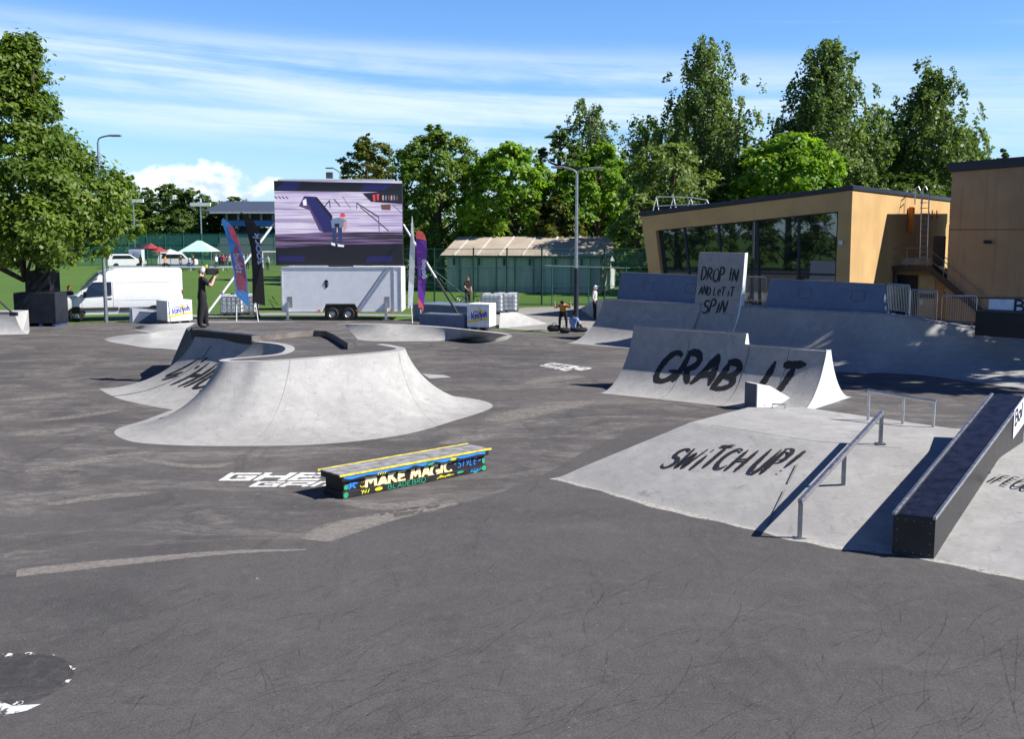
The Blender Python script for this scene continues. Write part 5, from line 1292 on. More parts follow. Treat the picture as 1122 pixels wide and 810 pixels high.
def screen_trailer():
    y = 56.0; x0 = D(309, 345, y).x; x1 = D(440, 345, y).x; z0 = .42; z1 = 2.72; W = 2.2; L = x1 - x0
    t = thing('screen_trailer', V((x0 + x1) / 2, y + W / 2, 0), 'white box trailer on twin wheels carrying the raised video screen', 'trailer')
    WP = mat('trailer_white', (.80, .82, .86), .35, var=.04, spec=.5)
    mb = MB()
    cx = D(373, 345, y).x; r = .95
    front = [V(x0, y, z0), V(cx - r, y, z0), V(cx - r + .22, y, z0 + .42), V(cx + r - .22, y, z0 + .42), V(cx + r, y, z0), V(x1, y, z0), V(x1, y, z1), V(x0, y, z1)]
    mb.prism(front, V(0, W, 0)); mb.build('body', WP, t, bevel=.03)
    for x in (x0 + .03, x1 - .03, x1 - .38):
        mb = MB(); mb.box((x, y - .012, (z0 + z1) / 2), (.07, .03, z1 - z0)); mb.build('corner_trim', mat('trim_alu', (.55, .56, .58), .4, .5), t, bevel=.005)
    for z in (z0 + .03, z1 - .03):
        for xa, xb in (((x0, cx - r - .05), (cx + r + .05, x1)) if z < 1 else ((x0, x1),)):
            mb = MB(); mb.box(((xa + xb) / 2, y - .015, z), (xb - xa, .03, .06)); mb.build('edge_trim', mat('trim_alu', (.55, .56, .58), .4, .5), t)
    mb = MB(); mb.box((cx, y + .3, z0 + .05), (r * 1.7, .5, .62)); mb.build('wheel_arch', BLACK, t)
    for dx in (-.41, .41):
        mb = MB(); mb.lathe([(.16, -.09), (.28, -.10), (.33, -.05), (.33, .05), (.28, .10), (.16, .09)], (cx + dx, y + .0, .33), 20, 'Y'); w = mb.build('wheel', RUBBER, t, smooth=True)
        mb = MB(); mb.lathe([(.001, -.06), (.06, -.07), (.13, -.04), (.18, -.09)], (cx + dx, y + .0, .33), 16, 'Y'); mb.build('rim', mat('alloy', (.5, .51, .52), .35, .6, .1), w, smooth=True)
    for px in (307.5 + 8, 423):
        xx = D(px, 345, y).x; mb = MB(); mb.box((xx, y - .06, .48), (.12, .12, .9)); mb.build('support_leg', STEEL, t, bevel=.01); mb = MB(); mb.box((xx, y - .06, .03), (.34, .3, .05)); mb.build('leg_plate', STEELD, t)
    for px in (318, 424.5):
        xx = D(px, 334, y).x; mb = MB(); mb.box((xx, y - .004, .95), (.24, .02, .55)); mb.build('hatch', mat('hatch_grey', (.25, .26, .27), .5), t, bevel=.005)
    for px in (350, 391.5, 429):
        xx = D(px, 341, y).x; mb = MB(); mb.box((xx, y - .03, .52), (.14, .03, .07)); mb.build('side_marker', mat('orange_lens', (.8, .15, .03), .3), t)
    xx = D(357.5, 308, y).x
    mb = MB(); mb.ball((xx, y - .01, 1.98), .10, 8, (1, .2, 1)); mb.ball((xx, y - .01, 1.76), .08, 8, (1, .2, 1.2)); mb.bar((xx - .14, y - .01, 1.86), (xx + .14, y - .01, 1.86), .02, .04); mb.build('decal', BLACK, t)
    mb = MB(); mb.tube([(x1 - .75, y - .03, z1 - .05), (D(391, 341, y).x, y - .03, z0 + .1)], .018, 5); mb.build('strap', mat('strap_blue_grey', (.10, .13, .18), .6), t)
    mb = MB(); mb.bar((x0, y + .9, .5), (x0 - 1.6, y + 1.1, .5), .12, .10); mb.bar((x0, y + 1.5, .5), (x0 - 1.6, y + 1.1, .5), .12, .10); mb.build('drawbar', BLACK, t)
    mb = MB(); mb.tube([(x0 - 1.5, y + 1.1, .15), (x0 - 1.5, y + 1.1, 1.35)], .04, 8); mb.tube([(x0 - 1.5, y + 1.1, 1.3), (x0 - 1.3, y + 1.1, 1.4)], .02, 6); mb.lathe([(.02, -.05), (.13, -.05), (.13, .05), (.02, .05)], (x0 - 1.5, y + 1.1, .13), 12, 'Y'); mb.build('jockey_wheel', BLACK, t)
    mb = MB(); mb.tube([(x0 - .6, y + 1.0, .55), (x0 - .9, y + 1.0, 1.0), (x0 - .4, y + 1.0, .75), (x0 - .7, y + 1.0, 1.15)], .025, 6); mb.build('brake_lever', BLACK, t)
    # the screen itself
    s0 = D(302.5, 292, y + .3).x; s1 = D(441.5, 292, y + .3).x; zs0 = 2.80; zs1 = D(370, 198, y + .3).z; ys = y + .3
    s = thing('video_screen', V((s0 + s1) / 2, ys, zs0), 'big raised video screen showing a skater in a red helmet', 'screen')
    mb = MB(); mb.box(((s0 + s1) / 2, ys + .22, (zs0 + zs1) / 2), (s1 - s0, .40, zs1 - zs0)); mb.build('housing', mat('screen_housing', (.015, .015, .018), .5), s, bevel=.01)
    mb = MB(); mb.box(((s0 + s1) / 2 - .1, ys + .1, zs1 + .04), (s1 - s0 - .6, .3, .07)); mb.build('top_rail', WHITEP, s)
    mb = MB(); mb.box((s0 + 2.8, ys + .2, zs1 + .28), (.34, .2, .32)); mb.build('top_lamp', mat('lamp_dark', (.08, .08, .09), .5), s, bevel=.02)
    mb = MB(); mb.box(((s0 + s1) / 2, ys + .5, 2.6), (1.2, .6, .5)); mb.build('lift_mast', GREY, s)
    SW, SH = s1 - s0, zs1 - zs0
    # the picture: u, v measured on the photographed screen
    m, nt, b = nodes('screen_picture_light'); T = NT(nt); v = T.co(); sp = nt.nodes.new('ShaderNodeSeparateXYZ'); nt.links.new(v, sp.inputs[0])
    band = T.noise(T.map(v, (.12, 1, 5.2)), 1.9, 4, .6); base = T.noise(T.map(v, (.4, 1, .6)), 1.2, 3)
    cc = T.mix(T.ramp(base, .3, .7), hexc('#b9b0d2'), hexc('#cfc9dc')); cc = T.mix(T.ramp(band, .45, .62, 0, .75), cc, hexc('#7c6a96'))
    b.inputs['Base Color'].default_value = (.01, .01, .012, 1); nt.links.new(cc, b.inputs['Emission Color']); b.inputs['Emission Strength'].default_value = .72
    m2, nt, b = nodes('screen_picture_ground'); T = NT(nt); v = T.co(); band = T.noise(T.map(v, (.15, 1, 6)), 1.6, 4, .6)
    cc = T.mix(T.ramp(band, .40, .62), hexc('#2a2430'), hexc('#7d6794')); b.inputs['Base Color'].default_value = (.01, .01, .012, 1); nt.links.new(cc, b.inputs['Emission Color']); b.inputs['Emission Strength'].default_value = .6
    E = lambda n_, c, k=.6: emit('screen_' + n_, c, k)
    M_ = [m, m2, E('black', '#15131c'), E('navy', '#22225c', .7), E('blue', '#191850', .7), E('dark', '#1b1928'), E('purple', '#55406e'), E('red', '#c8404e', .7), E('skin', '#c89a90'), E('shirt', '#6f7fa0'), E('jeans', '#2c3a66'), E('white', '#e4e4f0', .7), E('brown', '#6e4c44')]
    mb = MB()
    def sc(u, v_, k): return V(s0 + SW * u, ys + .018 - .003 * k, zs0 + SH * (1 - v_))
    def pl(mi, pts, k): mb.cur = mi; mb.poly([sc(u, v_, k) for u, v_ in pts])
    def ln(mi, a, b_, w, k):
        dx, dy = (b_[0] - a[0]) * SW, (b_[1] - a[1]) * SH; l = math.hypot(dx, dy); nx, ny = -dy / l * w / 2 / SW, dx / l * w / 2 / SH
        pl(mi, [(a[0] + nx, a[1] + ny), (a[0] - nx, a[1] - ny), (b_[0] - nx, b_[1] - ny), (b_[0] + nx, b_[1] + ny)], k)
    Z = lambda x, y_: ((x - 52) / 592., (y_ - 76) / 400.)      # from the enlarged photograph
    pl(0, [(0, 0), (1, 0), (1, 1), (0, 1)], 0)
    pl(1, [Z(52, 330), Z(280, 318), Z(644, 318), Z(644, 400), Z(52, 400)], 1)
    pl(2, [Z(52, 396), Z(300, 378), Z(644, 372), Z(644, 476), Z(52, 476)], 2)
    pl(2, [Z(52, 76), Z(644, 88), Z(644, 130), Z(52, 124)], 3); pl(4, [Z(470, 92), Z(600, 92), Z(560, 122), Z(450, 122)], 4); pl(4, [Z(100, 80), Z(180, 82), Z(150, 120), Z(60, 118)], 4); pl(4, [Z(60, 430), Z(190, 432), Z(180, 458), Z(64, 456)], 4); pl(4, [Z(480, 434), Z(600, 430), Z(590, 460), Z(470, 462)], 4)
    pl(5, [Z(460, 135), Z(644, 120), Z(644, 185), Z(500, 175)], 5); pl(7, [Z(508, 142), Z(520, 140), Z(520, 172), Z(510, 172)], 6); pl(7, [Z(526, 138), Z(538, 137), Z(536, 168), Z(528, 168)], 6.2); pl(12, [Z(545, 188), Z(590, 186), Z(590, 214), Z(548, 212)], 6)
    for k in range(6): pl((8, 9, 12)[k % 3], [Z(552 + k * 13, 146 + k % 2 * 4), Z(557 + k * 13, 142), Z(560 + k * 13, 150), Z(559 + k * 13, 168), Z(552 + k * 13, 166)], 6.5)
    pl(3, [Z(190, 148), Z(238, 150), Z(318, 246), Z(318, 318), Z(280, 320)], 7); pl(6, [Z(165, 195), Z(190, 148), Z(280, 320), Z(258, 312), Z(215, 215)], 7.4); pl(5, [Z(238, 150), Z(250, 152), Z(320, 240), Z(318, 260)], 7.7); pl(11, [Z(184, 168), Z(200, 160), Z(202, 192), Z(186, 192)], 8)
    ln(5, Z(278, 205), Z(308, 168), .05, 8); ln(5, Z(308, 168), Z(310, 204), .05, 8.3); ln(5, Z(328, 162), Z(356, 196), .05, 8); ln(5, Z(368, 150), Z(404, 204), .025, 8)
    ln(5, Z(432, 180), Z(534, 246), .06, 8); ln(5, Z(450, 200), Z(580, 312), .05, 8.3); ln(6, Z(433, 180), Z(433, 210), .04, 8.6); ln(6, Z(534, 246), Z(536, 316), .04, 8.6); ln(5, Z(600, 190), Z(644, 230), .03, 8)
    for k in range(4): ln(5, Z(54 + k * 17, 150), Z(66 + k * 17, 160), .05, 9)
    # skater
    pl(10, [Z(316, 290), Z(340, 288), Z(334, 372), Z(318, 372)], 10); pl(10, [Z(342, 288), Z(364, 290), Z(362, 378), Z(348, 378)], 10.4); pl(9, [Z(318, 256), Z(352, 248), Z(384, 262), Z(368, 296), Z(318, 296)], 11); pl(8, [Z(372, 270), Z(388, 262), Z(384, 300), Z(372, 318), Z(368, 306)], 11.4); pl(9, [Z(312, 262), Z(322, 258), Z(324, 300), Z(316, 298)], 11.6)
    pl(5, [Z(328, 278), Z(352, 276), Z(350, 296), Z(330, 294)], 11.9); pl(8, [Z(358, 240), Z(374, 242), Z(372, 256), Z(358, 254)], 12); pl(7, [Z(354, 244), Z(358, 230), Z(370, 226), Z(380, 236), Z(378, 246)], 12.4)
    pl(11, [Z(312, 366), Z(330, 372), Z(330, 384), Z(312, 378)], 12); pl(11, [Z(342, 374), Z(372, 380), Z(370, 388), Z(342, 386)], 12)
    mb.cur = 0
    mb.build('screen_picture', M_, s, fix=False)
    # pale brace poles holding the screen
    a = D(301, 244, ys + .2); b_ = P(214, 356); 
    q = thing('screen_brace', P(214, 356), 'long white brace pole running from the screen down behind the cameraman', 'brace pole')
    MB().tube([a, V(b_.x, ys - 2.0, .05)], .06, 8).build('pole', WHITE, q, smooth=True); MB().box((b_.x, ys - 2.0, .04), (.5, .4, .08)).build('foot', STEELD, q)
    a = D(442, 246, ys + .2)
    q = thing('screen_brace', P(508, 352), 'dark and white brace pole running right from the screen to the banner crate', 'brace pole')
    p1 = P(509, 356, .05); mb = MB(); mb.tube([a, a.lerp(p1, .55)], .05, 8); mb.build('pole', WHITE, q, smooth=True); mb = MB(); mb.tube([a.lerp(p1, .55), p1], .06, 8); mb.build('lower_pole', DARK, q, smooth=True); MB().box(p1, (.5, .4, .10)).build('foot', DARK, q)
screen_trailer()

def feather_flag(px, y, top, bot, cloth, label, base_py, pts, lean=0, art=None, w=.9):
    """pts: outline of the cloth as (across, up 0..1) pairs"""
    p = gz(D(px, base_py, y)); zt = D(px, top, y).z; zb = D(px, bot, y).z
    t = thing('feather_flag', p, label, 'flag')
    H = zt - zb
    def q(u, v, f=0): return p + V(u + lean * v, f + .05 * math.sin(v * 5 + u * 2), zb + H * v)
    mb = MB(); mb.prism([q(u, v, -.0) for u, v in pts], V(0, .012, 0)); c = mb.build('cloth', cloth, t)
    left = [pt_ for pt_ in pts if pt_[0] <= min(a for a, b in pts) + .35]
    mb = MB(); mb.tube([p, q((pts[0][0] + min(a for a, b in pts)) * .3, .03)], [.03, .025], 6); mb.build('pole', WHITEP, t, smooth=True)
    for a in (45, 135): MB().bar(p + V(-.35 * math.cos(R(a)), -.35 * math.sin(R(a)), .03), p + V(.35 * math.cos(R(a)), .35 * math.sin(R(a)), .03), .05, .04).build('base_bar', STEELD, t)
    if art: art(q, c)
    return t
FB = mat('flag_blue', (.07, .26, .62), .6); FR = mat('flag_red', (.52, .09, .14), .6); FPK = mat('flag_dusky_red', (.30, .085, .13), .6); FK = mat('flag_black', (.012, .012, .014), .7); FP = mat('flag_purple', (.17, .045, .36), .6); FO = mat('flag_coral', (.75, .12, .09), .6); FW = mat('flag_white', (.75, .76, .80), .6); FWT = mat('flag_letter_white', (.7, .72, .78), .6); FBT = mat('flag_letter_blue', (.35, .42, .66), .6)
ol_slant = [(.62, 0), (.02, .14), (-.10, .5), (-.35, .85), (-.52, .97), (-.42, 1.0), (-.08, .93), (.26, .78), (.50, .55), (.62, .25)]
def art1(q, c):
    mb = MB()
    mb.poly([q(u, v, -.006) for u, v in ((.56, .10), (.06, .17), (.0, .45), (.02, .66), (.16, .70), (.46, .52), (.56, .3))]); mb.build('panel', FPK, c, fix=False)
    mb = MB(); mb.poly([q(u, v, -.006) for u, v in ((-.20, .92), (.06, .90), (.28, .76), (.46, .60), (.20, .71), (-.08, .78))]); mb.build('red_shape', FR, c, fix=False)
    mb = MB(); f = lambda x, y_, zo=0: q(.44 - y_ * .92 - .30 * (x / 1.6) ** 1.2 * .5, .35 + x / 4.6 * .76, -.012 - zo)
    lettering(mb, 'buldz', .36, .075, (lambda x, y_, zo=0: f(1.55 - x, .34 - y_, zo)), 0, 0, 0, .14, 0, 2, .04, (1, 1), fit=1.5, rough=0) if 'z' in FT else lettering(mb, 'bulla', .36, .075, (lambda x, y_, zo=0: f(1.55 - x, .34 - y_, zo)), 0, 0, 0, .14, 0, 2, .04, (1, 1), fit=1.5, rough=0)
    mb.build('lettering', FBT, c, fix=False)
    mb = MB(); ribbon(mb, [(.16, .31), (.36, .28), (.48, .2), (.5, .14)], .07, (lambda x, y_, zo=0: q(x, y_, -.012)), .02); mb.poly([q(u, v, -.012) for u, v in ((.18, .15), (.40, .13), (.42, .19), (.2, .21))]); mb.build('swoosh', FBT, c, fix=False)
feather_flag(259, 53.0, 239, 337, FB, 'slanted blue and dusky red feather flag in front of the white caged tank', 352, ol_slant, -.05, art1)
def art2(q, c):
    mb = MB(); f = lambda x, y_, zo=0: q(.36 - y_ - .16 * x / 2.4, .33 + x / 5.2, -.014 - zo)
    lettering(mb, 'Gspark', .34, .075, (lambda x, y_, zo=0: f(x, y_, zo)), 0, 0, .1, .06, 0, 5, .04, (.6, .6), fit=2.5) if 'k' in FT else lettering(mb, 'Gsparte', .34, .075, f, 0, 0, .1, .06, 0, 5, .04, (.6, .6), fit=2.5)
    mb.build('lettering', FBT, c, fix=False)
feather_flag(283, 54.5, 232, 335, FK, 'black feather flag with pale blue script left of the screen trailer', 352, [(.36, 0), (-.26, .03), (-.22, .35), (-.24, .62), (-.52, .93), (-.70, 1.0), (-.40, .97), (.0, .90), (.22, .78), (.32, .5)], -.05, art2)
def art3(q, c):
    mb = MB(); mb.poly([q(u, v, -.006) for u, v in ((-.22, .885), (-.21, .96), (-.1, .985), (.08, .97), (.2, .93), (.27, .86), (.0, .88))]); mb.build('top_shape', FO, c, fix=False)
    mb = MB(); mb.poly([q(u, v, -.006) for u, v in ((-.14, .05), (-.17, .18), (.0, .12), (.1, .06), (.07, .005), (.03, .0), (.02, .05))]); mb.poly([q(u, v, -.006) for u, v in ((-.16, .36), (-.05, .36), (.08, .33), (.17, .26), (.18, .31), (.10, .355), (-.04, .38))]); mb.poly([q(u, v, -.006) for u, v in ((-.21, .735), (-.05, .73), (.02, .715), (-.05, .725), (-.2, .725))]); mb.build('coral_shape', FO, c, fix=False)
    mb = MB(); lettering(mb, 'golog', .20, .07, (lambda x, y_, zo=0: q(.17 - (y_ * .95 + .0) + .02, .41 + x / 4.3, -.012 - zo)), 0, 0, 0, .13, 0, 2, .03, (1, 1), fit=1.0, rough=0); mb.build('lettering', FWT, c, fix=False)
    mb = MB(); lettering(mb, 'SUNSETLO', .09, .02, (lambda x, y_, zo=0: q(-.02 - y_, .44 + x / 4.3, -.012 - zo)), 0, 0, 0, .3, 0, 2, .03, (1, 1), fit=.95, rough=0); mb.build('small_print', mat('flag_print', (.35, .25, .5), .6), c, fix=False)
feather_flag(462, 52.5, 251, 342, FP, 'purple feather flag with coral tip standing over the concrete blocks', 354, [(.06, .0), (.02, .05), (-.15, .05), (-.17, .18), (-.16, .4), (-.22, .7), (-.22, .94), (-.12, .985), (.08, .97), (.2, .93), (.27, .86), (.29, .75), (.25, .5), (.17, .2), (.1, .05)], 0, art3)
feather_flag(452, 53.5, 236, 338, FW, 'narrow white feather flag between the screen and the purple flag', 353, [(.0, 0), (-.22, .0), (-.17, .3), (-.10, .6), (-.02, .85), (.03, 1.0), (.07, .97), (.16, .62), (.14, .5), (.08, .25)], 0)

# ---------------------------------------------------------------- lamp posts
def street_lamp(px, base, y, top, arms, label, dark=False):
    p = gz(D(px, base, y)); zt = D(px, top, y).z; t = thing('street_lamp', p, label, 'street lamp')
    mb = MB(); mb.tube([p, p + ZL * zt * .35, p + ZL * (zt - .25)], [.10, .085, .055], 12); mb.build('pole', STEEL, t, smooth=True)
    if dark: mb = MB(); mb.tube([p + ZL * .01, p + ZL * 2.9], .112, 12); mb.build('pole_wrap', NAVY, t, smooth=True)
    for sgn, ln_, rise in arms:
        a = p + ZL * (zt - .3); pts = spline([a, a + V(sgn * .06, 0, .22), a + V(sgn * ln_ * .42, 0, .30 + rise * .5), a + V(sgn * ln_ * .85, 0, .32 + rise)], 4)
        mb = MB(); mb.tube(pts, .04, 8); mb.build('arm', STEEL, t, smooth=True)
        e = pts[-1]; mb = MB(); mb.box(e + V(sgn * .22, 0, .0), (.60, .24, .09)); h = mb.build('lamp_head', GREY, t, bevel=.03); mb = MB(); mb.box(e + V(sgn * .24, 0, -.05), (.40, .17, .02)); mb.build('lamp_glass', LENS, h)
    return t
street_lamp(631, 362.5, 49.5, 186, ((-1, .75, .1), (1, .75, .05)), 'double-armed street lamp with a dark blue wrap round its foot beside the ramps', True)
street_lamp(116.5, 352, 54.8, 150, ((1, .75, .05),), 'single-armed street lamp rising in front of the white van')
street_lamp(376, 345, 84, 188, ((-1, .7, .25),), 'street lamp peeking over the top of the video screen')
for px, y, top, lab in ((222, 165, 224, 'slim tall floodlight mast at the edge of the far trees nearer the grandstand'), (149, 165, 220, 'slim floodlight mast by the tip of the left tree')):
    p = gz(D(px, 290, y)); t = thing('floodlight_mast', p, lab, 'floodlight'); zt = D(px, top, y).z
    MB().tube([p, p + ZL * zt], .10, 6).build('pole', STEEL, t); MB().box(p + ZL * zt, (3.0, .4, .5)).build('lamp_bar', WHITEP, t)

# ---------------------------------------------------------------- caged tanks, banner crates, concrete blocks
def ibc_proto():
    t = thing('caged_tank', (0, 0, 0), 'white plastic tank in a steel cage', 'tank', 'white caged water tanks'); w, d, h = 1.2, 1.0, 1.16
    MB().box((0, 0, .15 + (h - .18) / 2), (w - .06, d - .06, h - .18)).build('tank', mat('tank_plastic', (.66, .70, .72), .45, var=.08), t, bevel=.08, world=False)
    mb = MB(); mb.lathe([(.001, .0), (.11, .0), (.11, .06), (.001, .06)], (0, 0, h - .03), 12); mb.build('cap', RUBBER, t, world=False)
    for z in np.linspace(.2, h - .04, 5):
        MB().tube([(-w / 2, -d / 2, z), (w / 2, -d / 2, z), (w / 2, d / 2, z), (-w / 2, d / 2, z)], .014, 5, closed=True).build('cage_hoop', STEELD, t, world=False)
    for k in range(6):
        for y in (-d / 2, d / 2): MB().tube([(-w / 2 + w * k / 5, y, .14), (-w / 2 + w * k / 5, y, h - .03)], .013, 5).build('cage_bar', STEELD, t, world=False)
    for k in range(1, 5):
        for x in (-w / 2, w / 2): MB().tube([(x, -d / 2 + d * k / 5, .14), (x, -d / 2 + d * k / 5, h - .03)], .013, 5).build('cage_bar', STEELD, t, world=False)
    for x in (-.5, 0, .5): MB().box((x, 0, .06), (.12, d, .12)).build('pallet_runner', DARK, t, world=False)
    MB().box((0, 0, .135), (w, d, .03)).build('pallet_top', STEELD, t, world=False)
    return t
ib0 = ibc_proto()
for i, (px, by, rz, lab) in enumerate(((255.5, 345.5, 4, 'white caged tank behind the blue and red feather flag'), (270.5, 345.0, 2, 'white caged tank right beside the foot of the black feather flag'), (540, 344.0, -6, 'white caged tank behind the right banner crate'), (555.5, 343.2, -6, 'white caged tank beside the pale kicker slab'))):
    o = ib0 if i == 0 else copy_tree(ib0); p = P(px, by); place(o, V(p.x, p.y, 0), R(rz), lab)
def banner_crate(a, w, h, d, rz, lab, cover, lit_side):
    t = thing('banner_crate', (0, 0, 0), lab, 'crate', 'crates covered with the yellow and blue banner')
    MB().box((w / 2, d / 2, .14 + h / 2), (w, d, h)).build('cover', cover, t, bevel=.04, world=False)
    for x in (.12, w / 2, w - .12): MB().box((x, d / 2, .06), (.12, d - .04, .12)).build('pallet_runner', STEELD, t, bevel=.01, world=False)
    MB().box((w / 2, d / 2, .13), (w - .02, d - .02, .03)).build('pallet_top', DARK, t, world=False)
    YB = mat('banner_yellow', (.85, .62, .03), .55); BB = mat('banner_blue', (.06, .06, .40), .55)
    f = lambda x, z, zo=0: V(x, -.006 - zo, .14 + z)
    sp_ = MB().add([f(0, .0), f(w, 0), f(w, h - .02), f(0, h - .02)], [(0, 1, 2, 3)]); sp_.v = [(x, y + .002, z) for x, y, z in sp_.v]; bn = sp_.build('banner', mat('banner_white', (.78, .79, .82), .5), t, world=False, fix=False)
    mb = MB(); ribbon(mb, [(.02 * w, .20 * h), (.3 * w, .27 * h), (.6 * w, .34 * h), (.99 * w, .36 * h)], .10 * h, f, .04, (1, .7)); mb.poly([f(x * w, z * h) for x, z in ((.52, .84), (.56, .60), (.66, .58), (.74, .66), (.70, .74))]); ribbon(mb, [(.32 * w, .64 * h), (.42 * w, .75 * h), (.52 * w, .86 * h)], .025 * h, f, .03); ribbon(mb, [(.62 * w, .50 * h), (.82 * w, .56 * h)], .06 * h, f, .03); mb.build('emblem', YB, bn, world=False, fix=False)
    fr = lambda x, z, zo=0: f(x, z + x * .16, zo + .004)
    mb = MB(); lettering(mb, 'Vantlyils', .30 * h, .045 * h, fr, .16 * w, .30 * h, .25, .05, 0, 4, .02, (.8, .6), fit=.74 * w); lettering(mb, 'Your', .12 * h, .018 * h, fr, .30 * w, .55 * h, .25, .05, 0, 4, .02, fit=.22 * w); ribbon(mb, [(.02 * w, .33 * h), (.1 * w, .42 * h), (.17 * w, .45 * h)], .022 * h, fr, .02); mb.build('lettering', BB, bn, world=False, fix=False)
    place(t, V(a.x, a.y, 0), rz); return t
WC = mat('white_cover', (.78, .79, .81), .55, var=.05); GC = mat('grey_cover', (.60, .61, .64), .6)
# left crate: the banner side turned to the sun, its end in shade
a = P(184, 355.6); banner_crate(a, 1.34, 1.02, 1.1, R(46), 'caged crate with a yellow and blue banner beside the rear of the white van', WC, 1)
a = P(512, 361.5); banner_crate(a, 1.08, 1.08, 1.0, R(-18), 'caged crate with a yellow and blue banner at the end of the concrete blocks', WC, 1)
def block(name, pts, z0, z1, depth, label, m=CONB):
    a, b = P(*pts[0], z0), P(*pts[1], z0); e = (b - a).normalized(); n = V(-e.y, e.x, 0)
    t = thing(name, a, label, 'concrete block'); mb = MB(); mb.prism([a, b, b + ZL * (z1 - z0), a + ZL * (z1 - z0)], n * depth); mb.build('block', m, t, bevel=.02)
    mb = MB(); mb.bar(a + ZL * (z1 - z0 + .003) - e * .0 - n * .01, b + ZL * (z1 - z0 + .003) - n * .01, .05, .05); mb.build('steel_edge', STEELD, t); return t
block('manual_pad', ((452.5, 351), (512, 354.5)), 0, .84, 2.2, 'long grey concrete ledge block behind the lower one under the purple flag')
block('manual_pad', ((459.5, 359), (508, 361.5)), 0, .66, 1.0, 'low grey concrete block in front of the long ledge block')
def low_ledge():
    a = P(142, 353.5); t = thing('skate_ledge', a, 'low grey ledge with a slanted white end between lamp post and banner crate', 'skate ledge')
    e = V(1, .12, 0).normalized(); n = V(-e.y, e.x, 0)
    mb = MB(); mb.prism([a, a + e * 1.35, a + e * 1.35 + ZL * .55, a + ZL * .72], n * .7); mb.build('body', CONB, t, bevel=.01)
    mb = MB(); mb.prism([a + e * .15 - n * .012, a + e * .5 - n * .012 + ZL * .55, a + e * 1.33 - n * .012 + ZL * .5, a + e * 1.33 - n * .012 + ZL * .56, a + e * .15 - n * .012 + ZL * .70], n * .01); mb.build('white_edge', WHITE, t)
low_ledge()
def slab(pts, z, label):
    p = [P(*q, h) for q, h in pts]; t = thing('kicker_slab', V(p[0].x, p[0].y, 0), label, 'skate ramp')
    mb = MB(); b = [V(q.x, q.y, .002) for q in p]; n = len(p)
    mb.add(p + b, [tuple(range(n)), tuple(reversed(range(n, 2 * n)))] + [(i, (i + 1) % n, (i + 1) % n + n, i + n) for i in range(n)]); mb.build('slab', CON2, t)
slab([((547, 359.5), .01), ((600, 355), .01), ((566, 342), .62), ((548, 343), .66)], .6, 'pale concrete kicker slab sloping down beside the right banner crate')
slab([((635, 338.5), .01), ((652, 340), .01), ((676, 331), 1.0), ((655, 328), 1.1)], .8, 'pale wedge ramp behind the standing man in white')
def block_base():
    # dark ballast block and wrapped trunk
    a = P(16, 358); w = D(62, 357, a.y).x - a.x; t = thing('ballast_block', a, 'big block wrapped in dark navy sheet at the foot of the left tree', 'block')
    h = D(20, 321, a.y).z
    mb = MB(); mb.box((a.x + w / 2, a.y + .75, .14 + (h - .14) / 2), (w, 1.5, h - .14)); mb.build('cover', mat('navy_cover', (.010, .013, .022), .55, var=.3, scale=2, bump=.3), t, bevel=.04)
    for k in (.3, .62, .93): MB().box((a.x + w * k, a.y + .75, .07), (.14, 1.5, .14)).build('pallet_runner', mat('blue_pallet', (.02, .04, .16), .6), t)
    c = V(a.x + .0, 0, 0); x0, x1 = D(27.5, 300, a.y + 1.6).x, D(53.5, 300, a.y + 1.6).x
    u = thing('trunk_guard', V((x0 + x1) / 2, a.y + 1.6, 0), 'tall dark panel guard boxed round the trunk of the left tree', 'tree guard')
    z0, z1 = .0, D(30, 297, a.y + 1.6).z
    for k in range(4):
        xa = x0 + (x1 - x0) * k / 4; mb = MB(); mb.box((xa + (x1 - x0) / 8, a.y + 1.58, (z0 + z1) / 2), ((x1 - x0) / 4 - .01, .06, z1 - z0)); mb.build('panel', mat('guard_black', (.013, .013, .016), .6, var=.3), u)
    for x in (x0, x1): mb = MB(); mb.box((x, a.y + 2.2, (z0 + z1) / 2), (.06, 1.2, z1 - z0)); mb.build('side_panel', mat('guard_black', (.013, .013, .016), .6, var=.3), u)
block_base()

# ---------------------------------------------------------------- people
SKIN = mat('skin', (.50, .30, .22), .55, var=.08); HAIRD = mat('dark_hair', (.025, .018, .014), .6); HAIRR = mat('red_brown_hair', (.22, .08, .03), .6); SHOE = mat('dark_shoe', (.03, .03, .033), .6)
CL = lambda n, c: mat('cloth_' + n, c, .85, var=.15, scale=9, bump=.2)
def base_pose():
    J = {'pelvis': (0, 0, .95, .145), 'spine': (0, 0, 1.13, .135), 'chest': (0, 0, 1.34, .15), 'neck': (0, .01, 1.50, .062), 'head': (0, .03, 1.61, .098), 'crown': (0, .02, 1.72, .085)}
    for s, n in ((-1, 'L'), (1, 'R')):
        J.update({'sh' + n: (s * .17, 0, 1.42, .085), 'el' + n: (s * .23, -.02, 1.13, .055), 'wr' + n: (s * .24, .06, .89, .036), 'ha' + n: (s * .24, .08, .81, .042),
                  'hip' + n: (s * .09, 0, .88, .11), 'kn' + n: (s * .10, .02, .50, .075), 'an' + n: (s * .10, -.01, .09, .048), 'to' + n: (s * .115, .16, .045, .045)})
    return J
EDG = [('pelvis', 'spine', 'top'), ('spine', 'chest', 'top'), ('chest', 'neck', 'top'), ('neck', 'head', 'skin'), ('head', 'crown', 'skin')]
for n in 'LR': EDG += [('chest', 'sh' + n, 'top'), ('sh' + n, 'el' + n, 'top'), ('el' + n, 'wr' + n, 'arm'), ('wr' + n, 'ha' + n, 'skin'), ('pelvis', 'hip' + n, 'leg'), ('hip' + n, 'kn' + n, 'leg'), ('kn' + n, 'an' + n, 'shin'), ('an' + n, 'to' + n, 'shoe')]
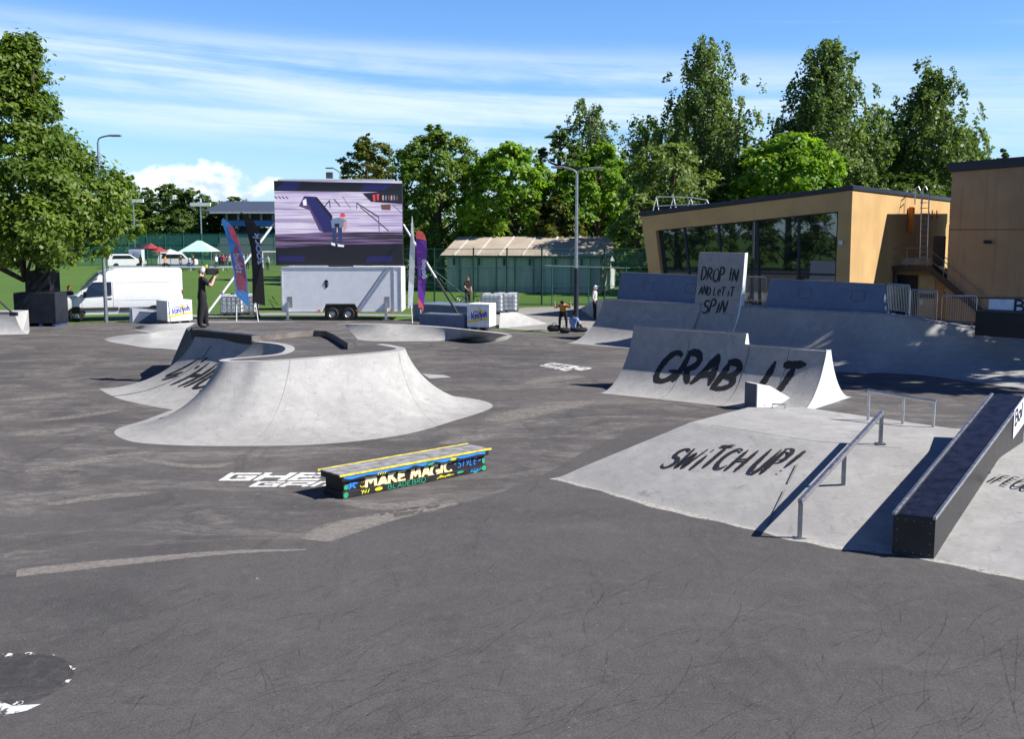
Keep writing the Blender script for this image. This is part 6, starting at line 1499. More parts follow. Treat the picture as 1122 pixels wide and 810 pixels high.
def person(loc, rz, label, top, leg, pose=None, arm=None, shin=None, hair=HAIRD, hat=None, scale=1.0, group=None, detail=True):
    J = base_pose(); J.update(pose or {})
    t = thing('person', loc, label, 'person', group, rz)
    names = list(J); me = bpy.data.meshes.new('skeleton'); me.from_pydata([J[k][:3] for k in names], [(names.index(a), names.index(b)) for a, b, _ in EDG], [])
    o = bpy.data.objects.new('skeleton', me); col.objects.link(o); o.modifiers.new('skin', 'SKIN').use_smooth_shade = True
    if not me.skin_vertices: me.skin_vertices.new() if hasattr(me.skin_vertices, 'new') else None
    for i, k in enumerate(names):
        sv = me.skin_vertices[0].data[i]; sv.radius = (J[k][3], J[k][3] * (.72 if k in ('chest', 'spine', 'pelvis') else 1)); sv.use_root = (k == 'pelvis')
    sb = o.modifiers.new('sub', 'SUBSURF'); sb.levels = 2 if detail else 1; sb.render_levels = sb.levels
    dg = bpy.context.evaluated_depsgraph_get(); ev = o.evaluated_get(dg); body = bpy.data.meshes.new_from_object(ev)
    bpy.data.objects.remove(o); bpy.data.meshes.remove(me)
    body.name = 'body'; body.materials.clear()
    mats = {'top': top, 'arm': arm or SKIN, 'skin': SKIN, 'leg': leg, 'shin': shin or leg, 'shoe': SHOE}; keys = list(mats)
    segs = [(V(*J[a][:3]), V(*J[b][:3]), k) for a, b, k in EDG]
    vs = [v.co.copy() for v in body.vertices]; fs = [tuple(p.vertices) for p in body.polygons]; mi = []
    for p in body.polygons:
        c = p.center; best = None
        for a, b, k in segs:
            d = b - a; s = max(0, min(1, (c - a).dot(d) / d.length_squared)); q = (c - a - d * s).length
            if best is None or q < best[0]: best = (q, k, s, a, b)
        k = best[1]
        if k == 'top' and (best[3] - V(*J['shL'][:3])).length < 1e-4 and best[2] > .72 and arm is None: k = 'arm'
        if k == 'top' and (best[3] - V(*J['shR'][:3])).length < 1e-4 and best[2] > .72 and arm is None: k = 'arm'
        if k == 'top' and (best[3] - V(*J['chest'][:3])).length < 1e-4 and (best[4] - V(*J['neck'][:3])).length < 1e-4 and best[2] > .86: k = 'skin'
        mi.append(keys.index(k))
    mb = MB(); mb.v = [tuple(v) for v in vs]; mb.f = fs; mb.m = mi
    # fingers, nose, ears and eyes
    mb.cur = keys.index('skin')
    hd = V(*J['head'][:3]); up = (V(*J['crown'][:3]) - hd).normalized(); f = V(0, 1, 0); f = (f - up * f.dot(up)).normalized(); sd = f.cross(up)
    if detail:
        for n in 'LR':
            w, h = V(*J['wr' + n][:3]), V(*J['ha' + n][:3]); d = (h - w).normalized(); s = d.cross(V(1, 0, 0) if abs(d.x) < .8 else V(0, 1, 0)).normalized(); b = d.cross(s)
            for i, ll in enumerate((.070, .082, .076, .060)):
                r0 = h + s * (.033 - .022 * i) + d * .01; MB.tube(mb, [r0, r0 + d * ll * .55 + b * .006, r0 + d * ll + b * .03], [.0095, .009, .007], 5)
            r0 = h + s * .035 - d * .02; MB.tube(mb, [r0, r0 + s * .025 + d * .03, r0 + s * .03 + d * .06 + b * .01], [.011, .010, .008], 5)
        mb.tube([hd + f * .085 + up * .03, hd + f * .118 + up * -.002, hd + f * .088 - up * .012], [.010, .016, .010], 6)
        for s in (-1, 1): mb.ball(hd + sd * s * .098 + up * .005, .026, 6, (.5, 1, 1.3))
    o = mb.build('body', [mats[k] for k in keys], t, smooth=80, world=False)
    if detail:
        for s in (-1, 1): MB().ball(hd + f * .088 + sd * s * .034 + up * .03, .011, 6).build('eye', BLACK, o, world=False)
        MB().bar(hd + f * .095 - up * .045 - sd * .022, hd + f * .095 - up * .045 + sd * .022, .008, .006).build('mouth', mat('lips', (.32, .12, .10), .5), o, world=False)
    mb = MB(); c = hd + up * .075 - f * .012
    rows = []
    for i in range(9):
        a = math.pi * .60 * i / 8; rows.append([c + (f * math.cos(b) + sd * math.sin(b)) * .106 * math.sin(a) + up * (.108 * math.cos(a) - .035 * (1 - math.cos(b)) * math.sin(a)) for b in np.linspace(0, 2 * math.pi, 17)])
    mb.grid(rows)
    if hat is not None:
        mb.grid([[c + (f * math.cos(b) + sd * math.sin(b)) * .10 + up * .035, c + f * (.10 * math.cos(b) + .10) + sd * math.sin(b) * .085 + up * .018] for b in np.linspace(-1.2, 1.2, 9)]); mb.build('cap', hat, t, smooth=80, world=False)
        if detail:
            mb = MB(); mb.ball(c - f * .035 - up * .05, .088, 10, (1, 1, .9)); mb.build('hair', hair, t, smooth=80, world=False)
    else: mb.build('hair', hair, t, smooth=80, world=False)
    t.scale = (scale,) * 3
    return t

# cameraman on the raised platform, turned to the right
cz = VZ + .165; cp = P(222.5, 359.2, cz)
cam_pose = {'shL': (-.17, .02, 1.43, .085), 'elL': (-.20, .22, 1.24, .055), 'wrL': (-.06, .34, 1.46, .036), 'haL': (-.02, .38, 1.53, .042), 'shR': (.17, .02, 1.43, .085), 'elR': (.22, .22, 1.22, .055), 'wrR': (.08, .35, 1.44, .036), 'haR': (.04, .39, 1.52, .042),
            'head': (0, .05, 1.62, .098), 'crown': (0, .05, 1.73, .088), 'hipL': (-.09, 0, .88, .135), 'hipR': (.09, 0, .88, .135), 'knL': (-.11, .10, .50, .115), 'knR': (.09, -.06, .50, .115), 'anL': (-.12, .10, .09, .095), 'anR': (.1, -.12, .09, .095), 'toL': (-.13, .22, .05, .05), 'toR': (.11, .10, .05, .05)}
person(cp, R(-62), 'cameraman in black clothes filming with a shoulder camera on the raised platform', CL('black', (.013, .013, .015)), CL('black_trousers', (.012, .012, .014)), cam_pose, hair=mat('light_hair', (.22, .17, .12), .6), hat=CL('pale_cap', (.55, .52, .46)), scale=1.03)
def film_camera():
    fx = V(math.sin(R(62)), math.cos(R(62)), 0); sx = V(fx.y, -fx.x, 0)
    c = V(cp.x, cp.y, cz) + fx * .30 + ZL * 1.70 + sx * .06
    t = thing('film_camera', c, 'black shoulder video camera held at the cameraman\'s eye', 'video camera')
    M3 = Matrix((fx, -sx, ZL)).transposed()
    MB().box(c - fx * .03, (.26, .15, .20), M=M3).build('body', BLACK, t, bevel=.02)
    MB().tube([c + fx * .09, c + fx * .20], [.055, .075], 12).build('lens', RUBBER, t, smooth=True)
    MB().tube([c - fx * .10 + ZL * .11, c - fx * .06 + ZL * .17, c + fx * .10 + ZL * .17, c + fx * .12 + ZL * .11], .014, 6).build('handle', BLACK, t)
    MB().box(c + fx * .10 - sx * .10 + ZL * .02, (.16, .07, .07), M=M3).build('viewfinder', BLACK, t, bevel=.01)
    MB().tube([c + fx * .06 + ZL * .17, c + fx * .22 + ZL * .17], .028, 8).build('microphone', DARK, t)
    MB().box(c - fx * .14 + ZL * .16, (.06, .04, .08), M=M3).build('yellow_tag', mat('tag_yellow', (.65, .6, .05), .5), t)
    MB().box(V(cp.x, cp.y, cz) + fx * .02 + V(.02, -.165, .93), (.06, .03, .09)).build('yellow_badge', mat('tag_yellow', (.65, .6, .05), .5), t)
film_camera()
# man in a light jacket standing behind the left quarter pipe
pz = P(651.5, 350.5); person(V(pz.x, pz.y, 0), R(-110), 'man in white cap and light jacket standing behind the left quarter pipe with a board', CL('light_grey', (.50, .49, .48)), CL('black_trousers', (.012, .012, .014)),
    {'elL': (-.26, -.05, 1.14, .06), 'elR': (.26, -.04, 1.14, .06), 'wrR': (.20, .10, .93, .036), 'haR': (.17, .14, .88, .042), 'wrL': (-.2, .1, .93, .036), 'haL': (-.17, .14, .88, .042)}, arm=CL('light_grey', (.50, .49, .48)), hat=CL('white_cap', (.75, .75, .75)))
bd = P(645.5, 345.5); t = thing('skateboard', V(bd.x, bd.y, 0), 'white skateboard stood on end by the man in the white cap', 'skateboard')
mb = MB(); mb.prism([(bd.x - .10, bd.y, .02), (bd.x + .10, bd.y, .02), (bd.x + .13, bd.y, .12), (bd.x + .13, bd.y, .68), (bd.x + .08, bd.y, .80), (bd.x - .08, bd.y, .80), (bd.x - .11, bd.y, .68), (bd.x - .11, bd.y, .12)], (0, .02, 0)); mb.build('deck', WHITEP, t, bevel=.004)
for z in (.2, .6):
    for s in (-1, 1): MB().lathe([(.001, -.02), (.028, -.02), (.028, .02), (.001, .02)], (bd.x + s * .09, bd.y + .06, z), 8, 'X').build('wheel', RUBBER, t)
# group by the lamp post
pz = P(617, 362.2); person(V(pz.x, pz.y, 0), R(172), 'person in a yellow-brown top bending forward beside the lamp post', CL('gold_brown', (.42, .22, .05)), CL('black_trousers', (.012, .012, .014)),
    {'spine': (0, .10, 1.10, .135), 'chest': (0, .30, 1.20, .15), 'neck': (0, .42, 1.30, .062), 'head': (0, .50, 1.36, .098), 'crown': (0, .57, 1.44, .085), 'shL': (-.17, .32, 1.24, .085), 'shR': (.17, .32, 1.24, .085), 'elL': (-.38, .36, 1.12, .055), 'elR': (.38, .36, 1.12, .055), 'wrL': (-.38, .42, 1.34, .036), 'wrR': (.38, .42, 1.34, .036), 'haL': (-.38, .44, 1.42, .042), 'haR': (.38, .44, 1.42, .042), 'knL': (-.16, .05, .5, .075), 'knR': (.16, .05, .5, .075), 'anL': (-.17, 0, .09, .048), 'anR': (.17, 0, .09, .048), 'toL': (-.2, .16, .045, .045), 'toR': (.2, .16, .045, .045)}, scale=.95)
sit = {'pelvis': (0, 0, .12, .145), 'spine': (0, .03, .30, .135), 'chest': (0, .08, .52, .15), 'neck': (0, .12, .68, .062), 'head': (0, .15, .79, .098), 'crown': (0, .15, .90, .085), 'shL': (-.17, .08, .60, .085), 'shR': (.17, .08, .60, .085), 'elL': (-.24, .18, .36, .055), 'elR': (.24, .18, .36, .055), 'wrL': (-.16, .38, .42, .036), 'wrR': (.16, .38, .42, .036), 'haL': (-.12, .45, .44, .042), 'haR': (.12, .45, .44, .042),
       'hipL': (-.09, .04, .12, .11), 'hipR': (.09, .04, .12, .11), 'knL': (-.12, .40, .42, .075), 'knR': (.12, .40, .42, .075), 'anL': (-.12, .62, .09, .048), 'anR': (.12, .62, .09, .048), 'toL': (-.12, .78, .045, .045), 'toR': (.12, .78, .045, .045)}
pz = P(627.5, 363.5); person(V(pz.x - .0, pz.y - .35, 0), R(-30), 'dark-haired person in a pale blue shirt sitting on the ground at the lamp post foot', CL('pale_blue', (.22, .32, .55)), CL('dark_trousers', (.02, .022, .03)), sit)
def bag(px, py, w, h, label, c):
    p = P(px, py); t = thing('sports_bag', p, label, 'bag'); mb = MB()
    rows = []
    for k in range(9):
        u = k / 8; r = math.sin(math.pi * (.08 + .84 * u)) ** .5
        rows.append([V(p.x - w / 2 + w * u, p.y + .18 * r * math.cos(a), h * .5 + h * .5 * r * math.sin(a) * (1 + .1 * math.sin(9 * u))) for a in np.linspace(0, 2 * math.pi, 13)])
    mb.grid(rows); mb.poly(rows[0][:-1]); mb.poly(rows[-1][:-1]); mb.build('body', c, t, smooth=60)
    MB().tube([p + V(-w * .2, -.1, h * .9), p + V(-w * .1, -.1, h * 1.25), p + V(w * .1, -.1, h * 1.25), p + V(w * .2, -.1, h * .9)], .015, 5).build('handle', BLACK, t)
BAGK = CL('bag_black', (.014, .014, .017))
bag(607, 363.6, .62, .32, 'black sports bag left of the person bending forward', BAGK); bag(619, 365.2, .50, .26, 'black bag in front of the person bending forward', BAGK); bag(635, 364.2, .72, .24, 'flat black bag right of the lamp post foot', CL('bag_dark_blue', (.014, .016, .03)))
t = thing('kick_scooter', P(633, 360), 'thin upright grey scooter handle right of the lamp post', 'scooter'); q_ = P(633.2, 362); MB().tube([q_, q_ + ZL * .52], .02, 6).build('stem', GREY, t); MB().tube([q_ + V(-.12, 0, .52), q_ + V(.12, 0, .55)], .016, 6).build('handlebar', BLACK, t); MB().bar(q_ + V(0, 0, .07), q_ + V(.45, .15, .07), .10, .03).build('deck', GREY, t)

# rider with a bicycle
bz = D(512.5, 331, 66.4); bz.z = .0
person(V(bz.x, bz.y, 0), R(-150), 'person in black with reddish hair standing beside a bicycle behind the concrete blocks', CL('black', (.013, .013, .015)), CL('black_trousers', (.012, .012, .014)), {'elR': (.26, .1, 1.16, .055), 'wrR': (.2, .32, 1.06, .036), 'haR': (.18, .40, 1.04, .042)}, hair=HAIRR)
def bicycle():
    p = V(bz.x + .12, bz.y - .35, 0); t = thing('bicycle', p, 'dark bicycle held by the person in black behind the concrete blocks', 'bicycle')
    for s in (-.54, .54):
        c = p + V(s, 0, .34); w = MB().tube([c + V(.32 * math.cos(a), 0, .32 * math.sin(a)) for a in np.linspace(0, 2 * math.pi, 29)[:-1]], .022, 6, closed=True).build('wheel', RUBBER, t, smooth=True)
        mb = MB()
        for k in range(9): a = k * math.pi / 9; mb.tube([c + V(.31 * math.cos(a), 0, .31 * math.sin(a)), c - V(.31 * math.cos(a), 0, .31 * math.sin(a))], .004, 4)
        mb.build('spokes', STEEL, w); MB().tube([c + V(.295 * math.cos(a), 0, .295 * math.sin(a)) for a in np.linspace(0, 2 * math.pi, 29)[:-1]], .010, 5, closed=True).build('rim', STEEL, w)
    bb, st, hd_, r, f = p + V(-.08, 0, .30), p + V(-.22, 0, .78), p + V(.38, 0, .82), p + V(-.54, 0, .34), p + V(.54, 0, .34)
    mb = MB()
    for a, b in ((bb, st), (st, hd_ - ZL * .04), (bb, hd_ - ZL * .14), (bb, r), (st - ZL * .1, r)): mb.tube([a, b], .018, 6)
    mb.build('frame', mat('bike_frame', (.10, .13, .18), .35), t, smooth=True)
    MB().tube([f, hd_ - ZL * .16, hd_ + ZL * .08], .017, 6).build('fork', BLACK, t); MB().tube([hd_ + V(.02, -.3, .14), hd_ + V(.06, -.12, .08), hd_ + V(.06, .12, .08), hd_ + V(.02, .3, .14)], .014, 6).build('handlebar', BLACK, t)
    MB().box(st + ZL * .10, (.26, .12, .05)).build('saddle', BLACK, t, bevel=.02); MB().tube([st, st + ZL * .09], .014, 6).build('seat_post', STEEL, t)
    MB().tube([bb + V(.14, -.06, -.10), bb, bb + V(-.14, .06, .10)], .012, 5).build('crank', STEELD, t)
bicycle()
# person in an orange cap behind the van bonnet
pz = D(75.5, 309, 56); person(V(pz.x, pz.y, 0), R(160), 'person in an orange cap whose head shows over the white van bonnet', CL('dark_top', (.05, .05, .06)), CL('dark_trousers', (.02, .022, .03)), hat=CL('orange_cap', (.75, .16, .02)), scale=1.0)

# spectators beyond the far fence
rng = random.Random(21)
CW = [('red', (.45, .04, .04)), ('blue', (.05, .13, .45)), ('white', (.7, .7, .7)), ('black', (.015, .015, .018)), ('grey', (.25, .25, .26)), ('navy', (.02, .03, .10)), ('yellow', (.65, .5, .04)), ('pale blue', (.3, .42, .6)), ('green', (.05, .25, .10)), ('orange', (.65, .2, .03))]
spots = [(211.5, 287, 3, 'behind the mint green tent, leftmost by the parked car'), (237, 286, 2, 'between the parked car and the blue and red flag'), (241, 287.5, 1, 'between the parked car and the blue and red flag'), (244.5, 286, 0, 'between the parked car and the blue and red flag'), (248, 287, 5, 'close to the blue and red flag'), (251.5, 286, 4, 'close to the blue and red flag'), (267, 287, 7, 'between the two feather flags'), (271, 288, 8, 'between the two feather flags'),
         (154, 287, 6, 'beside the black parasol'), (181, 287, 9, 'beside the long blue table'), (293, 286, 2, 'in the goal mouth by the screen'), (198, 287, 3, 'at the right end of the long blue table')]
for px, py, ci, where in spots:
    y = 127 + rng.uniform(-2, 5); p = D(px, py, y); p.z = 0
    dark = CL(CW[ci][0].replace(' ', '_') + '_far', CW[ci][1])
    person(p, R(rng.uniform(0, 360)), 'tiny far spectator in %s %s' % (CW[ci][0], where), dark, CL('jeans', (.04, .06, .14)) if ci % 2 else CL('dark_trousers', (.02, .022, .03)), arm=dark if ci % 3 else None, hair=rng.choice([HAIRD, HAIRR]), group='spectators beyond the far fence', detail=False)

def far_car(px, y, rz, c, label, L=4.6, H=1.95):
    t = thing('parked_car', (0, 0, 0), label, 'car'); W_ = 1.8
    prof = [(0, .35), (0, .85), (.12, 1.0), (1.0, 1.12), (1.75, H - .08), (2.1, H), (L - .35, H), (L - .05, 1.15), (L, .9), (L, .35)]
    mb = MB(); mb.prism([(x, -W_ / 2, z) for x, z in prof], (0, W_, 0)); mb.build('body', c, t, bevel=.06, world=False)
    for s in (-1, 1):
        MB().prism([(1.25, s * (W_ / 2 + .008), 1.15), (1.85, s * (W_ / 2 + .008), H - .14), (L - .7, s * (W_ / 2 + .008), H - .14), (L - .5, s * (W_ / 2 + .008), 1.15)], (0, -.01 * s, 0)).build('side_window', mat('van_glass', (.010, .014, .020), .06), t, world=False)
        for x in (.85, L - .95): MB().lathe([(.001, -.1), (.33, -.1), (.33, .1), (.001, .1)], (x, s * (W_ / 2 - .08), .33), 14, 'Y').build('wheel', RUBBER, t, world=False)
    MB().prism([(1.04, -W_ * .42, 1.16), (1.04, W_ * .42, 1.16), (1.74, W_ * .40, H - .10), (1.74, -W_ * .40, H - .10)], (-.02, 0, .012)).build('windscreen', mat('van_glass', (.010, .014, .020), .06), t, world=False)
    p = gz(D(px, 287, y)); place(t, p, R(rz))
far_car(216, 136, 188, WHITE, 'white minivan parked beyond the far fence under the mint green tent'); far_car(160, 134, 200, WHITE, 'white car parked beyond the far fence beside the parasols', 4.4, 1.7)
t = thing('portable_cabin', gz(D(150, 287, 136)), 'pale blue cabin box left of the white car beyond the far fence', 'cabin'); q_ = gz(D(150, 287, 136)); MB().box(q_ + ZL * 1.1, (1.6, 1.2, 2.2)).build('wall', mat('cabin_blue', (.45, .52, .62), .5), t, bevel=.03); MB().box(q_ + V(.2, -.61, 1.0), (.7, .03, 1.8)).build('door', mat('cabin_door', (.3, .36, .45), .5), t)

# ---------------------------------------------------------------- trees
LF = {'broad': leaf_mat('leaf_broad', (0.084, 0.160, 0.021), (0.201, 0.304, 0.040), .42), 'bright': leaf_mat('leaf_bright', (0.129, 0.266, 0.024), (0.282, 0.455, 0.040), .48), 'dark': leaf_mat('leaf_dark', (0.061, 0.115, 0.024), (0.129, 0.205, 0.040), .38),
      'pale': leaf_mat('leaf_pale', (0.145, 0.213, 0.058), (0.242, 0.333, 0.092), .42), 'birch': leaf_mat('leaf_birch', (0.096, 0.160, 0.045), (0.201, 0.281, 0.082), .45), 'olive': leaf_mat('leaf_olive', (0.096, 0.122, 0.024), (0.177, 0.198, 0.037), .42), 'near': leaf_mat('leaf_near', (0.081, 0.152, 0.018), (0.201, 0.289, 0.040), .45)}
def leaf_mesh(name, cen, nor, size, m, rng, droop=0.):
    n = len(cen)
    t = rng.normal(size=(n, 3)); t -= nor * (t * nor).sum(1)[:, None]; t /= np.linalg.norm(t, axis=1)[:, None] + 1e-9
    b = np.cross(nor, t); s = size * rng.uniform(.6, 1.35, n)[:, None]
    v = np.empty((n, 4, 3)); v[:, 0] = cen - t * s * .55; v[:, 1] = cen + b * s * .33 + nor * s * .06; v[:, 2] = cen + t * s * .55; v[:, 3] = cen - b * s * .33 + nor * s * .06
    me = bpy.data.meshes.new(name); me.vertices.add(n * 4); me.vertices.foreach_set('co', v.reshape(-1).astype(np.float32))
    me.loops.add(n * 4); me.loops.foreach_set('vertex_index', np.arange(n * 4, dtype=np.int32))
    me.polygons.add(n); me.polygons.foreach_set('loop_start', np.arange(0, n * 4, 4, dtype=np.int32)); me.polygons.foreach_set('loop_total', np.full(n, 4, dtype=np.int32))
    me.update(calc_edges=True); me.materials.append(m); return me
def unit(a): return a / (np.linalg.norm(a, axis=1)[:, None] + 1e-9)
def crown_broad(rng, Rx, zb, zt, n, lobes=46, shape=None):
    """clumps on the ends of boughs: dense outside, gaps between them"""
    H = zt - zb; lc, lr = [], []
    for i in range(lobes):
        h = (i + rng.uniform(0, 1)) / lobes; prof = shape(h) if shape else max(.12, (1 - abs(2 * (h - .42)) ** 2.6 / (1.45 if h > .42 else 1.0))) ** .5 if h < .97 else .2
        if not shape and h > .42: prof = max(.10, 1 - ((h - .42) / .60) ** 2.3) ** .6
        a = i * 2.39996 + rng.uniform(-.5, .5); out = shape and i % 4 == 0; rr = Rx * prof * (rng.uniform(1.0, 1.16) if out else math.sqrt(rng.uniform(.30, .86)))
        lc.append((rr * math.cos(a), rr * math.sin(a), zb + H * (.05 + .84 * h))); lr.append(Rx * (rng.uniform(.09, .15) if out else rng.uniform(.18, .30) if shape else rng.uniform(.22, .36)) * (.66 + .42 * prof))
    for q in range(3): lc.append((rng.uniform(-.12, .12) * Rx, rng.uniform(-.12, .12) * Rx, zt - H * (.06 + .05 * q))); lr.append(Rx * (.15 + .06 * q))
    lc, lr = np.array(lc), np.array(lr); w = lr ** 2; w /= w.sum()
    ctr = np.array([0, 0, zb + H * .42])
    k = max(240, n // 30); li = rng.choice(len(lc), k, p=w); d = unit(rng.normal(size=(k, 3)) + .8 * unit(lc[li] - ctr) + np.array([0, 0, .30])); cc = lc[li] + d * lr[li][:, None] * rng.uniform(.70, 1.05, k)[:, None]
    cr = lr[li] * rng.uniform(.20, .40, k)
    ci = rng.integers(0, k, n); o = rng.normal(size=(n, 3)) * np.array([1, 1, .6]); cen = cc[ci] + o * cr[ci][:, None] * .72
    nor = unit(d[ci] * .9 + np.array([.15, 0, .55]) + rng.normal(size=(n, 3)) * .5)
    keep = cen[:, 2] > zb * .6
    return cen[keep], nor[keep], lc
def crown_birch(rng, Rx, zb, zt, n, shape=None):
    """several leaders, boughs of uneven length and twigs hanging from them"""
    H = zt - zb; L = []
    nb = 70
    for i in range(nb):
        h = (i + rng.uniform(0, 1)) / nb; prof = min(1, .45 + h * 2.6) * max(.03, 1 - h ** 1.35) ** .88
        a = i * 2.39996 + rng.uniform(-.6, .6); rr = Rx * prof * math.sqrt(rng.uniform(.02, .80)); L.append((rr * math.cos(a), rr * math.sin(a), zb + H * (.08 + .90 * h), Rx * (.14 + .27 * prof) * rng.uniform(.75, 1.2)))
    L.append((0, 0, zt - .2, Rx * .08)); L = np.array(L); w = L[:, 3] ** 1.7; w /= w.sum()
    k = max(300, n // 38); li = rng.choice(len(L), k, p=w); top = L[li, :3] + rng.normal(size=(k, 3)) * L[li, 3][:, None] * np.array([.78, .78, .5])
    a = np.arctan2(top[:, 1], top[:, 0]); ln_ = rng.uniform(.5, 1.7, k) * (L[li, 3] / Rx * 2.4 + .35) * H / 14
    ci = rng.integers(0, k, n); s = rng.uniform(0, 1, n); out_ = np.stack([np.cos(a), np.sin(a), np.zeros(k)], 1)[ci]
    cen = top[ci] + out_ * (.4 * np.sqrt(s))[:, None] - np.array([0, 0, 1.0]) * (s ** 1.3 * ln_[ci])[:, None] + rng.normal(size=(n, 3)) * .16
    nor = unit(rng.normal(size=(n, 3)) * .75 + out_ * .55 + np.array([.2, 0, .4]))
    return cen, nor, L[:, :3]
TN = [0]
def tree(name, px, Y, top, wpx, kind, mt, label, zb=2.0, n=13000, leaf=.30, group='trees behind the skate park', shape=None, lobes=46, x=None, trunk_r=None):
    TN[0] += 1; rng = np.random.default_rng(100 + TN[0])
    p = gz(D(px, 300, Y)) if x is None else V(x, Y, 0)
    zt = D(px, top, Y).z if x is None else top; Rx = wpx * Y / 2400. if x is None else wpx
    t = thing(name, p, label, 'tree', group)
    cen, nor, lc = (crown_birch(rng, Rx * 1.16, zb, zt, int(n * 1.6)) if kind == 'birch' else crown_broad(rng, Rx * .94, zb, zt - Rx * .10, n, lobes, shape))
    me = leaf_mesh('crown', cen, nor, leaf, LF[mt], rng); o = bpy.data.objects.new('crown', me); col.objects.link(o); o.parent = t
    r0 = trunk_r or (.10 + .018 * zt); mb = MB(); pts = [V(0, 0, -.05), V(.06 * r0, .1, zt * .25), V(-.2, .05, zt * .5), V(.1, -.1, zt * .8), V(0, 0, zt * .93)]
    mb.tube([tuple(q) for q in pts], [r0 * 1.25, r0, r0 * .75, r0 * .4, .03], 9); mb.build('trunk', BIRCHB if kind == 'birch' else BARK, t, smooth=True, world=False)
    mb = MB(); rr = random.Random(TN[0])
    for c in lc[::2]:
        c = V(*c); z0 = max(zb * .7, min(c.z - (Vector((c.x, c.y)).length) * .7, zt * .85)); a = V(0, 0, z0); c = a.lerp(c, .88); m_ = a.lerp(c, .5) + V(rr.uniform(-.3, .3), rr.uniform(-.3, .3), rr.uniform(-.1, .5))
        mb.tube([a, m_, c], [r0 * .34, r0 * .2, r0 * .06], 5)
    mb.build('limb', BIRCHB if kind == 'birch' else BARK, t, smooth=True, world=False)
    return t
B = 'broad_tree'; K = 'birch_tree'
tree(B, 404, 100, 139, 68, 'broad', 'olive', 'small olive-green tree rising just above the right end of the video screen', 2.5, 11000)
tree(B, 482, 92, 130, 100, 'broad', 'broad', 'full dark green tree behind the purple flag, yellowing on its left side', 2.0, 17000)
tree(B, 560, 90, 148, 100, 'broad', 'bright', 'lush bright green chestnut tree over the left end of the storage hall', 2.0, 16000, .36)
tree(K, 645, 116, 110, 84, 'birch', 'birch', 'tall birch just right of the double-armed lamp, behind the leafy row', 3, 12000, .30)
tree(B, 612, 98, 128, 62, 'broad', 'dark', 'dark bluish-green tree left of the double-armed lamp post', 2, 12000)
tree(B, 655, 90, 150, 92, 'broad', 'bright', 'light green tree standing behind the double-armed lamp head', 2, 15000, .34)
tree(B, 612, 88, 208, 62, 'broad', 'olive', 'low olive tree between chestnut and lamp post over the storage hall', 1.5, 9000)
tree(K, 768, 97, 43, 128, 'birch', 'birch', 'tallest birch left of the bright tree, with a pointed top', 3, 24000, .30)
tree(K, 705, 106, 128, 74, 'birch', 'birch', 'shorter dark birch at the left foot of the pointed birch', 3, 11000, .30)
tree(B, 735, 82, 146, 112, 'broad', 'pale', 'pale grey-green tree over the low end of the sports hall', 1.5, 18000, .28)
tree(B, 700, 78, 205, 60, 'broad', 'pale', 'low pale leafy tree right beside the left corner of the sports hall', 1.0, 9000, .26)
tree(B, 800, 80, 196, 70, 'broad', 'dark', 'dark low tree over the hall roof between pale and bright trees', 2, 9000)
tree(B, 862, 78, 138, 116, 'broad', 'bright', 'vivid yellow-green tree rising over the middle of the hall roof', 2.5, 18000, .34)
tree(K, 898, 90, 40, 118, 'birch', 'birch', 'broad tall birch right behind the vivid yellow-green tree', 3, 24000, .30)
tree(K, 952, 99, 112, 84, 'birch', 'birch', 'birch filling the gap between the two tallest right-hand birches', 3, 13000, .30)
tree(K, 1012, 92, 73, 112, 'birch', 'birch', 'tall birch above the roof ladder, nearest the brown building', 3, 22000, .30)
tree(K, 1052, 98, 140, 70, 'birch', 'birch', 'lower birch showing just over the brown building roof', 3, 10000, .30)
tree(B, 1093, 126, 156, 32, 'broad', 'dark', 'small dark conical tree far beyond the brown building roof', 2, 5000, .34)
tree(B, 442, 106, 152, 84, 'broad', 'dark', 'dark tree in the gap behind the right edge of the screen', 1.5, 9000)
tree(B, 522, 104, 158, 92, 'broad', 'dark', 'dark tree deep between the full dark green tree and the chestnut', 1.0, 9000)
tree(B, 575, 104, 215, 110, 'broad', 'dark', 'dark undergrowth tree behind the ridge of the storage hall', .6, 10000)
tree(B, 660, 100, 205, 120, 'broad', 'dark', 'dark undergrowth tree behind the right end of the storage hall', .6, 11000)
tree(B, 462, 98, 225, 90, 'broad', 'dark', 'dark undergrowth tree behind the purple flag and fence', .5, 9000)
tree(B, 820, 96, 158, 100, 'broad', 'dark', 'dark tree deep behind the vivid yellow-green tree', 2, 9000)
tree(K, 930, 84, 175, 90, 'birch', 'birch', 'low birch just above the lit side wall of the hall', 2, 10000, .28)
tree(B, 985, 84, 185, 90, 'broad', 'dark', 'low dark tree behind the roof ladder', 2, 9000)
FARG = 'trees beyond the field'
tree(B, 134, 205, 182, 54, 'broad', 'dark', 'round dark far tree just right of the single-armed lamp post', 2, 8000, .55, FARG)
tree(B, 166, 200, 203, 58, 'broad', 'dark', 'rounded mid-green far tree above the white van', 1, 7000, .5, FARG)
tree(B, 188, 190, 195, 54, 'broad', 'dark', 'pointed dark far tree, highest of the clump left of the grandstand', 1, 8000, .5, FARG)
tree(B, 214, 188, 203, 54, 'broad', 'dark', 'far tree with two crowns beside the grandstand roof', 1, 7000, .5, FARG)
tree(B, 232, 192, 216, 44, 'broad', 'dark', 'low far tree tucked against the left end of the grandstand', 1, 6000, .5, FARG)
tree(B, 150, 186, 222, 60, 'broad', 'broad', 'low wide far tree over the parasols', .6, 8000, .5, FARG)
tree(B, 112, 200, 214, 60, 'broad', 'dark', 'far tree half hidden behind the big left tree', .6, 7000, .5, FARG)
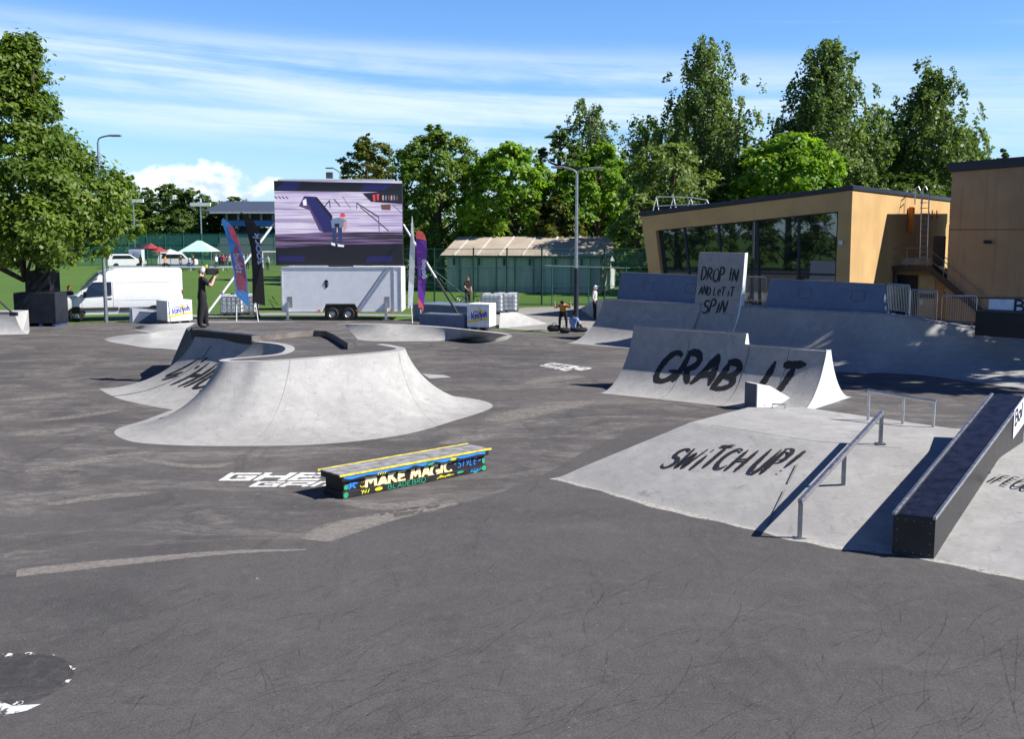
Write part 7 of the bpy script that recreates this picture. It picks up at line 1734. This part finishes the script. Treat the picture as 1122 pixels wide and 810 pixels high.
tree(B, 200, 184, 228, 60, 'broad', 'dark', 'low bushy far tree behind the mint green tent', .4, 8000, .5, FARG)
# the big tree at the left edge
def near_shape(h): h = min(h, .999) * 9; a = [.72, .97, 1.0, .90, .66, .48, .40, .27, .19, .09]; return a[int(h)] + (a[int(h) + 1] - a[int(h)]) * (h - int(h))
gy = P(16, 358).y + 2.2; gx = (D(27.5, 300, gy - .6).x + D(53.5, 300, gy - .6).x) / 2
t = tree('maple_tree', 36, 53.6, 20, 236, 'broad', 'near', 'big leafy tree at the left edge with its trunk boxed in black panels', 3.0, 52000, .235, 'trees behind the skate park', near_shape, 74, None, .34)
t.location.x = gx - .9; t.location.y = gy
for c in t.children:
    if c.name.startswith('trunk'): c.location.x = .9
# trees just past the right edge: they shade the back of the park
SH = 'trees at the right edge of the park'
tree(B, 0, 38.8, 16.2, 5.2, 'broad', 'birch', 'tall tree past the right edge shading the long quarter pipe', 6.5, 17000, .34, SH, x=25.0)
tree(B, 0, 31.2, 16.5, 2.9, 'broad', 'birch', 'slimmer tree past the right edge shading the ground behind the funbox', 10.8, 9000, .34, SH, x=25.6)
tree(B, 0, 46.0, 15.5, 3.6, 'broad', 'birch', 'tree past the right edge in front of the brown building', 5.5, 13000, .32, SH, x=30.5)
# across the yard: seen in the glass front
for i in range(9):
    s = (i - 4) * 6.2; x, y = -46 + .58 * s, 14 - .81 * s
    tree(B, 0, y, 13 + (i * 7 % 5), 4.4 + i % 2, 'broad', 'broad' if i % 2 else 'dark', 'broad tree out of view across the yard, mirrored in the glass front', .8, 6500, .44, 'trees across the yard', x=x)
tree(B, 258, 215, 214, 64, 'broad', 'dark', 'low far tree behind the grandstand roof end', .3, 6000, .6, FARG); tree(B, 300, 215, 226, 80, 'broad', 'dark', 'low far tree behind the middle of the grandstand', .3, 6000, .6, FARG)
tree(B, 90, 190, 222, 70, 'broad', 'dark', 'low far tree seen under the crown of the big left tree', .3, 6000, .55, FARG); tree(B, 40, 195, 225, 70, 'broad', 'dark', 'low far tree behind the trunk of the big left tree', .3, 6000, .55, FARG)
